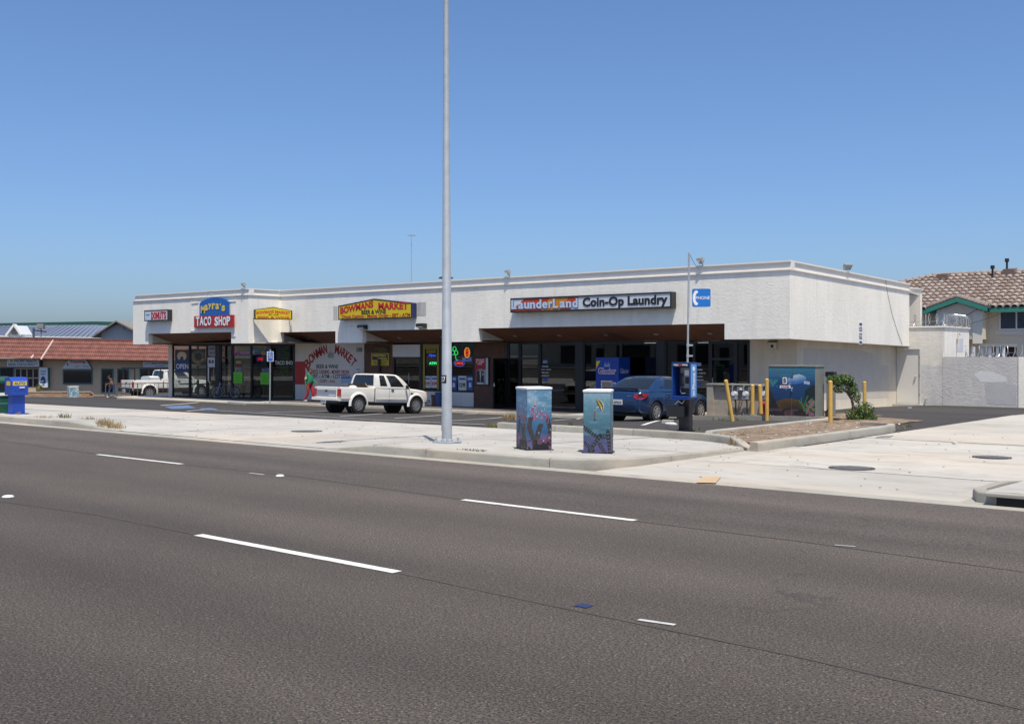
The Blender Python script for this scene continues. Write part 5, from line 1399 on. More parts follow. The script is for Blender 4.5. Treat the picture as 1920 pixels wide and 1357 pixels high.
# cross gable
YG_ = ey-.75
pk_, pl, pr = onY(1794,557,YG_), onY(1737,578.5,YG_), onY(1851,574,YG_)
zb_ = (pl.z+pr.z)/2
yb_ = ey+(pk_.z-rz0)/pitch
for side, q in (('l',pl),('r',pr)):
    qz = zb_
    back = ey+(qz-rz0)/pitch
    A, B, Cc, Dd = Vector((q.x,YG_,qz)), Vector((pk_.x,YG_,pk_.z)), Vector((pk_.x,yb_+.3,pk_.z)), Vector((q.x,back+.6,qz))
    m_ = MB().add([A,B,Cc,Dd],[(0,1,2,3)]); gr = wpart('gable_roof', m_, M_TILE, hs)
    nrm = (B-A).cross(Cc-B).normalized(); nrm = nrm if nrm.z > 0 else -nrm
    tl = MB(); 
    for k in range(9):
        p0 = A.lerp(B,k/9); p1 = A.lerp(B,(k+1.15)/9)
        for j in range(3):
            off = Vector((0,.14+.36*j,0)); tl.cyl(p0+off+nrm*.06,p1+off+nrm*.03,.15,.13,8)
    o = wpart('tile_field', tl, M_TILE2 if side == 'r' else M_TILE, gr); o['kind'] = 'stuff'
    d_ = (B-A)
    wpart('barge_board', MB().prism([A+Vector((0,-.02,-.02)),B+Vector((0,-.02,-.02)),B+Vector((0,-.02,-.27)),A+Vector((0,-.02,-.27))],(0,.05,0)), M_GREEN, hs)
gx_0, gx_1 = onY(1757,600,YG_+.35).x, onY(1842,600,YG_+.35).x; yg = YG_+.35
gable = [(gx_0,yg,onY(1757,636,yg).z),(gx_1,yg,onY(1842,636,yg).z),(gx_1,yg,zb_-.2),(pk_.x,yg,pk_.z-.25),(gx_0,yg,zb_-.1)]
wpart('gable_wall', ngon_prism(gable,(0,YH-yg-.002,0)), M_HWALL, hs)
# arch niche framed by pale bands
ax0, ax1 = onY(1776,600,yg).x, onY(1824,600,yg).x; az = onY(1800,590,yg).z
nb_ = [(gx_0-.01,yg-.05,az-1.6),(ax0,yg-.05,az-1.6),(ax0,yg-.05,az+.05)]+[(ax0+(ax1-ax0)*i/10,yg-.05,az+.05+.3*math.sin(math.pi*i/10)) for i in range(1,10)]+[(ax1,yg-.05,az+.05),(ax1,yg-.05,az-1.6),(gx_1+.01,yg-.05,az-1.6),(gx_1+.01,yg-.05,zb_-.22),(pk_.x,yg-.05,pk_.z-.3),(gx_0-.01,yg-.05,zb_-.12)]
wpart('arch_trim', ngon_prism(nb_,(0,.049,0)), M_HTRIM, hs)
# window
w0, w1 = onY(1874,600,YH), onY(1958,600,YH); wt, wb = onY(1890,583,YH).z, onY(1890,618.5,YH).z
wf = MB(); e = .07
for q in ((w0.x,wb,w1.x,wb+e),(w0.x,wt-e,w1.x,wt),(w0.x,wb+e,w0.x+e,wt-e),(w1.x-e,wb+e,w1.x,wt-e),((w0.x+w1.x)/2-e/2-.25,wb+e,(w0.x+w1.x)/2+e/2-.25,wt-e)): wf.box((q[0],YH-.06,q[1]),(q[2],YH-.001,q[3]))
wo_ = wpart('window', wf, M_WHITE, hs)
M_HGLASS = mat('house_glass', (0.03,0.05,0.075), .08, spec=.7)
wpart('pane', MB().box((w0.x+e,YH-.02,wb+e),((w0.x+w1.x)/2-e/2-.25,YH-.004,wt-e)), M_HGLASS, wo_)
wpart('pane', MB().box(((w0.x+w1.x)/2+e/2-.25,YH-.03,wb+e),(w1.x-e,YH-.004,wt-e)), M_HGLASS, wo_)
wpart('trim', MB().box((w0.x-.25,YH-.04,wb-.28),(w1.x+.25,YH-.001,wb-.02)), M_HTRIM, wo_)
q = onY(1734,582,YH-.1); wpart('downspout', MB().tube([(q.x,YH-.1,q.z),(q.x+.2,YH-.1,q.z-.3),(q.x+.25,YH-.1,q.z-3)],.05), M_HTRIM, hs)
# roof vents
def roof_pt(px, py):
    lo, hi = ey, ey+D
    for _ in range(40):
        m_ = (lo+hi)/2; p = onY(px,py,m_)
        if p.z > roofz(m_): lo = m_
        else: hi = m_
    return onY(px,py,lo)
for px, py in ((1769,523),(1893,514)):
    p = roof_pt(px,py); wpart('dormer_vent', MB().prism([(p.x-.4,p.y-.3,p.z-.1),(p.x+.4,p.y-.3,p.z-.1),(p.x+.3,p.y-.3,p.z+.28),(p.x-.3,p.y-.3,p.z+.28)],(0,.8,.1)), mat('vent_brown',(0.15,0.11,0.095),.8), rf)
for px, py, h in ((1861,520,.5),(1888,515,.75)):
    p = roof_pt(px,py); wpart('vent_pipe', MB().cyl(p-Vector((0,0,.1)),p+Vector((0,0,h)),.06,n=8).cyl(p+Vector((0,0,h)),p+Vector((0,0,h+.2)),.12,n=8), M_BLACK, rf)
# overhead wires crossing before the house
pw1 = thing('overhead_wires', 'thin overhead wires crossing in front of the cream house', 'wires', (at(1845,575,58).x,at(1845,575,58).y,at(1845,575,58).z))
for (a, b) in (((1770,607,50),(1845,570,60)),((1760,610,50),(1845,572.5,60)),((1780,615,50),(1900,578,60))):
    p, q = at(*a), at(*b); pts = [p.lerp(q,i/8)-Vector((0,0,.12*math.sin(math.pi*i/8))) for i in range(9)]
    wpart('wire', MB().tube(pts,.012,4), M_BLACK, pw1)
# ================================================================== buildings beyond the far end of the lot
TB_ = 85.0
M_TAN = mat('tan_block', (0.56,0.41,0.27), .85, var=.08, vscale=1.5, bump=.2, bscale=15)
M_MTILE = mat('red_mansard_tile', (0.20,0.078,0.06), .85, var=.3, vscale=2.5)
M_DARKW = mat('dark_window', (0.012,0.014,0.016), .1, spec=.6)
M_TEAL = mat('teal_trim', (0.05,0.14,0.13), .5)
O = at(130,742,TB_)
cb = thing('tile_front_shops', 'low tan shop building with a red tile mansard roof', 'building', (O.x,O.y,O.z), YAW)
def lx(px, t=TB_): return (px-130)/F_*t
def lz(py, t=TB_): return (HORZ-py)/F_*t+EYE-O.z
def lbox(px0, px1, py0, py1, y0, y1): return MB().box((lx(px0),y0,lz(py1)),(lx(px1),y1,lz(py0)))
obj('wall', lbox(-60,430,672,760,0,.3), M_TAN, cb)
obj('wall', MB().box((lx(430)-.3,.301,lz(760)),(lx(430),9,lz(672))), M_TAN, cb)
obj('roof', MB().box((lx(-60),1.2,lz(645)),(lx(430),9,lz(640))), M_GREY, cb)
# mansard courses: every course a row of real tiles
kz = .0175
def tcourse(k, n, x0, x1, y0, y1, z0, z1):
    ya, yb = y0+(y1-y0)*k/n, y0+(y1-y0)*(k+1)/n; za, zb = z0+(z1-z0)*k/n, z0+(z1-z0)*(k+1)/n
    w = .155; mb = MB(); nx = int((x1-x0)/w)
    for i in range(nx):
        a = x0+i*w; b = a+w*.93; h = .05+.01*hsh(i,k)
        sa, sb = -kz*(a-lx(0)), -kz*(b-lx(0))
        m = (a+b)/2
        mb.add([(a,ya-.06,za+sa),(m,ya-.06-h,za+sa),(b,ya-.06,za+sb),(a,yb,zb+sa+.02),(m,yb-h*.6,zb+sa+.02),(b,yb,zb+sb+.02),(a,ya+.02,za+sa),(b,ya+.02,za+sb)],[(0,1,4,3),(1,2,5,4),(0,6,7,2,1)])
    o = obj('tile_course', mb, M_MTILE, cb, fix=False); o['kind'] = 'stuff'
    return o
zlo, zhi = lz(670.5,TB_-1.0), lz(635,TB_)
for k in range(5):
    tcourse(k, 5, lx(-60), lx(430), -1.0, .1, zlo, zhi)
mbb = MB(); 
for x0 in (lx(-60),):
    s0, s1 = -kz*(lx(-60)-lx(0)), -kz*(lx(430)-lx(0))
    mbb.add([(lx(-60),-1.0,zlo+s0),(lx(430),-1.0,zlo+s1),(lx(430),.1,zhi+s1),(lx(-60),.1,zhi+s0)],[(0,1,2,3)])
obj('mansard_backing', mbb, M_MTILE, cb)
sf_ = MB().add([(lx(-60),-1.0,zlo-.02+s0),(lx(430),-1.0,zlo-.02+s1),(lx(430),.0,zlo-.02+s1),(lx(-60),.0,zlo-.02+s0)],[(0,1,2,3)]); obj('eave', sf_, M_BROWN, cb)
obj('ridge', MB().add([(lx(-60),.0,zhi-.02+s0),(lx(430),.0,zhi-.02+s1),(lx(430),.0,zhi+.13+s1),(lx(-60),.0,zhi+.13+s0),(lx(-60),.35,zhi-.02+s0),(lx(430),.35,zhi-.02+s1),(lx(430),.35,zhi+.13+s1),(lx(-60),.35,zhi+.13+s0)],[(0,1,2,3),(3,2,6,7),(4,5,6,7)]), M_MTILE, cb)
for pa, pb in (((88,674),(100,638)),((69,672),(76,652))):
    a = Vector((lx(pa[0],TB_-1),-1.12,lz(pa[1],TB_-1))); b = Vector((lx(pb[0]),-.02,lz(pb[1])))
    obj('hip_tile', MB().cyl(a,b,.09,.08,8), mat('pale_hip',(0.55,0.42,0.36),.8), cb)
# openings
def lwin(name, px0, px1, py0, py1, fm, mull=0, split=False, pm=M_DARKW):
    f = MB(); e = .09; x0, x1, z0, z1 = lx(px0), lx(px1), lz(py1), lz(py0)
    f.box((x0,-.05,z0),(x1,-.001,z0+e)).box((x0,-.05,z1-e),(x1,-.001,z1)).box((x0,-.05,z0+e),(x0+e,-.001,z1-e)).box((x1-e,-.05,z0+e),(x1,-.001,z1-e))
    for k in range(mull): x = x0+(x1-x0)*(k+1)/(mull+1); f.box((x-.04,-.05,z0+e),(x+.04,-.001,z1-e))
    if split: f.box((x0+e,-.049,(z0+z1)/2-.05),(x1-e,-.002,(z0+z1)/2+.05))
    o = obj(name, f, fm, cb)
    obj('pane', MB().box((x0+e,-.02,z0+e),(x1-e,-.003,z1-e)), pm, o)
    return o
lwin('window',118,174,693,720,M_TEAL); lwin('door',190,213,691,736,M_TEAL); lwin('window',220,242,691,720,M_TEAL); lwin('window',262,318,690,722,M_TEAL,1); lwin('window',336,420,690,722,M_TEAL,2)
lwin('window',28,74,690,727,mat('beige_frame',(0.38,0.31,0.24),.6),3,True); lwin('window',-1,27,688,720,M_TEAL); 
for k, py in enumerate((727,731)): obj('ledge', lbox(34,74,py,py+4,-.4,-.051), M_TAN, cb)
# signs on it (things of their own)
def lthing(name, label, cat, px, py, y=-.1):
    M = Matrix.Translation(O) @ Matrix.Rotation(YAW,4,'Z')
    return thing(name, label, cat, M @ Vector((lx(px),y,lz(py))), YAW)
def lsz(px): return px/F_*TB_
t = lthing('realty_sign','white board reading PACIFIC REALTY SAND CASTLE REALTY under the tile eave','sign',48,687,-.35)
obj('board', MB().box((-lsz(30),-.1,0),(lsz(30),.05,lsz(14.5))), M_SIGNW, t); obj('edge', MB().box((lsz(30),-.1,0),(lsz(32.5),.3,lsz(14.5))), M_CASE, t)
ltx(t,'PACIFIC REALTY',M_GRYL,lsz(5),lsz(10.5),lsz(42),lsz(4.5),off=-.105,bold=.02); ltx(t,'SAND CASTLE REALTY',M_GRYL,0,lsz(4),lsz(55),lsz(4.5),off=-.105,bold=.02)
obj('logo', MB().box((-lsz(24),-.106,lsz(8)),(-lsz(19),-.101,lsz(13))), M_PYEL, t)
t = lthing('framing_sign','white trapezoid sign with Framing in red script over a dark window','sign',146,691,-.12)
tz = lsz(17); obj('board', MB().prism([(-lsz(28),-.08,0),(lsz(28),-.08,0),(lsz(17),-.08,tz),(-lsz(15),-.08,tz)],(0,.08,0)), M_SIGNW, t)
obj('edge', MB().prism([(lsz(28.2),-.09,-.1),(lsz(29.5),-.09,-.1),(lsz(18.2),-.09,tz+.05),(lsz(17),-.09,tz+.05)],(0,.1,0)), M_TEAL, t)
ltx(t,'framing',M_LRED,lsz(2),lsz(12.5),lsz(28),lsz(6),off=-.085,bold=.03); ltx(t,'GALLERY',M_SRED2,lsz(0),lsz(4),lsz(9),lsz(2),off=-.085); ltx(t,'522-1847',M_GRYL,lsz(17),lsz(4),lsz(11),lsz(2.2),off=-.085)
obj('logo', MB().prism([(-lsz(18),-.084,lsz(4)),(-lsz(15),-.084,lsz(9)),(-lsz(19),-.084,lsz(11))],(0,.003,0)), M_LMAR, t)
t = lthing('realty_board','narrow white panel with a navy wave emblem beside the realty window','sign',84,726,-.3)
obj('panel', MB().box((-lsz(7),-.06,0),(lsz(9),.05,lsz(37))), M_SIGNW, t); obj('edge', MB().box((lsz(9),-.06,0),(lsz(10.5),.2,lsz(37))), M_TEAL, t)
ltx(t,'PACIFIC',M_GRYL,lsz(1),lsz(30),lsz(10),lsz(3),off=-.065); ltx(t,'REALTY',M_GRYL,lsz(1),lsz(25),lsz(9),lsz(3),off=-.065)
pts = [(-lsz(5)+lsz(11)*(.5+.5*math.cos(a)),-.064,lsz(8)+lsz(13)*math.sin(a)) for a in [math.pi*i/10 for i in range(11)]]
obj('emblem', ngon_prism(pts+[(-lsz(1),-.064,lsz(9)),(lsz(1),-.064,lsz(17)),(lsz(4),-.064,lsz(9))][::-1][:0],(0,.003,0)), M_NAVY, t)
obj('emblem', MB().box((-lsz(4),-.066,lsz(11)),(lsz(2),-.063,lsz(13))), M_SIGNW, t)
t = lthing('print_shop_sign','white sign board over the window behind the far pickup','sign',297,689,-.2)
obj('board', MB().box((-lsz(27),-.06,0),(lsz(27),.05,lsz(12))), M_SIGNW, t); ltx(t,'PRINTS - PICTURE INC',M_GRYL,lsz(6),lsz(8),lsz(34),lsz(3),off=-.065); ltx(t,'CUSTOM WORK',M_LRED,lsz(4),lsz(3),lsz(16),lsz(1.6),off=-.065)
obj('stroke', MB().prism([(-lsz(24),-.064,lsz(5)),(-lsz(13),-.064,lsz(9)),(-lsz(14),-.064,lsz(10)),(-lsz(25),-.064,lsz(6))],(0,.003,0)), M_GREY, t)
# low brick planter wall, brick by brick
M_BRICK = mat('tan_brick', (0.40,0.24,0.14), .85, var=.2, vscale=6)
M_BRICK2 = mat('pale_brick', (0.46,0.32,0.21), .85, var=.2, vscale=6)
bw = lthing('brick_planter','low tan brick planter wall along the front of the tile roofed shops','planter wall',120,742.5,-2.6)
obj('core', MB().box((-lsz(90),.03,0),(lsz(75),.3,lsz(9))), M_BED, bw)
bmes = [MB().box((-.29,-.02,0),(.29,.05,.12)).mesh('brick') for _ in range(2)]
bmes[0].materials.append(M_BRICK); bmes[1].materials.append(M_BRICK2)
nb_ = 0
for r_ in range(3):
    x = -lsz(90)+(.3 if r_ % 2 else 0)
    while x < lsz(75)-.3:
        o = bpy.data.objects.new('brick', bmes[int(hsh(x,r_) > .5)]); COL.objects.link(o); o.parent = bw
        o.location = (x+.3,0+.01*(hsh(x,r_,4)-.5),.01+r_*.132); x += .6; nb_ += 1
obj('cap', MB().box((-lsz(90),-.05,.405),(lsz(75),.33,.46)), mat('planter_cap',(0.46,0.36,0.26),.8,var=.1), bw)
# metal roofed hall behind
M_MROOF = mat('blue_grey_metal_roof', (0.17,0.20,0.265), .55, var=.05, metal=.2)
M_GTRIM = mat('dark_green_trim', (0.018,0.085,0.065), .5)
T2 = 125.0; O2 = at(60,700,T2)
hall = thing('metal_roof_hall','large hall with a blue grey metal roof and dark green trim','building',(O2.x,O2.y,-2.0),YAW)
def hx(px, t=T2): return (px-60)/F_*t
def hz(py, t=T2): return (HORZ-py)/F_*t+EYE+2.0
eL, eR = -160, 200
def rp(px, py, d): return (hx(px,T2+d), d, hz(py,T2+d))
obj('wall', MB().box((hx(eL),.6,0),(hx(eR),14,hz(636))), M_WALLW, hall)
obj('roof', MB().add([rp(eL,628,0),rp(196,634,0),rp(158,612,8),rp(115,609,10),rp(eL,611,10)],[(0,1,2,3,4)]), M_MROOF, hall)
obj('ridge_beam', MB().prism([rp(eL,607.5,10.5),(*rp(110,602.5,10.5)[:2],hz(602.5,T2+10.5)),rp(151,603.5,10.5),rp(151,610,10.5),rp(112,609.5,10.5),rp(eL,614,10.5)],(0,.7,0)), M_GTRIM, hall)
obj('fascia_board', MB().prism([rp(eL,628.5,-.1),rp(194,633.8,-.1),rp(194,637,-.1),rp(eL,634.5,-.1)],(0,.1,0)), M_GTRIM, hall)
obj('gutter', MB().prism([rp(eL,626.5,-.3),rp(192,632.5,-.3),rp(192,634,-.3),rp(eL,629,-.3)],(0,.19,0)), M_WHITE, hall)
for k in range(34):
    px = eL+10*k; 
    if px < 185: obj('roof_seam', MB().bar(Vector(rp(px,628+(px+160)*.0168,0))+Vector((0,0,.03)),Vector(rp(px*.82-10,611-.8*(px > 60),9.6))+Vector((0,0,.03)),.06,.06), M_MROOF, hall)
gd = [rp(26,636,-1.5),rp(50,636,-1.5),rp(50,627,-1.5),rp(40,610,-1.5),rp(27,628,-1.5)]
obj('dormer', ngon_prism(gd,(0,3,0)), M_WHITE, hall); 
for p, q in ((rp(25,629,-1.7),rp(40,608.5,-1.7)),(rp(40,608.5,-1.7),rp(53,628,-1.7))): obj('dormer_edge', MB().bar(p,q,.5,.22), M_WHITE, hall)
obj('dormer_vent', MB().lathe([(.42,0),(.42,.06),(.001,.06)],Vector(rp(39,621,-1.6)),14,'y'), M_GREY, hall)
# grey gabled house
T3 = 108.0; O3 = at(222,700,T3)
gh_ = thing('grey_gable_house','grey gabled house rising behind the red tile mansard','house',(O3.x,O3.y,-2.0),YAW)
def gx(px, t=T3): return (px-222)/F_*t
def gzz(py, t=T3): return (HORZ-py)/F_*t+EYE+2.0
M_GH = mat('grey_siding',(0.40,0.40,0.41),.8,var=.04); M_GR = mat('grey_shingle',(0.22,0.20,0.18),.9,var=.15)
pg = [(gx(190),0,0),(gx(275),0,0),(gx(275),0,gzz(632)),(gx(222),0,gzz(606)),(gx(190),0,gzz(624))]
obj('gable_wall', ngon_prism(pg,(0,8,0)), M_GH, gh_)
obj('roof', MB().prism([(gx(177),-.7,gzz(633)),(gx(222),-.7,gzz(603.5)),(gx(222),-.7,gzz(601)),(gx(175.5),-.7,gzz(631))],(0,9,0)), M_GR, gh_)
obj('roof', MB().prism([(gx(222),-.7,gzz(603.5)),(gx(285),-.7,gzz(636)),(gx(286),-.7,gzz(633)),(gx(222),-.7,gzz(601))],(0,9,0)), M_GR, gh_)
obj('vent', MB().box((gx(231),-.06,gzz(618)),(gx(234),-.001,gzz(610))), M_GREY, gh_)
# lot light and a small utility pole seen over the mansard
p = at(77,650,110); t = thing('lot_floodlight','boxy floodlight on a thin pole above the tile roof','light pole',(p.x,p.y,-2.0),YAW)
z = lambda py: (HORZ-py)/F_*110+EYE+2
obj('pole', MB().cyl((0,0,0),(0,0,z(616)),.08,.06,8), M_GREY, t); obj('lamp_head', MB().loft([[(-.3,-.25,z(616)),(.3,-.25,z(616)),(.3,.25,z(616)),(-.3,.25,z(616))],[(-.32,-.28,z(607)),(.32,-.28,z(607)),(.32,.28,z(607)),(-.32,.28,z(607))]]), mat('tan_lamp',(0.35,0.31,0.27),.6), t)
obj('lamp_lens', MB().box((-.24,-.27,z(615)),(.24,-.26,z(608))), M_GREY, t)
p = at(63,650,100); t = thing('service_mast','dark service mast with a short cross arm above the tile roof','mast',(p.x,p.y,-2.0),YAW)
z = lambda py: (HORZ-py)/F_*100+EYE+2
obj('pole', MB().cyl((0,0,0),(0,0,z(615)),.12,.1,8), mat('mast_blue',(0.06,0.09,0.13),.6), t); obj('cross_arm', MB().bar((0,0,z(619)),(1.2,0,z(622)),.08,.1), M_BLACK, t)
# ================================================================== street furniture
VR = Vector((C_, S_, 0))                    # the photograph's "right" on the ground
def towards_cam(p): d = Vector((-p.x,-p.y,0)); return d.normalized()
def face_rz(p, deg):
    """heading of a thing whose front (-Y local) looks at the camera, turned by deg to the viewer's right"""
    n = towards_cam(p); r = Vector((-n.y,n.x,0))
    n = n*math.cos(R(deg))+r*math.sin(R(deg))
    return math.atan2(n.y,n.x)+math.pi/2
# ---- street light
p = gnd(838,830)
pole = thing('street_light','tall tapered steel street light pole at the kerb tagged 27','street light',(p.x,p.y,p.z),0,rot=(R(.0),R(-.15),0))
M_POLE = mat('pole_steel',(0.40,0.43,0.45),.55,var=.12,vscale=5,metal=.25,bump=.15,bscale=30,dirt=.25,dscale=2.5,dcol=(.22,.22,.22))
obj('base_plate', MB().box((-.2,-.2,.0),(.2,.2,.035)), M_POLE, pole, bevel=.006)
for sx in (-1,1):
    for sy in (-1,1): obj('anchor_bolt', MB().cyl((sx*.15,sy*.15,.035),(sx*.15,sy*.15,.1),.022,n=8), M_POLE, pole)
obj('shaft', MB().lathe([(.115,.036),(.115,.06),(.098,.075),(.0965,1.53),(.094,1.535),(.045,9.3),(.001,9.32)],n=20), M_POLE, pole, sm=40)
obj('hand_hole_cover', MB().box((-.115,-.03,.22),(-.09,.03,.5)), M_POLE, pole)
tn = thing('pole_tag','black tag with white figures 27 on the street light pole','tag',(p.x,p.y,p.z+1.14)); 
cv = MB(); rr = .0985
n = towards_cam(p); a0 = math.atan2(n.y,n.x)-R(6)
cv.grid(lambda u, v: (rr*math.cos(a0-R(78)*(1-u)), rr*math.sin(a0-R(78)*(1-u)), .15*v), 10, 1)
obj('plate', cv, M_BLACK, tn)
for k, (st, da) in enumerate((('2',56),('7',24))):
    aa = a0-R(da); text(tn,st,M_LETWHT,Vector((p.x+(rr+.003)*math.cos(aa),p.y+(rr+.003)*math.sin(aa),p.z+1.215)),.045,.095,rz=aa+math.pi/2,bold=.03,ext=.001)
arm = [(0,-.0,8.7),(0,-.4,9.15),(0,-1.2,9.45),(0,-2.4,9.6)]
obj('mast_arm', MB().tube(arm,[.05,.045,.04,.035],8), M_POLE, pole)
obj('lamp_head', MB().sphere((0,-2.75,9.58),(.16,.42,.1)), M_POLE, pole, sm=60)
# ---- painted utility cabinets
def coral1(u, v, s):
    c = mix3((.03,.14,.30),(.16,.36,.56), max(0,min(1,(v-.3)*1.6)))
    st = fbm(u*3+s,v*22,s)
    if v > .55: c = mix3(c,(.42,.56,.68), max(0,(st-.45))*2.2)
    if v < .2: c = mix3((.20,.12,.24),c,v/.2*.6)
    c = mix3(c,(.08,.28,.32), .5*max(0,fbm(u*4+s*2,v*4,s+3)-.5)*2)
    # dark stems
    for k in range(3):
        x = (.2+.32*k+.1*math.sin(v*9+k*2+s))
        h = .55-.12*(k == 1)
        if v < h and abs(u-x) < .075+.04*fbm(v*9,k,s): c = mix3((.02,.022,.03),(.12,.09,.10),fbm(u*24,v*40,s)*.9)
    if v < .16 and fbm(u*5,v*9,s+7) > .42: c = (.02,.018,.025)
    if .04 < v < .26 and fbm(u*4+5,v*5,s+2) > .58: c = mix3(c,(.26,.10,.20),.6)
    # pink corals
    for x, z, r in ((.3,.62,.13),(.75,.5,.11),(.55,.58,.08)):
        d = math.hypot((u-x)*.8,(v-z)*1.0)
        if d < r and fbm(u*16,v*16,s+5) > .47: c = mix3((.30,.04,.12),(.42,.24,.32),fbm(u*30,v*30,s))
    if hsh(int(u*26),int(v*44),s) > .975: c = mix3(c,(.6,.66,.7),.7)
    return tuple(x*.7 for x in c)
def fishpanel(u, v, s):
    c = mix3((.012,.075,.13),(.17,.37,.45), max(0,min(1,(v-.15)*1.25)))
    c = mix3(c,(.32,.5,.58), max(0,fbm(u*2.4,v*26,s)-.5)*(.6+v))
    if v > .82: c = mix3(c,(.36,.52,.62),(v-.82)*4)
    if v < .3: c = mix3((.13,.10,.26),c,v/.3*.7)
    # chains
    for k, (x0, y0, x1, y1) in enumerate(((0,.42,.5,.26),(.5,.26,1,.28),(.2,.02,.62,.28),(.05,.16,.35,.04),(.6,.14,.78,.0),(.9,.36,.98,.0))):
        dx, dy = x1-x0, (y1-y0)*1.9; t = max(0,min(1,((u-x0)*dx+(v-y0)*1.9*dy)/(dx*dx+dy*dy)))
        d = math.hypot(u-x0-t*dx,(v-y0)*1.9-t*dy)
        if d < .055+.018*math.sin(t*40): c = (.015,.017,.022) if d > .022 or math.sin(t*40) > 0 else (.14,.16,.18)
    # banded fish
    x, y = (u-.64)*.46, (v-.80)*1.03
    sx, nx = x*.45-y*.89, x*.89+y*.45
    wv = .05*max(0,1-(sx/.125)**2); nx += .03*(sx/.12)**2
    if wv > 0 and abs(nx) < wv:
        q = (nx+wv)/(2*wv)
        c = (.015,.015,.018) if q < .22 or .58 < q < .80 else ((.55,.40,.05) if q < .58 and sx < .05 else (.62,.60,.46))
    if -.075 < x < -.035 and abs(y+.045-.3*(x+.055)) < .008: c = (.7,.72,.74)
    if math.hypot(u-.86,(v-.8)*1.9) < .035: c = (.12,.22,.24)
    return tuple(x*.72 for x in c)
def deepsea(u, v, s):
    c = mix3((.01,.03,.06),(.015,.07,.20), max(0,min(1,v*1.7)))
    if v > .72: c = mix3(c,(.06,.26,.34),(v-.72)*3.0)
    c = mix3(c,(.10,.33,.40), max(0,fbm(u*3,v*14,s)-.52)*1.6*max(0,v-.55)*2.4)
    # sand and rocks
    sand = .40-.9*(u-.45)**2
    if v < sand: c = mix3((.16,.09,.03),(.02,.02,.025),max(0,min(1,(sand-v)*4+.9*(fbm(u*6,v*9,s)-.35))))
    if v < .55*max(0,1-u*3.2)+.12*fbm(u*8,3,s): c = mix3((.012,.012,.015),(.05,.045,.08),fbm(u*9,v*9,s+3)*.8)
    if u > .78 and v < .62-.3*abs(u-.95)*2+.1*fbm(v*9,u*5,s): c = (.012,.03,.03)
    if v < .2 and fbm(u*7,v*9,s+1) > .5: c = mix3(c,(.14,.08,.10),.8)
    if u > .8 and v < .42-.9*abs(u-.93) and fbm(u*20,v*20,s+9) > .38: c = mix3((.28,.12,.16),(.5,.36,.38),fbm(u*40,v*40,s)*.6)
    for k in range(7):       # green plants
        x = .72+.035*k; 
        if .16 < v < .46-.04*abs(k-3) and abs(u-x-.06*math.sin(v*8+k)-.16*(k-3)*(v-.2)) < .012: c = (.06,.26,.06)
    if .62 < v < .76 and u < .2 and fbm(u*22,v*16,s) > .52: c = mix3(c,(.06,.3,.26),.7)
    # dolphin
    dx, dy = u-.60, v-.735-.05*math.sin((u-.42)*5)
    b = (dx/.21)**2+((dy)/.09)**2
    if b < 1: c = mix3((.45,.58,.72),(.06,.20,.46), max(0,min(1,.5-dy*9+.4*abs(dx)*4)))
    if .76 < u < .89 and abs(v-.72+.10*(u-.76)) < .03: c = (.34,.48,.62) if v > .72-.10*(u-.76) else (.5,.6,.68)
    if .46 < u < .53 and .79 < v < .79+(u-.46)*1.6 and v < .91: c = (.03,.09,.13)
    if .38 < u < .48 and abs(v-.60-(u-.40)*1.2) < .02: c = (.3,.42,.58)
    # painted name and sticker
    if .06 < u < .26 and .925 < v < .945 and hsh(int(u*60)) > .3: c = (.22,.07,.03)
    return tuple(x*(.55+.3*min(1,v*1.3)) for x in c)
def cabinet(name, label, px, py, w, d, h, deg, fn, fs, lean=0.0, capm=M_WHITE, seed=1, nu=64, nv=110):
    p = gnd(px,py); t = thing(name, label, 'utility cabinet', (p.x,p.y,p.z-.01), face_rz(p,deg))
    b = obj('body', MB().box((-w/2,-d/2,.0),(w/2,d/2,h-.045)), M_GREY, t)
    obj('plinth', MB().box((-w/2-.03,-d/2-.03,0),(w/2+.03,d/2+.03,.02)), M_BLACK, t)
    obj('lid', MB().loft([[(sx*(w/2+e),sy*(d/2+e),z) for sx, sy in ((-1,-1),(1,-1),(1,1),(-1,1))] for e, z in ((.012,h-.045),(.014,h-.012),(-.02,h))]), capm, t, bevel=.005)
    M = world_of(t); faces = []
    for k in range(4):
        q = Matrix.Rotation(k*math.pi/2,4,'Z'); ww, dd = (w,d) if k % 2 == 0 else (d,w)
        o = M @ q @ Vector((-ww/2,-dd/2-.003,.025)); u = (M @ q @ Vector((ww/2,-dd/2-.003,.025)))-o
        paint('mural_panel', lambda a, c, k=k: fn(a,c,fs+k*3), nu if k in (0,1,3) else 8, nv if k in (0,1,3) else 10, o, u, (0,0,h-.075), M_MURAL, b)
    return t
t = cabinet('coral_mural_cabinet','square cabinet painted with pink coral and blue sea, at the kerb',1001,842,.47,.47,1.12,24,coral1,1)
obj('latch', MB().box((-.1,-.245,.8),(-.07,-.237,.9)), M_GALV, t)
t = cabinet('fish_mural_cabinet','square cabinet painted with a striped yellow fish, at the kerb',1122,848,.46,.46,1.10,-6,fishpanel,5)
obj('handle', MB().box((-.045,-.255,.62),(-.02,-.237,.74)), M_CHROME, t); obj('handle_base', MB().box((-.055,-.241,.6),(-.01,-.2355,.76)), M_GREY, t)
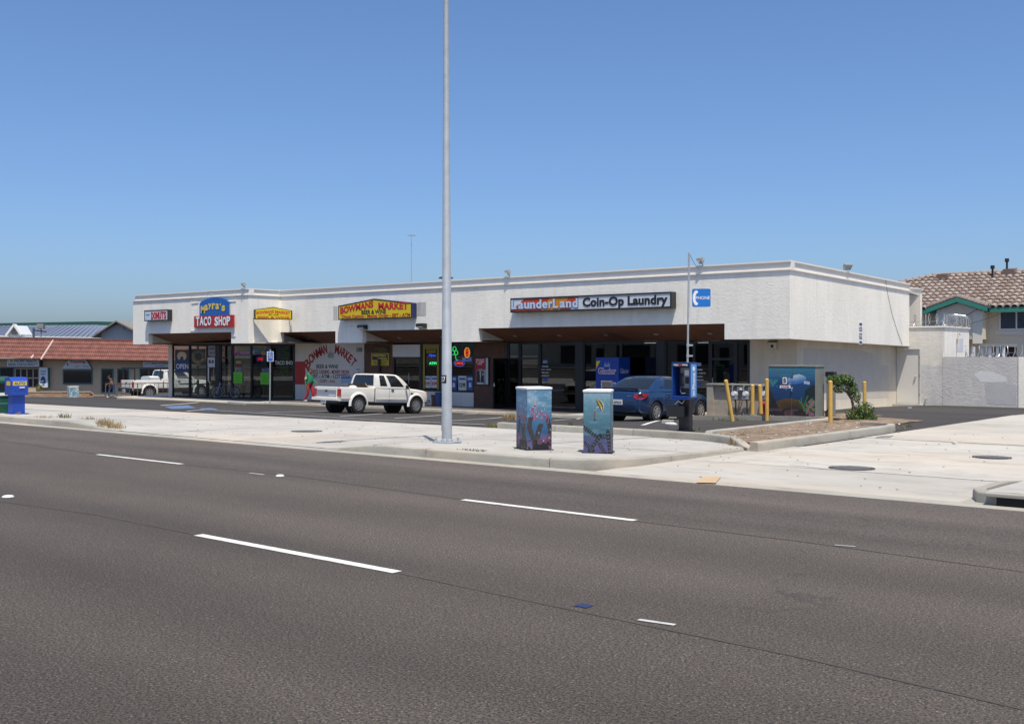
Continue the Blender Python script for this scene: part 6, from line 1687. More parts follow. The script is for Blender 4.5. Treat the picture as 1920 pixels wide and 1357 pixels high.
# big dolphin cabinet on its pad
YC = 29.55; x0, x1 = XY(1441,YC), XY(1529,YC); zb = EYE-(787-HORZ)/F_*31.4; zt = EYE-(685-HORZ)/F_*31.4
M_CABG = mat('cabinet_olive_grey',(0.20,0.21,0.185),.6,var=.08,vscale=3)
t = thing('dolphin_mural_cabinet','large cabinet painted with a dolphin in deep blue sea','utility cabinet',((x0+x1)/2,YC+.35,zb))
W, Hh, Dd = x1-x0, zt-zb, .62
bd = obj('body', MB().box((-W/2,-.35,0),(W/2,-.35+Dd,Hh-.04)), M_CABG, t, bevel=.006)
obj('lid', MB().box((-W/2-.02,-.37,Hh-.04),(W/2+.02,-.33+Dd,Hh)), M_CABG, t, bevel=.006)
paint('mural_panel', lambda a, c: deepsea(a,c,3), 110, 120, Vector((x0+.012,YC-.004,zb+.02)), (W/2-.016,0,0), (0,0,Hh-.08), M_MURAL, bd) if False else None
o = paint('mural_panel', lambda a, c: deepsea(a*.5,c,3), 60, 120, Vector((x0+.01,YC-.006,zb+.02)), (W/2-.014,0,0), (0,0,Hh-.08), M_MURAL, bd)
o = paint('mural_panel', lambda a, c: deepsea(.5+a*.5,c,3), 60, 120, Vector((x0+W/2+.004,YC-.006,zb+.02)), (W/2-.014,0,0), (0,0,Hh-.08), M_MURAL, bd)
obj('handle', MB().tube([(.02,-.36,Hh*.52),(.02,-.40,Hh*.54),(.03,-.40,Hh*.58),(.02,-.36,Hh*.59)],.016), M_GALV, t)
obj('sticker', MB().box((-W*.19,-.362,Hh*.66),(-W*.10,-.358,Hh*.78)), M_LETWHT, t); obj('sticker', MB().box((-W*.25,-.362,Hh*.58),(-W*.02,-.358,Hh*.63)), M_LETWHT, t)
M_ = world_of(t); text(t,'S',M_LETBLK,M_ @ Vector((-W*.145,-.364,Hh*.72)),.09,.13,bold=.04,ext=.001); text(t,'DANGER',M_LRED,M_ @ Vector((-W*.135,-.364,Hh*.605)),.26,.05,ext=.001)
pp = thing('cabinet_pad','flat concrete pad under the dolphin cabinet','concrete pad',((x0+x1)/2,YC+.3,zb-.16))
obj('slab', MB().box((-W/2-.15,-.55,0),(W/2+.3,.6,.158)), M_KERB, pp, bevel=.01)
t = thing('meter_pedestal','slim grey pedestal with a black meter top behind the dolphin cabinet','pedestal',(x1+.24,YC+.55,zb))
obj('post', MB().box((-.1,-.1,0),(.1,.1,Hh-.18)), M_CABG, t, bevel=.005); obj('top_box', MB().box((-.13,-.12,Hh-.32),(.13,.12,Hh-.18)), M_BLACK, t, bevel=.01); obj('conduit', MB().tube([(.0,-.14,.35),(-.08,-.16,.25),(-.08,-.16,0)],.03), M_BLACK, t)
# ---- bollards
M_BOLL = mat('bollard_yellow',(0.62,0.37,0.075),.6,var=.1,vscale=6,dirt=.35,dscale=5,dcol=(.36,.24,.10))
def bollard(px0, py0, px1, py1, label, t=None, r=.056):
    b = gnd(px0,py0) if t is None else at(px0,py0,t); k = (b.x*-S_+b.y*C_)
    top = at(px1,py1,k); L_ = (top-b)
    o = thing('bollard', label, 'bollard', (b.x,b.y,b.z), group='yellow pipe bollards')
    prof = [(0,-.15),(0,0),(1,0)]
    m = MB().cyl(Vector((0,0,-.1))-L_*0.0, L_, r, n=14, cap=False); d = L_.normalized()
    obj('pipe', m, M_BOLL, o, sm=50)
    cm = MB(); a = d.orthogonal().normalized(); b2 = d.cross(a); rings = []
    for rr, h in ((r,-.01),(r,.0),(r*.85,.022),(r*.45,.036),(.002,.04)): rings.append([L_+d*h+(a*math.cos(q)+b2*math.sin(q))*rr for q in [2*math.pi*i/14 for i in range(14)]])
    obj('cap', MB().loft(rings), M_BOLL, o, sm=60)
bollard(1374,786,1361,714,'yellow bollard leaning to one side in front of the meter wall',t=30.6)
bollard(1411,770,1411,723,'upright yellow bollard right of the gas meters',t=31.2); bollard(1427,769,1424.5,723,'yellow bollard tilted slightly beside the upright one at the meters',t=31.2)
bollard(1438,784,1438,712,'yellow bollard against the left edge of the dolphin cabinet',t=30.7); bollard(1557,798,1557,716,'yellow bollard standing right of the dolphin cabinet')
bollard(1621,768,1621,717,'yellow bollard rising behind the low shrub',t=34)
# ---- meter wall
YM = 30.7; mx0, mx1 = XY(1328,YM), XY(1470,YM); mzt = onY(1380,722,YM).z; mzb = g(mx0,YM)-.05
t = thing('meter_wall','low concrete wall with gas meters by the corner of the shops','low wall',((mx0+mx1)/2,YM,mzb))
wpart('wall', MB().box((mx0,YM+.0,mzb),(mx1,YM+.18,mzt)), M_KERB, t)
wpart('return', MB().box((mx0,YM+.181,mzb),(mx0+.2,YM+1.6,mzt)), M_KERB, t); wpart('pilaster', MB().box((mx0,YM-.1,mzb),(mx0+.22,YM-.002,mzt-.002)), M_KERB, t)
wpart('cap', MB().box((mx0-.02,YM-.12,mzt+.001),(mx1,YM+.2,mzt+.04)), M_KERB, t)
M_METER = mat('gas_meter_grey',(0.30,0.33,0.35),.5,var=.1)
for px, lb in ((1378,'grey gas meter next to the leaning bollard'),(1399,'grey gas meter beside the upright bollard'),(1434,'grey gas meter half hidden by the dolphin cabinet')):
    q = onY(px,744,YM-.2); m = thing('gas_meter', lb, 'gas meter', (q.x,YM-.2,q.z-.35), 0, 'gas meters on the low wall')
    obj('body', MB().sphere((0,0,.42),(.13,.1,.12)).box((-.1,-.09,.28),(.1,.09,.42)), M_METER, m, sm=50); obj('dial', MB().lathe([(.07,0),(.07,-.02),(.001,-.02)],(0,-.095,.46),14,'y'), M_WHITE, m)
    obj('pipe', MB().tube([(-.09,0,.5),(-.09,.0,.68),(-.09,.2,.68)],.02), M_GREY, m); obj('pipe', MB().tube([(.09,0,.5),(.09,.0,.64),(.2,.0,.64),(.2,.2,.64)],.02), M_GREY, m); obj('riser', MB().tube([(.0,0,.28),(.03,0,.15),(.03,0,-.15)],.022), M_BLACK, m)
    obj('regulator', MB().lathe([(.05,-.03),(.07,0),(.05,.03),(.001,.05)],(.2,0,.58),12), M_METER, m)
q = onY(1432,760,YM-.4); single('red_cap_valve', MB().lathe([(.02,-.3),(.05,0),(.09,.04),(.09,.14),(.03,.18),(.001,.18)],(q.x,YM-.4,q.z-.06),14), mat('valve_red',(0.4,0.02,0.03),.4), 'red capped valve low beside the dolphin cabinet', 'valve', sm=50)
single('pipe_rail', MB().tube([(mx0+.5,YM-.06,mzt-.12),(mx1-.1,YM-.06,mzt-.12)],.03), M_GREY, 'grey pipe rail running along the meter wall', 'pipe')
# ---- payphone
p = gnd(1283,809,.13); rz = face_rz(p,-26)
M_PBL = mat('phone_blue',(0.006,0.04,0.19),.35,var=.08); M_PBL2 = mat('phone_light_blue',(0.10,0.30,0.62),.4)
t = thing('payphone','blue payphone hood on a black pedestal near the driveway','payphone',(p.x,p.y,p.z),rz)
M = world_of(t); k25 = 24.6/F_
obj('pedestal', MB().box((-.13,-.02,0),(.13,.16,.78)), M_BLACK, t, bevel=.01); obj('foot', MB().box((-.16,-.06,0),(.16,.2,.03)), M_BLACK, t)
hz0, hz1 = .74, 1.53
hd = obj('hood', MB().box((-.23,-.17,hz0),(-.195,.17,hz1)).box((.195,-.17,hz0),(.23,.17,hz1)).box((-.195,-.17,hz1-.1),(.195,.17,hz1)).box((-.195,.13,hz0),(.195,.17,hz1-.1)).box((-.195,-.17,hz0),(.195,.13,hz0+.05)), M_PBL, t, bevel=.01)
obj('header_sign', MB().box((-.19,-.176,hz1-.095),(.19,-.1705,hz1-.01)), M_BLACK, hd); text(hd,'PUBLIC',M_LETWHT,M @ Vector((-.11,-.179,hz1-.055)),.12,.035,rz=rz,ext=.001); text(hd,'PHONE',M_LETWHT,M @ Vector((.1,-.179,hz1-.055)),.13,.035,rz=rz,ext=.001); obj('logo', MB().box((-.03,-.179,hz1-.075),(.01,-.177,hz1-.03)), M_LRED, hd)
obj('label_strip', MB().box((.2305,-.15,hz0+.03),(.235,.12,hz1-.04)), M_PBL2, hd); obj('label_mark', MB().lathe([(.05,0),(.05,.004),(.001,.004)],(.2352,-.015,hz1-.14),14,'x'), M_LETWHT, hd)
text(hd,'Phone',M_LETWHT,M @ Vector((.2365,-.015,1.12)),.36,.12,rz=rz+math.pi/2,roll=R(-90),ext=.001); text(hd,'$',M_LETWHT,M @ Vector((.2365,-.015,.85)),.08,.12,rz=rz+math.pi/2,ext=.001)
obj('backplate', MB().box((-.12,.06,hz0+.08),(.14,.129,hz1-.12)), mat('phone_steel',(0.28,0.28,0.29),.4,metal=.4), t); obj('keypad', MB().box((0,.045,1.06),(.1,.0595,1.2)), M_BLACK, t)
obj('handset', MB().tube([(-.06,.02,1.28),(-.075,.0,1.24),(-.08,-.0,1.14),(-.075,.0,1.05),(-.06,.02,1.01)],[.035,.025,.018,.025,.035],8), M_BLACK, t, sm=60)
obj('instruction_card', MB().box((-.02,.05,1.24),(.12,.0595,1.36)), M_LETWHT, t); obj('coin_box', MB().box((-.1,.035,hz0+.1),(.12,.0595,.96)), M_BLACK, t)
obj('cord', MB().tube([(-.06,.02,1.01),(-.09,-.02,.92),(-.03,-.06,.84),(.04,-.02,.86)],.008,5), M_CHROME, t)
obj('shelf', MB().box((-.26,-.24,hz0-.02),(.2,.1,hz0-.001)), M_PBL, t)
obj('book_holder', MB().box((-.34,-.2,.33),(.06,-.05,.58)), M_BLACK, t, bevel=.01); obj('bracket', MB().tube([(-.15,-.15,.6),(-.1,-.1,.68),(.0,-.1,.62),(.02,-.05,.7)],.01,5), M_CHROME, t)
# phone sign pole
bq = at(1287.5,800,25.2); bq.z = g(bq.x,bq.y)+.05; tq = at(1292,474,25.2)
t = thing('phone_sign_pole','thin galvanised pole carrying the PHONE sign behind the payphone','sign pole',bq)
wpart('pole', MB().tube([bq,bq.lerp(tq,.5),tq],.024,8), M_GALV, t)
for f_ in (.42,.48): q = bq.lerp(tq,f_); wpart('clamp', MB().cyl(q-Vector((0,0,.04)),q+Vector((0,0,.04)),.033,n=8).bar(q,q+VR*.12,.02,.04), M_GALV, t)
q = at(1315,558,25.1); n = towards_cam(q); rz = face_rz(q,4)
t = thing('phone_sign','square blue sign reading PHONE with a white handset','sign',(q.x,q.y,q.z-.22),rz)
M = world_of(t)
sq = []; Wd = .215; rc = .035
for cx, cz, a in ((Wd-rc,rc,-90),(Wd-rc,.43-rc,0),(-Wd+rc,.43-rc,90),(-Wd+rc,rc,180)): sq += [(cx+rc*math.cos(R(a+i*30)),0,cz+rc*math.sin(R(a+i*30))) for i in range(4)]
obj('plate', ngon_prism(sq,(0,.006,0)), mat('phone_sign_blue',(0.012,0.16,0.52),.4), t)
hp_ = [(-.1,-.003,.04),(-.07,-.003,.09),(-.1,-.003,.1),(-.135,-.003,.16),(-.14,-.003,.215),(-.135,-.003,.27),(-.1,-.003,.33),(-.07,-.003,.34),(-.1,-.003,.39),(-.15,-.003,.38),(-.19,-.003,.3),(-.2,-.003,.215),(-.19,-.003,.13),(-.15,-.003,.05)]
obj('handset_symbol', ngon_prism(hp_,(0,.002,0)), M_LETWHT, t); text(t,'PHONE',M_LETWHT,M @ Vector((.035,-.003,.215)),.33,.075,rz=rz,bold=.008,ext=.001)
for x in (-.2,): obj('bolt', MB().box((-.21,-.004,.06),(-.2,0,.07)), M_GALV, t)
# wire from the pole to the roof
pa_, pb_ = tq, onY(1322,498,YF); single('pole_wire', MB().tube([pa_.lerp(pb_,i/6)-Vector((0,0,.25*math.sin(math.pi*i/6))) for i in range(7)],.007,4), M_GREY, 'thin wire running from the phone pole to the roof edge', 'wire')
# ---- newspaper boxes
M_NBLU = mat('news_box_blue',(0.012,0.06,0.36),.4,var=.08); M_NGRN = mat('news_box_green',(0.008,0.075,0.05),.45,var=.1); M_NYEL = mat('news_label',(0.66,0.48,0.04),.5)
p = gnd(31,776); rz = face_rz(p,22); t = thing('newspaper_box','bright blue newspaper box with yellow labels at the kerb','newspaper box',(p.x,p.y,p.z),rz)
obj('pedestal', MB().box((-.17,-.16,.02),(.17,.16,.54)), M_NBLU, t, bevel=.01); obj('foot', MB().box((-.24,-.22,0),(.24,.22,.025)), M_NBLU, t)
obj('cabinet', MB().prism([(-.23,-.24,.53),(-.23,.24,.53),(-.23,.24,1.03),(-.23,-.1,1.03),(-.23,-.24,.93)],(.46,0,0)), M_NBLU, t, bevel=.012)
obj('window', MB().box((-.16,-.2455,.66),(.16,-.2405,.82)), M_NBLU, t)
for a_, b_ in ((-.2,.18),): obj('label_plate', MB().box((a_,-.248,.8),(b_,-.2458,.92)), M_NYEL, t)
obj('label_plate', MB().box((-.234,-.15,.8),(-.2305,.1,.92)), M_NYEL, t); M = world_of(t); text(t,'AUTO',M_NBLU,M @ Vector((-.01,-.25,.86)),.3,.08,rz=rz,bold=.03,ext=.001)
obj('handle', MB().box((-.02,-.262,.73),(.12,-.246,.76)), M_LETWHT, t)
p = gnd(5,774); rz = face_rz(p,10); t = thing('newspaper_bin','dark green plastic newspaper bin cut by the picture edge','newspaper box',(p.x,p.y,p.z),rz)
obj('pedestal', MB().loft([[(sx*w,sy*w,z) for sx, sy in ((-1,-1),(1,-1),(1,1),(-1,1))] for w, z in ((.2,0),(.215,.25),(.215,.27),(.2,.29),(.2,.5))]), M_NGRN, t, bevel=.012)
obj('head', MB().loft([[(sx*w,sy*w+o_,z) for sx, sy in ((-1,-1),(1,-1),(1,1),(-1,1))] for w, z, o_ in ((.22,.5,0),(.23,.9,0),(.22,.97,.01),(.12,1.04,.02))]), M_NGRN, t, bevel=.015)
obj('label_plate', MB().box((-.12,-.232,.5),(.21,-.226,.58)), M_LETWHT, t); obj('opening', MB().box((-.16,-.236,.66),(.16,-.228,.84)), M_BLACK, t)
# ---- accessible parking sign
q = onY(505.5,752,walk_front(-42.9)+.35); px_ = 507
b = onY(506,750,31.95); b.z = WZ; k = -b.x*S_+b.y*C_
t = thing('parking_sign','thin post with blue and white accessible parking signs before the taco shop','parking sign',(b.x,b.y,WZ),face_rz(b,0))
zt = at(507,655,k).z-WZ
obj('post', MB().cyl((0,0,0),(0.02,0,zt),.03,n=8), M_GALV, t)
h1, h0 = at(507,659,k).z-WZ, at(507,677.5,k).z-WZ
obj('plate', MB().box((-.13,-.045,h0),(.17,-.035,h1)), M_LETWHT, t)
for a_, b_ in ((.62,.95),(.33,.58),(.06,.29)): obj('blue_panel', MB().box((-.10,-.05,h0+(h1-h0)*a_),(.14,-.0455,h0+(h1-h0)*b_)), M_PBLUE, t)
M = world_of(t)
sy = MB().tube([(-.0,-.052,h0+(h1-h0)*.9),(-.0,-.052,h0+(h1-h0)*.78),(.05,-.052,h0+(h1-h0)*.78),(.07,-.052,h0+(h1-h0)*.69)],.012,5).tube([(.0+.05*math.cos(R(a)),-.052,h0+(h1-h0)*.74+.05*math.sin(R(a))) for a in range(120,330,30)],.01,5)
obj('wheelchair_symbol', sy, M_LETWHT, t); text(t,'VAN',M_LETWHT,M @ Vector((.02,-.052,h0+(h1-h0)*.46)),.14,.06,rz=t.rotation_euler.z,ext=.001)
# ---- wheel stops
def wstop(px0, py0, px1, py1, label):
    a, b = gnd(px0,py0), gnd(px1,py1); d = (b-a); L_ = d.length; c = (a+b)/2
    o = single('wheel_stop', MB().loft([[(x,-.08,0),(x,.08,0),(x,.05,.11),(x,-.05,.11)] for x in (-L_/2,-L_/2+.06,L_/2-.06,L_/2)]), M_KERB, label, 'wheel stop', 'concrete wheel stops', bevel=.015)
    o.location = c; o.rotation_euler = (0,math.atan2(a.z-b.z,L_),math.atan2(d.y,d.x))
wstop(429,756.5,460,759.5,'concrete wheel stop in front of the bicycle'); wstop(1243,794,1262,794.5,'short concrete wheel stop behind the payphone')
single('crumpled_paper', MB().sphere((gnd(1258,797).x,gnd(1258,797).y,gnd(1258,797).z+.03),(.2,.08,.05),8,5), M_PAPER, 'crumpled white litter lying by the short wheel stop', 'litter')
# ---- water vending machine
YV = 34.45; x0, x1 = XY(1117,YV), XY(1160,YV); hv = onY(1138,670,YV).z-WZ
M_VBLU = mat('vending_blue',(0.004,0.04,0.26),.35,var=.1)
t = thing('water_vending_machine','tall blue Glacier water vending machine outside the laundry','vending machine',((x0+x1)/2,YV,WZ))
W = x1-x0; obj('cabinet', MB().box((-W/2,0,.05),(W/2,.82,hv)), M_VBLU, t, bevel=.015); obj('plinth', MB().box((-W/2+.03,.03,0),(W/2-.03,.8,.05)), M_BLACK, t)
M = world_of(t)
text(t,'Glacier',mat('glacier_white',(0.75,0.78,0.85),.4),M @ Vector((0,-.006,hv-.52)),W*.78,.26,bold=.05,ext=.002); text(t,'Glacier',M_LMAR,M @ Vector((0,-.01,hv-.52)),W*.74,.22,bold=.01,ext=.002)
text(t,'Glacier',mat('glacier_dim',(0.3,0.32,0.45),.4),M @ Vector((W/2+.006,.41,hv-.52)),.6,.2,rz=R(90),bold=.03,ext=.002)
obj('corner_flash', MB().prism([(-W/2+.02,-.004,hv-.45),(-W/2+.02,-.004,hv-.15),(-W/2+.22,-.004,hv-.13)],(0,.003,0)), M_SIGNY, t)
for k in range(5): obj('water_splash', MB().prism([(-.12+.05*k,-.004,hv-.36),(-.09+.05*k,-.004,hv-.36),(-.13+.07*k,-.004,hv-.2+.05*(k%2))],(0,.003,0)), M_LBLUE, t)
obj('dispensing_bay', MB().box((-W*.22,-.006,.55),(W*.2,-.001,hv-.95)), mat('bay_tan',(0.25,0.2,0.15),.5), t); obj('bay_frame', MB().box((-W*.26,-.012,hv-.95),(W*.24,-.001,hv-.9)).box((-W*.26,-.012,.5),(-W*.22,-.001,hv-.95)).box((W*.2,-.012,.5),(W*.24,-.001,hv-.95)), M_CHROME, t)
for k in range(3): obj('button', MB().box((W*.28+.05*k-.02,-.012,hv-1.02),(W*.28+.05*k+.01,-.001,hv-.96)), M_LETWHT, t)
# ---- bins by the market window
for px, w, hh, m, lb in ((813.5,.32,.5,mat('bin_brown',(0.10,0.05,0.04),.6),'brown bin under the market window'),(821.5,.34,.62,mat('bin_blue',(0.04,0.08,0.2),.6),'blue bin under the market window beside the brown one')):
    q = onY(px,760,YW-.5); o = thing('litter_bin', lb, 'bin', (q.x,YW-.45,WZ))
    obj('bucket', MB().loft([[(w/2*s*math.cos(a),w/2*s*math.sin(a),z) for a in [2*math.pi*i/12 for i in range(12)]] for s, z in ((.85,0),(1,hh-.06))]), m, o); obj('rim', MB().lathe([(w/2,hh-.06),(w/2+.02,hh-.05),(w/2+.02,hh),(w/2-.02,hh),(w/2-.02,hh-.05)],n=12), m, o)
# ---- railing and painted cabinet at the far end
a, b = at(198,746,66.5), at(322,746,62.5)
t = thing('metal_railing','brown metal railing in front of the far white pickup','railing',(a.x,a.y,a.z)); M_RAIL = mat('rail_brown',(0.16,0.11,0.08),.6)
hr = 27/F_*65
wpart('top_rail', MB().tube([a+Vector((0,0,hr)),b+Vector((0,0,hr))],.028,6), M_RAIL, t); wpart('bottom_rail', MB().tube([a+Vector((0,0,.12)),b+Vector((0,0,.12))],.02,6), M_RAIL, t)
for k in range(17): q = a.lerp(b,k/16); wpart('baluster' if k % 8 else 'post', MB().cyl(q-Vector((0,0,.3 if k % 8 == 0 else -.1)),q+Vector((0,0,hr)),.03 if k % 8 == 0 else .013,n=6), M_RAIL, t)
t = cabinet('pale_mural_cabinet','small pale blue painted cabinet before the brick planter',137,745,.72,.5,.86,15,lambda u,v,s: mix3((.10,.26,.34),(.42,.5,.5),max(0,min(1,(fbm(u*5,v*5,s)-.3)*2))) if fbm(u*4+9,v*5,s+2) < .56 else (.55,.56,.5),20,nu=24,nv=30)
# ---- bicycle before the taco shop
def bicycle():
    c = tpt(446,749,1.0); c.z = WZ
    M_BF = mat('bike_frame',(0.10,0.11,0.16),.4); M_BT = mat('bike_tyre',(0.02,0.02,0.02),.9)
    t = thing('bicycle','dark mountain bicycle leaning by the taco shop door','bicycle',(c.x,c.y,WZ),TRZ+R(8))
    R_ = .33; xf, xr = -.52, .52
    for nm, x, st in (('wheel',xf,.55),('wheel',xr,0)):
        def P(a, r): 
            q = Vector((r*math.cos(a),0,r*math.sin(a))); q = Matrix.Rotation(st,3,'Z') @ q; return Vector((x,0,R_))+q
        w = obj(nm, MB().tube([P(2*math.pi*i/24,R_-.028) for i in range(24)],.028,6,True), M_BT, t, sm=60)
        obj('rim', MB().tube([P(2*math.pi*i/24,R_-.062) for i in range(24)],.012,5,True), M_GALV, w)
        sp = MB()
        for i in range(14): sp.cyl(P(0,0),P(2*math.pi*i/14,R_-.06),.003,n=4,cap=False)
        obj('spokes', sp, M_GALV, w); obj('hub', MB().cyl(Vector((x,-.05,R_)),Vector((x,.05,R_)),.025,n=8), M_GALV, w)
    bb, st, hd = (.08,0,.3), (.2,0,.75), (-.33,0,.78)
    fm = MB()
    for a, b in ((bb,st),(bb,(-.35,0,.68)),(st,hd),((.08,.03,.3),(xr,.06,R_)),((.08,-.03,.3),(xr,-.06,R_)),((.2,.02,.7),(xr,.06,R_)),((.2,-.02,.7),(xr,-.06,R_))): fm.cyl(a,b,.018,n=7)
    obj('frame', fm, M_BF, t, sm=50)
    obj('fork', MB().cyl((-.34,0,.85),(-.38,0,.62),.02,n=7).cyl((-.38,.05,.64),(xf,.05,R_),.016,n=6).cyl((-.38,-.05,.64),(xf,-.05,R_),.016,n=6).bar((-.38,-.06,.64),(-.38,.06,.64),.03,.03), mat('fork_blue',(0.25,0.32,0.5),.4), t)
    obj('handlebar', MB().cyl((-.33,0,.84),(-.33,0,.97),.015,n=6).tube([(-.3,-.3,1.0),(-.35,-.1,.98),(-.35,.1,.98),(-.3,.3,1.0)],.015,6), M_BLACK, t)
    obj('saddle', MB().sphere((.24,0,.92),(.14,.07,.035)), M_BLACK, t, sm=60); obj('seat_post', MB().cyl((.2,0,.72),(.23,0,.9),.014,n=6), M_GALV, t)
    obj('crank', MB().cyl((.08,-.05,.3),(.08,.05,.3),.09,n=14).bar((.08,.06,.3),(.16,.06,.16),.02,.015).bar((.08,-.06,.3),(.0,-.06,.44),.02,.015), M_BLACK, t)
    obj('pedal', MB().cbox((.16,.11,.16),(.09,.08,.02)), M_BLACK, t); obj('pedal', MB().cbox((.0,-.11,.44),(.09,.08,.02)), M_BLACK, t)
bicycle()
# ================================================================== vehicles
M_CGLASS = mat('car_glass',(0.012,0.016,0.018),.04,spec=.8)
M_WHITECAR = mat('white_car_paint',(0.76,0.72,0.64),.28,var=.03,vscale=2,coat=.5)
M_BLUECAR = mat('blue_car_paint',(0.010,0.040,0.115),.25,metal=.3,var=.08,vscale=2,coat=.8)
M_ALLOY = mat('alloy_wheel',(0.45,0.45,0.46),.3,metal=.7)
M_STEELW = mat('steel_wheel',(0.28,0.28,0.28),.45,metal=.5,var=.15,vscale=9)
M_TAIL = mat('tail_lamp',(0.36,0.015,0.02),.15,spec=.7)
M_TRIM = mat('black_trim',(0.018,0.018,0.019),.6)
M_PLATE = mat('number_plate',(0.6,0.6,0.58),.5)
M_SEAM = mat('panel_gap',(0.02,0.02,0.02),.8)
def bool_diff(me, cutters):
    o = bpy.data.objects.new('tmp', me); COL.objects.link(o); cs = []
    for c in cutters:
        co = bpy.data.objects.new('cut', c.mesh('cut')); COL.objects.link(co); cs.append(co)
        m = o.modifiers.new('b','BOOLEAN'); m.operation = 'DIFFERENCE'; m.solver = 'EXACT'; m.object = co
    dg = bpy.context.evaluated_depsgraph_get(); dg.update()
    r = bpy.data.meshes.new_from_object(o.evaluated_get(dg))
    for q in [o]+cs: bpy.data.objects.remove(q)
    return r
def ring(x, hw, zb, zt, cr=.02, tuck=.93, sh=.07):
    h = zt-zb
    half = [(0,zb),(.75*hw,zb),(tuck*hw,zb+.03),(.985*hw,zb+.22*h),(hw,zb+.45*h),(hw*.995,zb+.68*h),(.972*hw,zt-sh),(.93*hw,zt-sh*.35),(.84*hw,zt),(.45*hw,zt+cr*.7),(0,zt+cr)]
    pts = half+[(-y,z) for y, z in reversed(half[1:-1])]
    return [(x,y,z) for y, z in pts]
def dense(st, n=4):
    """more stations by smooth interpolation"""
    out = []
    for i in range(len(st)-1):
        p0 = st[max(i-1,0)]; p1 = st[i]; p2 = st[i+1]; p3 = st[min(i+2,len(st)-1)]
        for k in range(n):
            t = k/n; r = []
            for a, b, c, d in zip(p0,p1,p2,p3):
                v = .5*((2*b)+(-a+c)*t+(2*a-5*b+4*c-d)*t*t+(-a+3*b-3*c+d)*t**3)
                lo, hi = min(b,c), max(b,c); m_ = (hi-lo)*.15+1e-6
                r.append(max(lo-m_,min(hi+m_,v)))
            r[0] = p1[0]+(p2[0]-p1[0])*t; out.append(tuple(r))
    return out+[st[-1]]
class House:
    """the glazed upper body: levels (z, x_rear, x_front, half width)"""
    def __init__(s, lv, bowf=.1, bowr=.06): s.lv = lv; s.bf = bowf; s.br = bowr
    def at(s, v):
        n = len(s.lv)-1; v = max(0,min(.9999,v))*n; i = int(v); t = v-i
        return [a+(b-a)*t for a, b in zip(s.lv[i],s.lv[i+1])]
    def side(s, u, v, sg, off=0):
        z, xr, xf, w = s.at(v); return Vector((xr+(xf-xr)*u, sg*(w+off+.015*math.sin(math.pi*u)), z))
    def front(s, u, v, off=0):
        z, xr, xf, w = s.at(v); q = 2*u-1; return Vector((xf+off+s.bf*(1-q*q), -w*q, z))
    def rear(s, u, v, off=0):
        z, xr, xf, w = s.at(v); q = 2*u-1; return Vector((xr-off-s.br*(1-q*q), w*q, z))
    def mesh(s, cap=.02):
        rings = []
        n = 16
        for k in range(n+1):
            v = k/n; r = [s.side(i/8,v,-1) for i in range(8)]+[s.front(1-i/8,v) for i in range(8)]+[s.side(1-i/8,v,1) for i in range(8)]+[s.rear(1-i/8,v) for i in range(8)]
            rings.append(r)
        top = rings[-1]; c = sum(top,Vector())/len(top)
        for f_, dz in ((.85,.6),(.6,.9),(.3,1.0)): rings.append([Vector((c.x+(p.x-c.x)*f_,c.y+(p.y-c.y)*f_,p.z+cap*dz)) for p in top])
        return MB().loft(rings)
    def pane(s, fn, u0, u1, v0, v1, off=.006, n=6, sg=None, rnd=.0, slant=0.0):
        def f(a, b):
            ua = u0+(u1-u0)*a
            if slant: ua = u0+slant*b*(1)+(u1-u0-slant*b)*a if slant > 0 else u0+(u1+slant*b-u0)*a
            vv = v0+(v1-v0)*b
            return fn(ua,vv,sg,off) if sg else fn(ua,vv,off)
        return MB().grid(f,n,n)
def wheel(parent, x, y, r, w, sg, hubm, spokes=6):
    t = obj('wheel', MB().lathe([(r*.62,-w/2),(r*.94,-w/2),(r,-w*.3),(r,w*.3),(r*.94,w/2),(r*.62,w/2)],(x,y,r),28,'y'), M_RUBBER, parent, sm=40)
    f = y+sg*w/2
    obj('rim', MB().lathe([(r*.63,0),(r*.63,sg*.012),(r*.56,sg*.01),(r*.52,-sg*.035),(.001,-sg*.035)],(x,f,r),24,'y'), hubm, t, sm=40)
    sp = MB()
    for k in range(spokes):
        a = 2*math.pi*k/spokes; d = Vector((math.cos(a),0,math.sin(a)))
        c = Vector((x,f,r)); sp.bar(c+d*.05-Vector((0,sg*.005,0)),c+d*r*.56-Vector((0,sg*.012,0)),r*.2,.03,up=(0,1,0))
    sp.lathe([(r*.18,0),(r*.17,sg*.012),(.001,sg*.014)],(x,f,r),12,'y')
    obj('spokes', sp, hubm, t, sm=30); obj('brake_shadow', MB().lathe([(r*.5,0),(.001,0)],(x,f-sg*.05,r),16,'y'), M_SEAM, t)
    return t
def seam(parent, pts, w=.008, m=M_SEAM): return obj('panel_gap', MB().tube(pts,w/2,4), m, parent)
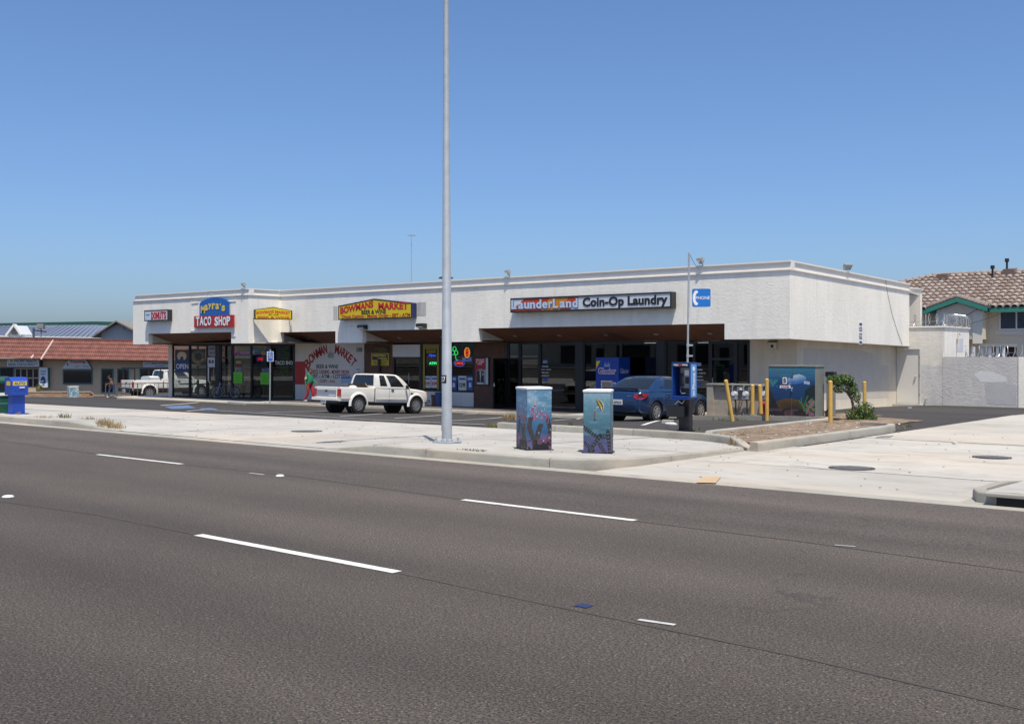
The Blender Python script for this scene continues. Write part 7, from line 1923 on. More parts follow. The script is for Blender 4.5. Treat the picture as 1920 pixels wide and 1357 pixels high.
def sedan(loc, rz):
    t = thing('blue_sedan','dark blue four door sedan parked facing the laundry','car',loc,rz)
    st = [(.0,.60,.42,.70),(.05,.74,.30,.86),(.16,.79,.26,.955),(.4,.825,.22,.985),(.9,.85,.19,.985),(1.5,.855,.18,.965),(2.3,.855,.18,.95),(3.0,.85,.18,.94),(3.35,.842,.18,.905),(3.75,.82,.20,.83),(4.1,.775,.22,.735),(4.32,.69,.25,.63),(4.43,.52,.32,.52)]
    me = MB().loft([ring(*s) for s in dense(st,4)]).mesh('body')
    ax, fx, wr = .88, 3.54, .305
    cut = [MB().cyl((x,sg*.5,wr+.015),(x,sg*1.2,wr+.015),wr+.055,n=28) for x in (ax,fx) for sg in (-1,1)]
    me = bool_diff(me,cut); smooth(me,35)
    b = obj('body', me, M_BLUECAR, t)
    for x in (ax,fx):
        for sg in (-1,1): obj('wheel_well', MB().cyl((x,sg*.5,wr+.015),(x,sg*.8,wr+.015),wr+.05,n=24), M_TRIM, b)
    H = House([(.93,.50,3.32,.815),(1.03,.66,3.05,.79),(1.17,.92,2.70,.735),(1.30,1.18,2.42,.665),(1.385,1.42,2.22,.60),(1.405,1.55,2.1,.55)],.12,.07)
    c = obj('cabin', H.mesh(.02), M_BLUECAR, b, sm=45)
    for sg in (-1,1):
        obj('side_window', H.pane(H.side,.60,.86,.20,.72,sg=sg,slant=0), M_CGLASS, c); obj('side_window', H.pane(H.side,.30,.57,.20,.72,sg=sg), M_CGLASS, c); obj('side_window', MB().add([H.side(.17,.22,sg,.006),H.side(.28,.22,sg,.006),H.side(.28,.70,sg,.006),H.side(.24,.66,sg,.006)],[(0,1,2,3)]), M_CGLASS, c)
        seam(b,[(1.45,sg*.862,.28),(1.38,sg*.868,.6),(1.42,sg*.845,.93)]); seam(b,[(2.35,sg*.868,.24),(2.35,sg*.872,.6),(2.36,sg*.845,.93)]); seam(b,[(3.22,sg*.862,.24),(3.24,sg*.868,.6),(3.18,sg*.845,.9)])
        for x in (1.58,2.5): obj('door_handle', MB().cbox((x,sg*.868,.83),(.16,.025,.035)), M_BLUECAR, b, bevel=.008)
        obj('mirror', MB().sphere((2.95,sg*.93,1.0),(.07,.1,.06)), M_BLUECAR, b, sm=60)
        obj('side_moulding', MB().bar((1.25,sg*.868,.52),(3.15,sg*.868,.52),.012,.05), M_BLUECAR, b)
        tl = [(.045,sg*.56,.86),(.02,sg*.70,.86),(.11,sg*.80,.89),(.42,sg*.838,.86),(.30,sg*.835,.76),(.09,sg*.80,.70),(.01,sg*.66,.70),(.02,sg*.55,.76)]
        obj('tail_lamp', MB().prism([Vector(p) for p in tl],(-.02,sg*.012,0)), M_TAIL, b)
    obj('windscreen', H.pane(H.front,.06,.94,.06,.86), M_CGLASS, c); obj('rear_window', H.pane(H.rear,.07,.93,.08,.88), M_CGLASS, c)
    obj('boot_spoiler', MB().loft([[(.10,y,.985),(.2,y,1.0),(.22,y,1.02),(.08,y,1.035)] for y in (-.66,0,.66)]).box((.13,-.6,.95),(.2,-.52,1.0)).box((.13,.52,.95),(.2,.6,1.0)), M_BLUECAR, b)
    obj('number_plate', MB().cbox((-.035,0,.60),(.03,.34,.16)), M_PLATE, b); M = world_of(t); text(b,'4RTX518',M_NAVY,M @ Vector((-.055,0,.59)),.28,.07,rz=rz-math.pi/2,ext=.001)
    obj('bumper_line', MB().tube([(-.012,-.6,.665),(-.03,0,.668),(-.012,.6,.665)],.006,4), M_SEAM, b)
    obj('lower_bumper', MB().box((.03,-.6,.30),(.08,.6,.40)), M_TRIM, b); text(b,'NEON',M_CHROME,M @ Vector((-.012,-.42,.80)),.16,.03,rz=rz-math.pi/2,ext=.002)
    obj('underbody', MB().box((.3,-.7,.16),(4.0,.7,.3)), M_TRIM, b)
    for x in (ax,fx):
        for sg in (-1,1): wheel(t,x,sg*.735,wr,.2,sg,M_ALLOY,7)
    return t
def pickup(name, label, loc, rz, s=1.0, ext=False, rack=False, two=False, steel=M_STEELW):
    t = thing(name, label, 'pickup', loc, rz); t.scale = (s,s,s)
    ax, fx, wr = 1.10, 4.26, .35
    st = [(1.95,.835,.44,1.08),(2.6,.84,.44,1.08),(3.6,.84,.44,1.08),(3.9,.835,.44,1.065),(4.4,.83,.44,1.03),(4.78,.815,.46,.985),(4.93,.79,.48,.94),(5.0,.75,.52,.88)]
    cut = [MB().cyl((x,sg*.5,wr+.02),(x,sg*1.2,wr+.02),wr+.075,n=30) for x in (ax,fx) for sg in (-1,1)]
    me = bool_diff(MB().loft([ring(*q,cr=.012,tuck=.97,sh=.05) for q in dense(st,3)]).mesh('body'), cut[2:]); smooth(me,35)
    b = obj('body', me, M_WHITECAR, t)
    bed = MB().loft([ring(x,.83,.46,1.06,cr=.0,tuck=.97,sh=.03) for x in (.14,.3,.8,1.4,1.92)])
    me = bool_diff(bed.mesh('bed'), cut[:2]+[MB().box((.2,-.72,.60),(1.86,.72,1.4))]); smooth(me,35)
    bd = obj('bed', me, M_WHITECAR, t)
    obj('bed_liner', MB().box((.205,-.715,.601),(1.855,.715,.62)), M_TRIM, bd)
    H = House([(1.05,1.99,3.92,.815),(1.2,2.0,3.78,.795),(1.4,2.03,3.55,.755),(1.56,2.07,3.33,.705),(1.625,2.14,3.2,.65),(1.635,2.25,3.1,.6)],.07,.02)
    c = obj('cab', H.mesh(.015), M_WHITECAR, b, sm=45)
    obj('windscreen', H.pane(H.front,.05,.95,.08,.74), M_CGLASS, c); obj('rear_window', H.pane(H.rear,.08,.92,.14,.70), M_CGLASS, c)
    for sg in (-1,1):
        obj('side_window', H.pane(H.side,.44,.84,.10,.68,sg=sg,slant=0), M_CGLASS, c); obj('side_window', H.pane(H.side,.13,.34,.12,.66,sg=sg), M_CGLASS, c)
        seam(b,[(2.72,sg*.847,.5),(2.72,sg*.85,.8),(2.72,sg*.83,1.06)]); seam(b,[(3.82,sg*.847,.5),(3.84,sg*.85,.8),(3.86,sg*.83,1.05)]); seam(b,[(1.935,sg*.842,.46),(1.935,sg*.842,1.05)],.03)
        obj('door_handle', MB().cbox((2.9,sg*.85,.98),(.14,.025,.045)), M_TRIM, b)
        obj('mirror', MB().cbox((3.62,sg*.95,1.12),(.07,.14,.17)).bar((3.66,sg*.82,1.06),(3.62,sg*.92,1.1),.03,.03), M_TRIM, b, bevel=.012)
        obj('side_moulding', MB().bar((2.0,sg*.852,.62),(3.8,sg*.852,.62),.014,.035), M_WHITECAR, b); obj('side_moulding', MB().bar((.2,sg*.84,.62),(.7,sg*.84,.62),.014,.03), M_WHITECAR, bd)
        obj('badge', MB().cbox((4.0,sg*.84,.86),(.16,.012,.05)), M_TRIM, b)
        obj('tail_lamp', MB().box((.118,sg*.66,.68),(.18,sg*.838,.98)), M_TAIL, bd, bevel=.008)
        obj('turn_lamp', MB().box((4.88,sg*.70,.76),(4.99,sg*.79,.9)), mat('amber_lamp',(0.5,0.2,0.03),.2), b)
        for x, par in ((ax,bd),(fx,b)):
            fl = []
            for k in range(15):
                a = R(-8+196*k/14); rr = wr+.075; fl.append([(x+math.cos(a)*(rr-.01),sg*.825,wr+.02+math.sin(a)*(rr-.01)),(x+math.cos(a)*(rr-.01),sg*.872,wr+.02+math.sin(a)*(rr-.01)),(x+math.cos(a)*(rr+.05),sg*.865,wr+.02+math.sin(a)*(rr+.05)),(x+math.cos(a)*(rr+.085),sg*.825,wr+.02+math.sin(a)*(rr+.085))])
            obj('wheel_flare', MB().loft(fl), M_WHITECAR, par, sm=50); obj('wheel_well', MB().cyl((x,sg*.5,wr+.02),(x,sg*.78,wr+.02),wr+.07,n=24), M_TRIM, par)
    if two:
        M_TWO = mat('brown_lower_paint',(0.035,0.025,0.022),.4)
        for sg in (-1,1):
            obj('lower_panel', MB().box((1.6,sg*.835,.43),(3.78,sg*.856,.60)), M_TWO, b); obj('lower_panel', MB().box((.16,sg*.825,.43),(.62,sg*.846,.60)), M_TWO, bd)
    obj('tailgate', MB().box((.10,-.64,.60),(.139,.64,1.05)), M_WHITECAR, bd, bevel=.012)
    obj('tailgate_panel', MB().box((.092,-.62,.66),(.0995,.62,.93)), mat('silver_panel',(0.30,0.33,0.37),.4,metal=.3) if not two else M_WHITECAR, bd)
    M = world_of(t)
    if not two:
        text(bd,'RANGER',M_LETWHT,M @ Vector((.088,-.38,.72)),.36,.05,rz=rz-math.pi/2,ext=.001); obj('latch', MB().cbox((.09,0,.9),(.02,.14,.06)), M_TRIM, bd)
    else: obj('latch', MB().cbox((.09,0,.9),(.02,.16,.09)), M_TRIM, bd); 
    obj('rear_bumper', MB().box((-.02,-.8,.50),(.10,.8,.62)), M_WHITECAR if not two else M_TRIM, bd, bevel=.015); obj('bumper_step', MB().box((-.03,-.78,.42),(.09,.78,.498)), M_TRIM, bd)
    obj('number_plate', MB().cbox((-.042,0,.47),(.015,.32,.16)), M_PLATE, bd); text(bd,'5F83204',M_NAVY,M @ Vector((-.052,0,.47)),.26,.07,rz=rz-math.pi/2,ext=.001)
    obj('front_bumper', MB().box((4.9,-.82,.44),(5.1,.82,.60)), M_CHROME if not two else M_WHITECAR, b, bevel=.03); obj('grille', MB().box((4.95,-.5,.66),(5.005,.5,.9)), M_TRIM, b); 
    for sg in (-1,1): obj('headlamp', MB().box((4.93,sg*.52,.68),(5.0,sg*.69,.88)), mat('headlamp',(0.5,0.5,0.5),.1), b)
    obj('underbody', MB().box((.3,-.6,.34),(4.7,.6,.5)), M_TRIM, b); obj('axle', MB().cyl((ax,-.7,wr),(ax,.7,wr),.05,n=8).sphere((ax,0,wr),.13), M_TRIM, t)
    for x in (ax,fx):
        for sg in (-1,1): wheel(t,x,sg*.735,wr,.215,sg,steel,8)
    if rack:
        rk = MB()
        for x in (.25,1.8):
            for sg in (-1,1): rk.bar((x,sg*.76,1.06),(x,sg*.76,1.72),.05,.05)
            rk.bar((x,-.78,1.72),(x,.78,1.72),.05,.05)
        for sg in (-1,1): rk.bar((.15,sg*.76,1.76),(3.4,sg*.76,1.76),.045,.045); rk.bar((3.2,sg*.76,1.76),(3.45,sg*.7,1.62),.04,.04)
        rk.bar((2.6,-.78,1.76),(2.6,.78,1.76),.04,.04)
        obj('ladder_rack', rk, M_TRIM, t)
    return t
# white pickup
p = gnd(669,775); pf = (Vector((0.05,1,0))).normalized(); rz = math.atan2(pf.y,pf.x); side = Vector((pf.y,-pf.x,0))
SP = .905
b0 = p - pf*1.10*SP - side*.735*SP
zc = lambda x, y: g(x,y)
def place(root, base, rz, wb0, wb1):
    d = Vector((math.cos(rz),math.sin(rz),0)); a = base+d*wb0; b = base+d*wb1
    za, zb = g(a.x,a.y), g(b.x,b.y); sl = (zb-za)/(wb1-wb0)
    root.location = (base.x,base.y,za-sl*wb0); root.rotation_euler = (0,-math.atan(sl),rz)
pk1 = pickup('white_pickup','white extended cab pickup parked before the painted market wall',(b0.x,b0.y,p.z),rz,s=SP,steel=M_STEELW); place(pk1,b0,rz,1.1*SP,4.26*SP)
# plank and bits lying in its bed
bdv = world_of(pk1)
single('brown_board', MB().prism([bdv @ Vector(q) for q in ((1.74,-.70,.99),(1.74,.62,.99),(1.70,.62,1.19),(1.66,-.50,1.24))], bdv.to_3x3() @ Vector((.05,0,0))), mat('cardboard',(0.22,0.145,0.08),.8,var=.15), 'brown board standing in the bed of the white pickup', 'board')
single('white_bundle', MB().sphere(bdv @ Vector((1.2,-.3,1.04)),(.2,.14,.09)), M_PAPER, 'white bundle lying in the bed of the white pickup', 'bundle', sm=60)
# blue sedan
p = gnd(1226,788.5); rz = R(90-1.5); d = Vector((math.cos(rz),math.sin(rz),0)); side = Vector((d.y,-d.x,0)); b0 = p-d*.88*.97-side*.735*.97
sd = sedan((b0.x,b0.y,p.z),rz); place(sd,b0,rz,.88*.97,3.54*.97); sd.scale = (.97,)*3
# far pickup with a rack
p = gnd(279,746.5); d = Vector((.124,.993,0)).normalized(); rz = math.atan2(d.y,d.x); side = Vector((d.y,-d.x,0)); s = 1.2; b0 = p-d*1.1*s-side*.735*s
pk2 = pickup('far_white_pickup','white work pickup with black ladder rack beyond the taco shop',(b0.x,b0.y,p.z),rz,s=s,rack=True,two=True,steel=M_ALLOY); place(pk2,b0,rz,1.1*s,4.26*s)
bm = world_of(pk2)
single('tool_box', MB().loft([[bm @ Vector((x,y,z)) for y, z in ((-.6,1.0),(.6,1.0),(.62,1.2),(.4,1.27),(-.4,1.27),(-.62,1.2))] for x in (1.25,1.8)]), M_WHITE, 'white tool box across the bed of the far pickup', 'tool box')
# ================================================================== people
def person(name, label, loc, rz, J, shirt, pants, skin, hairm, shoe, sleeve=True, scale=1.0):
    """J: joint name -> (x forward, y left, z); one skinned body, coloured by zone, with hair as a child"""
    t = thing(name, label, 'person', loc, rz); t.scale = (scale,)*3
    V, Rr, E, tag = [], [], [], []
    idx = {}
    def add(n, p, r, par=None, tg='skin'):
        idx[n] = len(V); V.append(p); Rr.append(r); tag.append(tg)
        if par is not None: E.append((idx[par],idx[n]))
    add('pelvis',J['pelvis'],(.165,.15),None,'pants'); add('belly',J['belly'],J.get('belly_r',(.17,.16)),'pelvis','shirt'); add('chest',J['chest'],(.165,.14),'belly','shirt'); add('neck0',J['neck'],(.065,.065),'chest','skin')
    hx, hy, hz_ = J['head']; add('head0',(hx,hy,hz_-.06),(.075,.07),'neck0'); add('head1',(hx,hy,hz_+.04),(.095,.08),'head0'); add('head2',(hx-.01,hy,hz_+.11),(.07,.065),'head1')
    for s, sg in (('l',1),('r',-1)):
        add('sh'+s,J['sh'+s],(.075,.075),'chest','shirt'); add('el'+s,J['el'+s],(.05,.05),'sh'+s,'shirt' if sleeve else 'skin'); add('wr'+s,J['wr'+s],(.036,.034),'el'+s,'shirt' if sleeve else 'skin')
        w, e = Vector(J['wr'+s]), Vector(J['el'+s]); dd = (w-e).normalized(); pm = w+dd*.07
        add('palm'+s,tuple(pm),(.04,.022),'wr'+s); lat = dd.cross(Vector((0,1,0))); lat = lat.normalized() if lat.length > .1 else Vector((1,0,0))
        for f in range(4):
            o = lat*(.012*(f*2-3)); L_ = (.06,.075,.07,.055)[f]; a = pm+dd*.035+o; b = a+dd*L_*.6+Vector((0,-sg*.008,0)); c = b+dd*L_*.4+Vector((0,-sg*.02,0))
            add(f'f{s}{f}a',tuple(a),(.010,.010),'palm'+s); add(f'f{s}{f}b',tuple(b),(.0095,.0095),f'f{s}{f}a'); add(f'f{s}{f}c',tuple(c),(.008,.008),f'f{s}{f}b')
        th = pm-dd*.02+lat*.045; add(f'th{s}a',tuple(th),(.011,.011),'palm'+s); add(f'th{s}b',tuple(th+dd*.045+lat*.015),(.009,.009),f'th{s}a')
        add('hip'+s,J['hip'+s],(.105,.1),'pelvis','pants'); add('kn'+s,J['kn'+s],(.072,.07),'hip'+s,'pants'); add('an'+s,J['an'+s],(.055,.052),'kn'+s,'pants')
        a = Vector(J['an'+s]); tp = J.get('toe'+s) or (a.x+.17,a.y,a.z-.05)
        add('hl'+s,(a.x-.03,a.y,a.z-.05),(.045,.04),'an'+s,'shoe'); add('to'+s,tp,(.042,.03),'hl'+s,'shoe')
    me = bpy.data.meshes.new('body'); me.from_pydata([tuple(v) for v in V],E,[])
    o = bpy.data.objects.new('tmpbody',me); COL.objects.link(o)
    m = o.modifiers.new('skin','SKIN'); m.use_smooth_shade = True
    for i, v in enumerate(me.skin_vertices[0].data): v.radius = Rr[i]; v.use_root = (i == 0)
    sb = o.modifiers.new('sub','SUBSURF'); sb.levels = 2; sb.render_levels = 2
    dg = bpy.context.evaluated_depsgraph_get(); dg.update()
    r = bpy.data.meshes.new_from_object(o.evaluated_get(dg)); bpy.data.objects.remove(o)
    r.materials.clear()
    for mm in (skin,shirt,pants,shoe): r.materials.append(mm)
    code = {'skin':0,'shirt':1,'pants':2,'shoe':3}
    segs = [(Vector(V[a]),Vector(V[b]),tag[a],tag[b]) for a, b in E]
    for p in r.polygons:
        c = p.center; best = (9,'skin')
        for a, b, ta, tb in segs:
            d = b-a; q = max(0,min(1,(c-a).dot(d)/max(1e-9,d.length_squared))); dist = (c-(a+d*q)).length
            if dist < best[0]: best = (dist, tb if q > .5 or ta == tb else ta)
        p.material_index = code[best[1]]; p.use_smooth = True
    body = obj('body', r, None, t)
    hm = MB().sphere((hx-.018,hy,hz_+.075),(.108,.092,.105),14,9)
    hm.v = [p if not (p.x > hx+.045 and p.z < hz_+.10) else Vector((hx+.02,p.y*.9,max(p.z,hz_+.09))) for p in hm.v]
    obj('hair', hm, hairm, t, sm=60)
    for sg in (1,-1):
        obj('eye', MB().sphere((hx+.088,hy+sg*.032,hz_+.04),.011,8,5), M_BLACK, t); obj('ear', MB().sphere((hx-.01,hy+sg*.085,hz_+.03),(.022,.012,.032),8,6), skin, t, sm=60)
    obj('nose', MB().sphere((hx+.1,hy,hz_+.01),(.02,.014,.022),8,6), skin, t, sm=60); obj('mouth', MB().sphere((hx+.086,hy,hz_-.035),(.008,.022,.006),8,5), mat('lips',(0.25,0.08,0.07),.6), t)
    return t, body
M_SKIN = mat('skin_tan',(0.26,0.13,0.08),.55); M_HAIR = mat('dark_hair',(0.012,0.01,0.01),.6); M_GRNSH = mat('green_shirt',(0.012,0.20,0.10),.75,var=.1,vscale=9); M_REDP = mat('red_trousers',(0.36,0.02,0.03),.75,var=.1,vscale=9); M_SHOE = mat('white_shoes',(0.65,0.64,0.62),.6)
walk = dict(pelvis=(0,0,.94),belly=(.03,0,1.1),belly_r=(.19,.2),chest=(.01,0,1.32),neck=(.01,0,1.5),head=(.04,0,1.60),shl=(0,.19,1.42),shr=(0,-.19,1.42),ell=(.06,.25,1.16),elr=(-.1,-.25,1.16),wrl=(.26,.2,1.02),wrr=(-.06,-.26,.92),hipl=(.02,.1,.88),hipr=(-.02,-.1,.88),knl=(.16,.1,.5),knr=(-.02,-.1,.48),anl=(.14,.1,.09),anr=(-.24,-.1,.12))
q = onY(580,754,34.2); 
pt, body = person('person','person in green long sleeved top and red trousers walking past the painted wall',(q.x,34.2,WZ),math.atan2(VR.y,VR.x)-R(18),walk,M_GRNSH,M_REDP,M_SKIN,M_HAIR,M_SHOE,scale=.93)
for sg, sh, el in ((-1,Vector(walk['shr']),Vector(walk['elr'])),(1,Vector(walk['shl']),Vector(walk['ell']))):
    for f_, mm in ((.35,M_LYEL),(.55,M_LETWHT),(.75,M_LYEL)):
        c0 = sh.lerp(el,f_); c1 = sh.lerp(el,f_+.12); obj('sleeve_band', MB().cyl(c0,c1,.082-.02*f_,.08-.02*f_,12,False), mm, pt, sm=60)
far = dict(pelvis=(0,0,.92),belly=(.06,0,1.08),chest=(.12,0,1.28),neck=(.2,0,1.44),head=(.27,0,1.52),shl=(.13,.19,1.38),shr=(.13,-.19,1.38),ell=(.0,.26,1.14),elr=(.28,-.24,1.14),wrl=(.12,.24,.94),wrr=(.46,-.2,1.0),hipl=(.02,.1,.86),hipr=(-.02,-.1,.86),knl=(.22,.1,.5),knr=(-.08,-.1,.47),anl=(.26,.1,.09),anr=(-.3,-.1,.12))
M_DKSH = mat('dark_shirt',(0.05,0.045,0.05),.8); M_JEAN = mat('blue_jeans',(0.04,0.07,0.16),.8,var=.1)
q = gnd(211,745)
person('person','person in dark shirt and blue jeans walking behind the far pickup',(q.x,q.y,q.z),math.atan2(-VR.y,-VR.x),far,M_DKSH,M_JEAN,M_SKIN,M_HAIR,M_SHOE,sleeve=False)
# ================================================================== plants, weeds and litter
def leaf_cloud(mb, c, rad, n, size, seed, flat=.6, hollow=.35):
    rnd = random.Random(seed); c = Vector(c)
    for _ in range(n):
        while True:
            v = Vector((rnd.uniform(-1,1),rnd.uniform(-1,1),rnd.uniform(-1,1)))
            if hollow < v.length < 1: break
        lump = .72+.42*fbm(v.x*2.2+seed,v.y*2.2+v.z*2,seed)
        p = c+Vector((v.x*rad[0],v.y*rad[1],v.z*rad[2]))*lump
        n_ = (v.normalized()+Vector((rnd.uniform(-.7,.7),rnd.uniform(-.7,.7),rnd.uniform(-.3,.9)))).normalized()
        a = n_.orthogonal().normalized(); a.rotate(Matrix.Rotation(rnd.uniform(0,6.28),3,n_)); b = n_.cross(a); s = size*rnd.uniform(.6,1.25)
        mb.add([p-a*s*.5,p+b*s*.28+n_*s*.06,p+a*s*.6,p-b*s*.28+n_*s*.06],[(0,1,2,3)])
def leaf_mat(name, c1, c2, c3=None):
    m = bpy.data.materials.new(name); m.use_nodes = True; N, L, b = nodes_of(m)
    ge = N.new('ShaderNodeNewGeometry'); r = N.new('ShaderNodeValToRGB'); r.color_ramp.elements[0].color = (*c1,1); r.color_ramp.elements[1].color = (*c2,1)
    if c3:
        r.color_ramp.elements[1].position = .9; e = r.color_ramp.elements.new(1.0); e.color = (*c3,1)
    L.new(ge.outputs['Random Per Island'], r.inputs[0]); L.new(r.outputs[0], b.inputs['Base Color']); b.inputs['Roughness'].default_value = .45
    tr = N.new('ShaderNodeBsdfTranslucent'); mx = N.new('ShaderNodeMixShader'); mx.inputs[0].default_value = .25; L.new(r.outputs[0], tr.inputs[0])
    o = [n for n in N if n.type == 'OUTPUT_MATERIAL'][0]; L.new(b.outputs[0], mx.inputs[1]); L.new(tr.outputs[0], mx.inputs[2]); L.new(mx.outputs[0], o.inputs[0])
    return m
M_LEAF = leaf_mat('shrub_leaf',(0.022,0.06,0.010),(0.11,0.19,0.028),(0.22,0.13,0.03)); M_BARK = mat('bark',(0.14,0.10,0.075),.9,var=.3,vscale=20,bump=.4,bscale=40)
TS = 29.6
base = at(1607,791,TS)
base.z = g(base.x,base.y)+.06
sh = thing('shrub','wind bent green shrub growing from the planter beside the yellow bollards','shrub',base)
T1 = [base,at(1601,768,TS),at(1597,748,TS),at(1588,735,TS),at(1576,726,TS),at(1566,718,TS)]
wpart('trunk', MB().tube(T1,[.05,.045,.04,.034,.025,.015],8), M_BARK, sh)
wpart('trunk', MB().tube([base+VR*.1,at(1612,775,TS),at(1618,762,TS)],[.035,.028,.012],7), M_BARK, sh); wpart('branch', MB().tube([at(1597,748,TS),at(1604,738,TS),at(1598,722,TS)],[.03,.02,.01],6), M_BARK, sh)
cr = MB(); k = TS/F_
for px, py, rx, rz_, n, sd in ((1566,712,18,11,330,1),(1584,712,20,13,420,2),(1598,727,12,15,260,3),(1606,744,9,12,110,4),(1574,729,13,9,130,9)):
    leaf_cloud(cr, at(px,py,TS), (rx*k,.22,rz_*k), int(n*1.7), .062, sd, hollow=.15)
wpart('crown', cr, M_LEAF, sh, fix=False)
cr = MB()
for px, py, rx, rz_, n, sd in ((1619,768,22,17,420,5),(1606,783,22,13,330,6),(1632,784,16,12,240,7),(1597,775,13,12,120,8),(1622,790,20,9,160,11)):
    leaf_cloud(cr, at(px,py,TS), (rx*k,.28,rz_*k), int(n*1.7), .062, sd, hollow=.15)
wpart('crown', cr, M_LEAF, sh, fix=False)
# far palm over the roofs
p = at(177,640,150); t = thing('far_palm','small far palm tuft above the metal roof hall','tree',(p.x,p.y,-2)); z = at(177,615,150).z+2
obj('trunk', MB().cyl((0,0,0),(.1,0,z),.16,.1,8), M_BARK, t)
cr = MB(); leaf_cloud(cr,(0.2,0,z+.15),(.75,.7,.45),170,.45,21,hollow=.1); leaf_cloud(cr,(-.5,0,z-.1),(.4,.4,.25),60,.4,22,hollow=.1)
obj('crown', cr, leaf_mat('palm_leaf',(0.035,0.06,0.02),(0.09,0.12,0.05)), t, fix=False)
# a small planter plant before the tan shops
t = lthing('planter_plant','small yellow green plant beside the wave emblem panel','plant',97,741,-2.2)
cr = MB(); leaf_cloud(cr,(0,0,.55),(.28,.25,.5),120,.2,31,hollow=.0); obj('crown', cr, leaf_mat('yellow_leaf',(0.09,0.10,0.02),(0.22,0.18,0.04)), t, fix=False); obj('stem', MB().cyl((0,0,-.3),(0,0,.5),.03,.015,6), M_BARK, t)
# dry weeds
M_DRY = leaf_mat('dry_weed',(0.30,0.20,0.09),(0.48,0.36,0.19)); M_WEED = leaf_mat('green_weed',(0.07,0.10,0.02),(0.26,0.22,0.08))
def tuft(mb, c, r, h, n, seed):
    rnd = random.Random(seed)
    for _ in range(n):
        a = rnd.uniform(0,6.28); q = r*math.sqrt(rnd.random()); p = Vector((c.x+q*math.cos(a),c.y+q*math.sin(a),0)); p.z = max(g(p.x,p.y),c.z-.1)-.01
        hh = h*rnd.uniform(.4,1.1); l = Vector((rnd.uniform(-1,1),rnd.uniform(-1,1),0))*hh*.5; w = Vector((math.cos(a+1),math.sin(a+1),0))*.006
        m_ = p+l*.4+Vector((0,0,hh*.6)); e = p+l+Vector((0,0,hh))
        mb.add([p-w,p+w,m_+w*.8,m_-w*.8,e],[(0,1,2,3),(3,2,4)])
wd, wg = MB(), MB()
def kz(px, py): return gnd(px,py)
for i, (px, py, r, h, n) in enumerate(((205,800,.28,.22,170),(218,803,.22,.14,90),(195,796,.2,.2,80),(81,783,.22,.1,40),(163,786,.25,.1,50),(961,787,.25,.32,160),(950,789,.18,.25,60),(915,801,.12,.12,40),(930,800,.12,.14,50),(1376,834,.12,.22,60),(1384,836,.1,.15,40),(33,777,.1,.1,30))): tuft(wd,kz(px,py),r,h,n,i)
for i, (px, py, r, h, n) in enumerate(((120,783,.2,.17,60),(921,802,.15,.14,60),(893,845,.22,.05,90),(1070,798,.1,.12,40),(1395,824,.1,.2,30),(1425,818,.12,.2,36),(1380,788,.3,.14,60),(1350,788,.25,.12,40),(1410,786,.3,.14,60),(1660,797,.3,.1,60),(1300,806,.2,.1,40),(1345,812,.25,.1,50),(811,769,.25,.08,40),(860,771,.25,.08,40),(870,843,.15,.04,40))): tuft(wg,kz(px,py),r,h,n,40+i)
rnd = random.Random(5)
for i in range(70):
    x, y = rnd.uniform(-11.4,-9.3), rnd.uniform(20.3,28); tuft(wd if i % 3 else wg,Vector((x,y,g(x,y)+.05)),.14,.13*rnd.uniform(.5,1.3),12,100+i)
for i in range(55):
    x, y = rnd.uniform(-16.6,-11.6), rnd.uniform(28.9,30.4); tuft(wd if i % 4 else wg,Vector((x,y,g(x,y)+.05)),.16,.16*rnd.uniform(.4,1.2),12,300+i)
o = obj('dry_weeds', wd, M_DRY, fix=False); setp(o,'dry straw coloured weeds along the kerbs and in the planter','weeds',kind='stuff')
o = obj('green_weeds', wg, M_WEED, fix=False); setp(o,'small green weeds in cracks along the kerbs','weeds',kind='stuff')
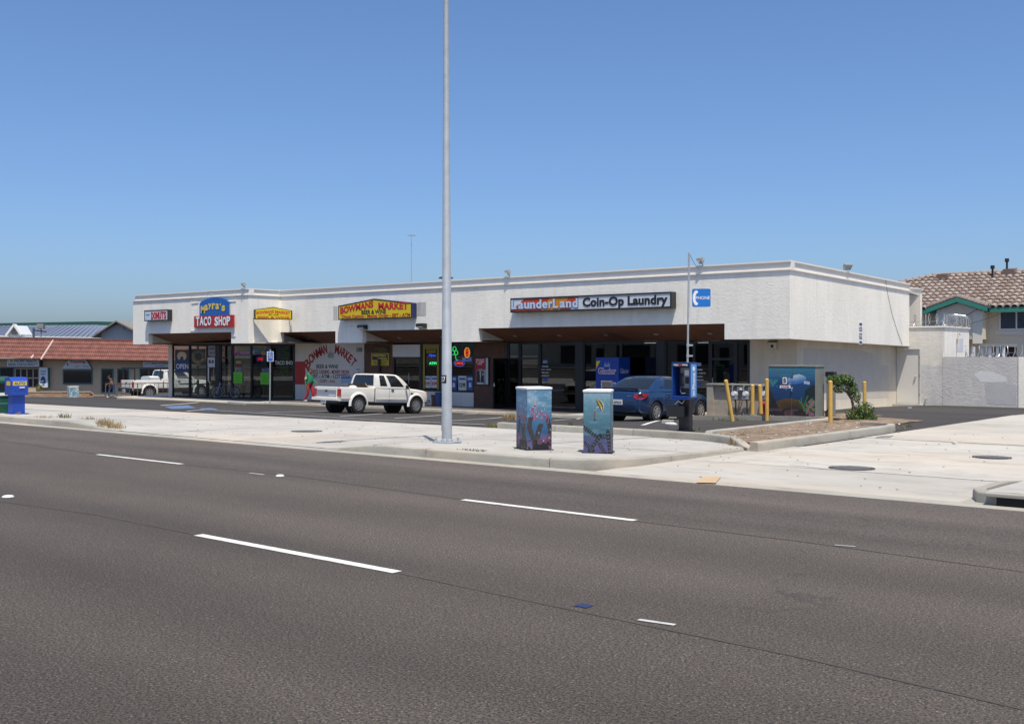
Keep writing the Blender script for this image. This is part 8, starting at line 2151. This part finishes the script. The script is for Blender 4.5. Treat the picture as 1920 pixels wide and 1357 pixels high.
# litter and stones in the planter
lt = MB(); st = MB()
for i in range(120):
    x, y = rnd.uniform(-11.4,-9.25), rnd.uniform(20.2,27.5); s = rnd.uniform(.008,.028)
    z = dirt_z(x,y)+.01
    m_ = MB().cbox((x,y,z+s*.3),(s*2*rnd.uniform(.6,2),s*1.3,s*.7),Matrix.Rotation(rnd.uniform(0,6),3,'Z') @ Matrix.Rotation(rnd.uniform(-.5,.5),3,'X'))
    (lt if i % 3 == 0 else st).add(m_.v,m_.f)
for i in range(80):
    x, y = rnd.uniform(-16.5,-11.5), rnd.uniform(28.9,30.5); s = rnd.uniform(.008,.028); z = dirt_z(x,y)+.01
    m_ = MB().cbox((x,y,z+s*.3),(s*2,s*1.3,s*.8),Matrix.Rotation(rnd.uniform(0,6),3,'Z')); (lt if i % 4 == 0 else st).add(m_.v,m_.f)
for px, py in ((1434,832),(1440,834),(1656,760),(1706,765),(1790,832),(1500,812),(1470,815),(1530,808)):
    q = gnd(px,py); s = .06; m_ = MB().cbox((q.x,q.y,q.z+.02),(s*2.2,s,.03),Matrix.Rotation(px,3,'Z')); lt.add(m_.v,m_.f)
o = obj('litter', lt, M_PAPER, fix=False); setp(o,'scraps of white litter in the planter and alley','litter',kind='stuff')
o = obj('loose_stones', st, mat('loose_stone',(0.30,0.24,0.18),.9,var=.3,vscale=9), fix=False); setp(o,'small stones and bark bits on the planter soil','stones',kind='stuff')
# leaf and tar debris on the sidewalk
db = MB()
for i in range(260):
    x, y = rnd.uniform(-26,-4), rnd.uniform(13.7,26); s = rnd.uniform(.008,.02)
    if x > -9.2 or y < 20.2:
        q = MB().cbox((x,y,g(x,y)+.012),(s*2,s,.006),Matrix.Rotation(rnd.uniform(0,6),3,'Z')); db.add(q.v,q.f)
o = obj('pavement_debris', db, mat('debris',(0.08,0.06,0.045),.9), fix=False); setp(o,'tiny dark leaf debris scattered over the pavement','debris',kind='stuff')
# ------------------------------------------------------------------ the shops across the street (seen in the glass)
M_OPP = stucco_mat('opposite_stucco',(0.55,0.49,0.40),.2,.1,6)
ob = thing('opposite_shops','plain tan shop row across the street behind the viewer','building',(-25,-27,-.15))
wpart('wall', MB().box((-75,-34,-.2),(12,-26,3.9)), M_OPP, ob); wpart('parapet', MB().box((-75.2,-34.2,3.901),(12.2,-25.8,4.3)), M_WALLW, ob)
for i in range(11):
    x = -72+7.6*i; o = wpart('window', MB().box((x,-26.0,.5),(x+4.2,-25.94,2.5)), M_FRAME, ob); wpart('pane', MB().box((x+.1,-25.94,.6),(x+4.1,-25.93,2.4)), M_DARKW, o); wpart('door', MB().box((x+4.9,-26.0,-.1),(x+5.9,-25.94,2.2)), M_FRAME, ob)
sw2 = sheet(MB(), frange(-120,30,30), lambda x: [-26,-22], lambda x, y: g(x,-20)+.12); struct('opposite_sidewalk', sw2, M_SIDEWALK)
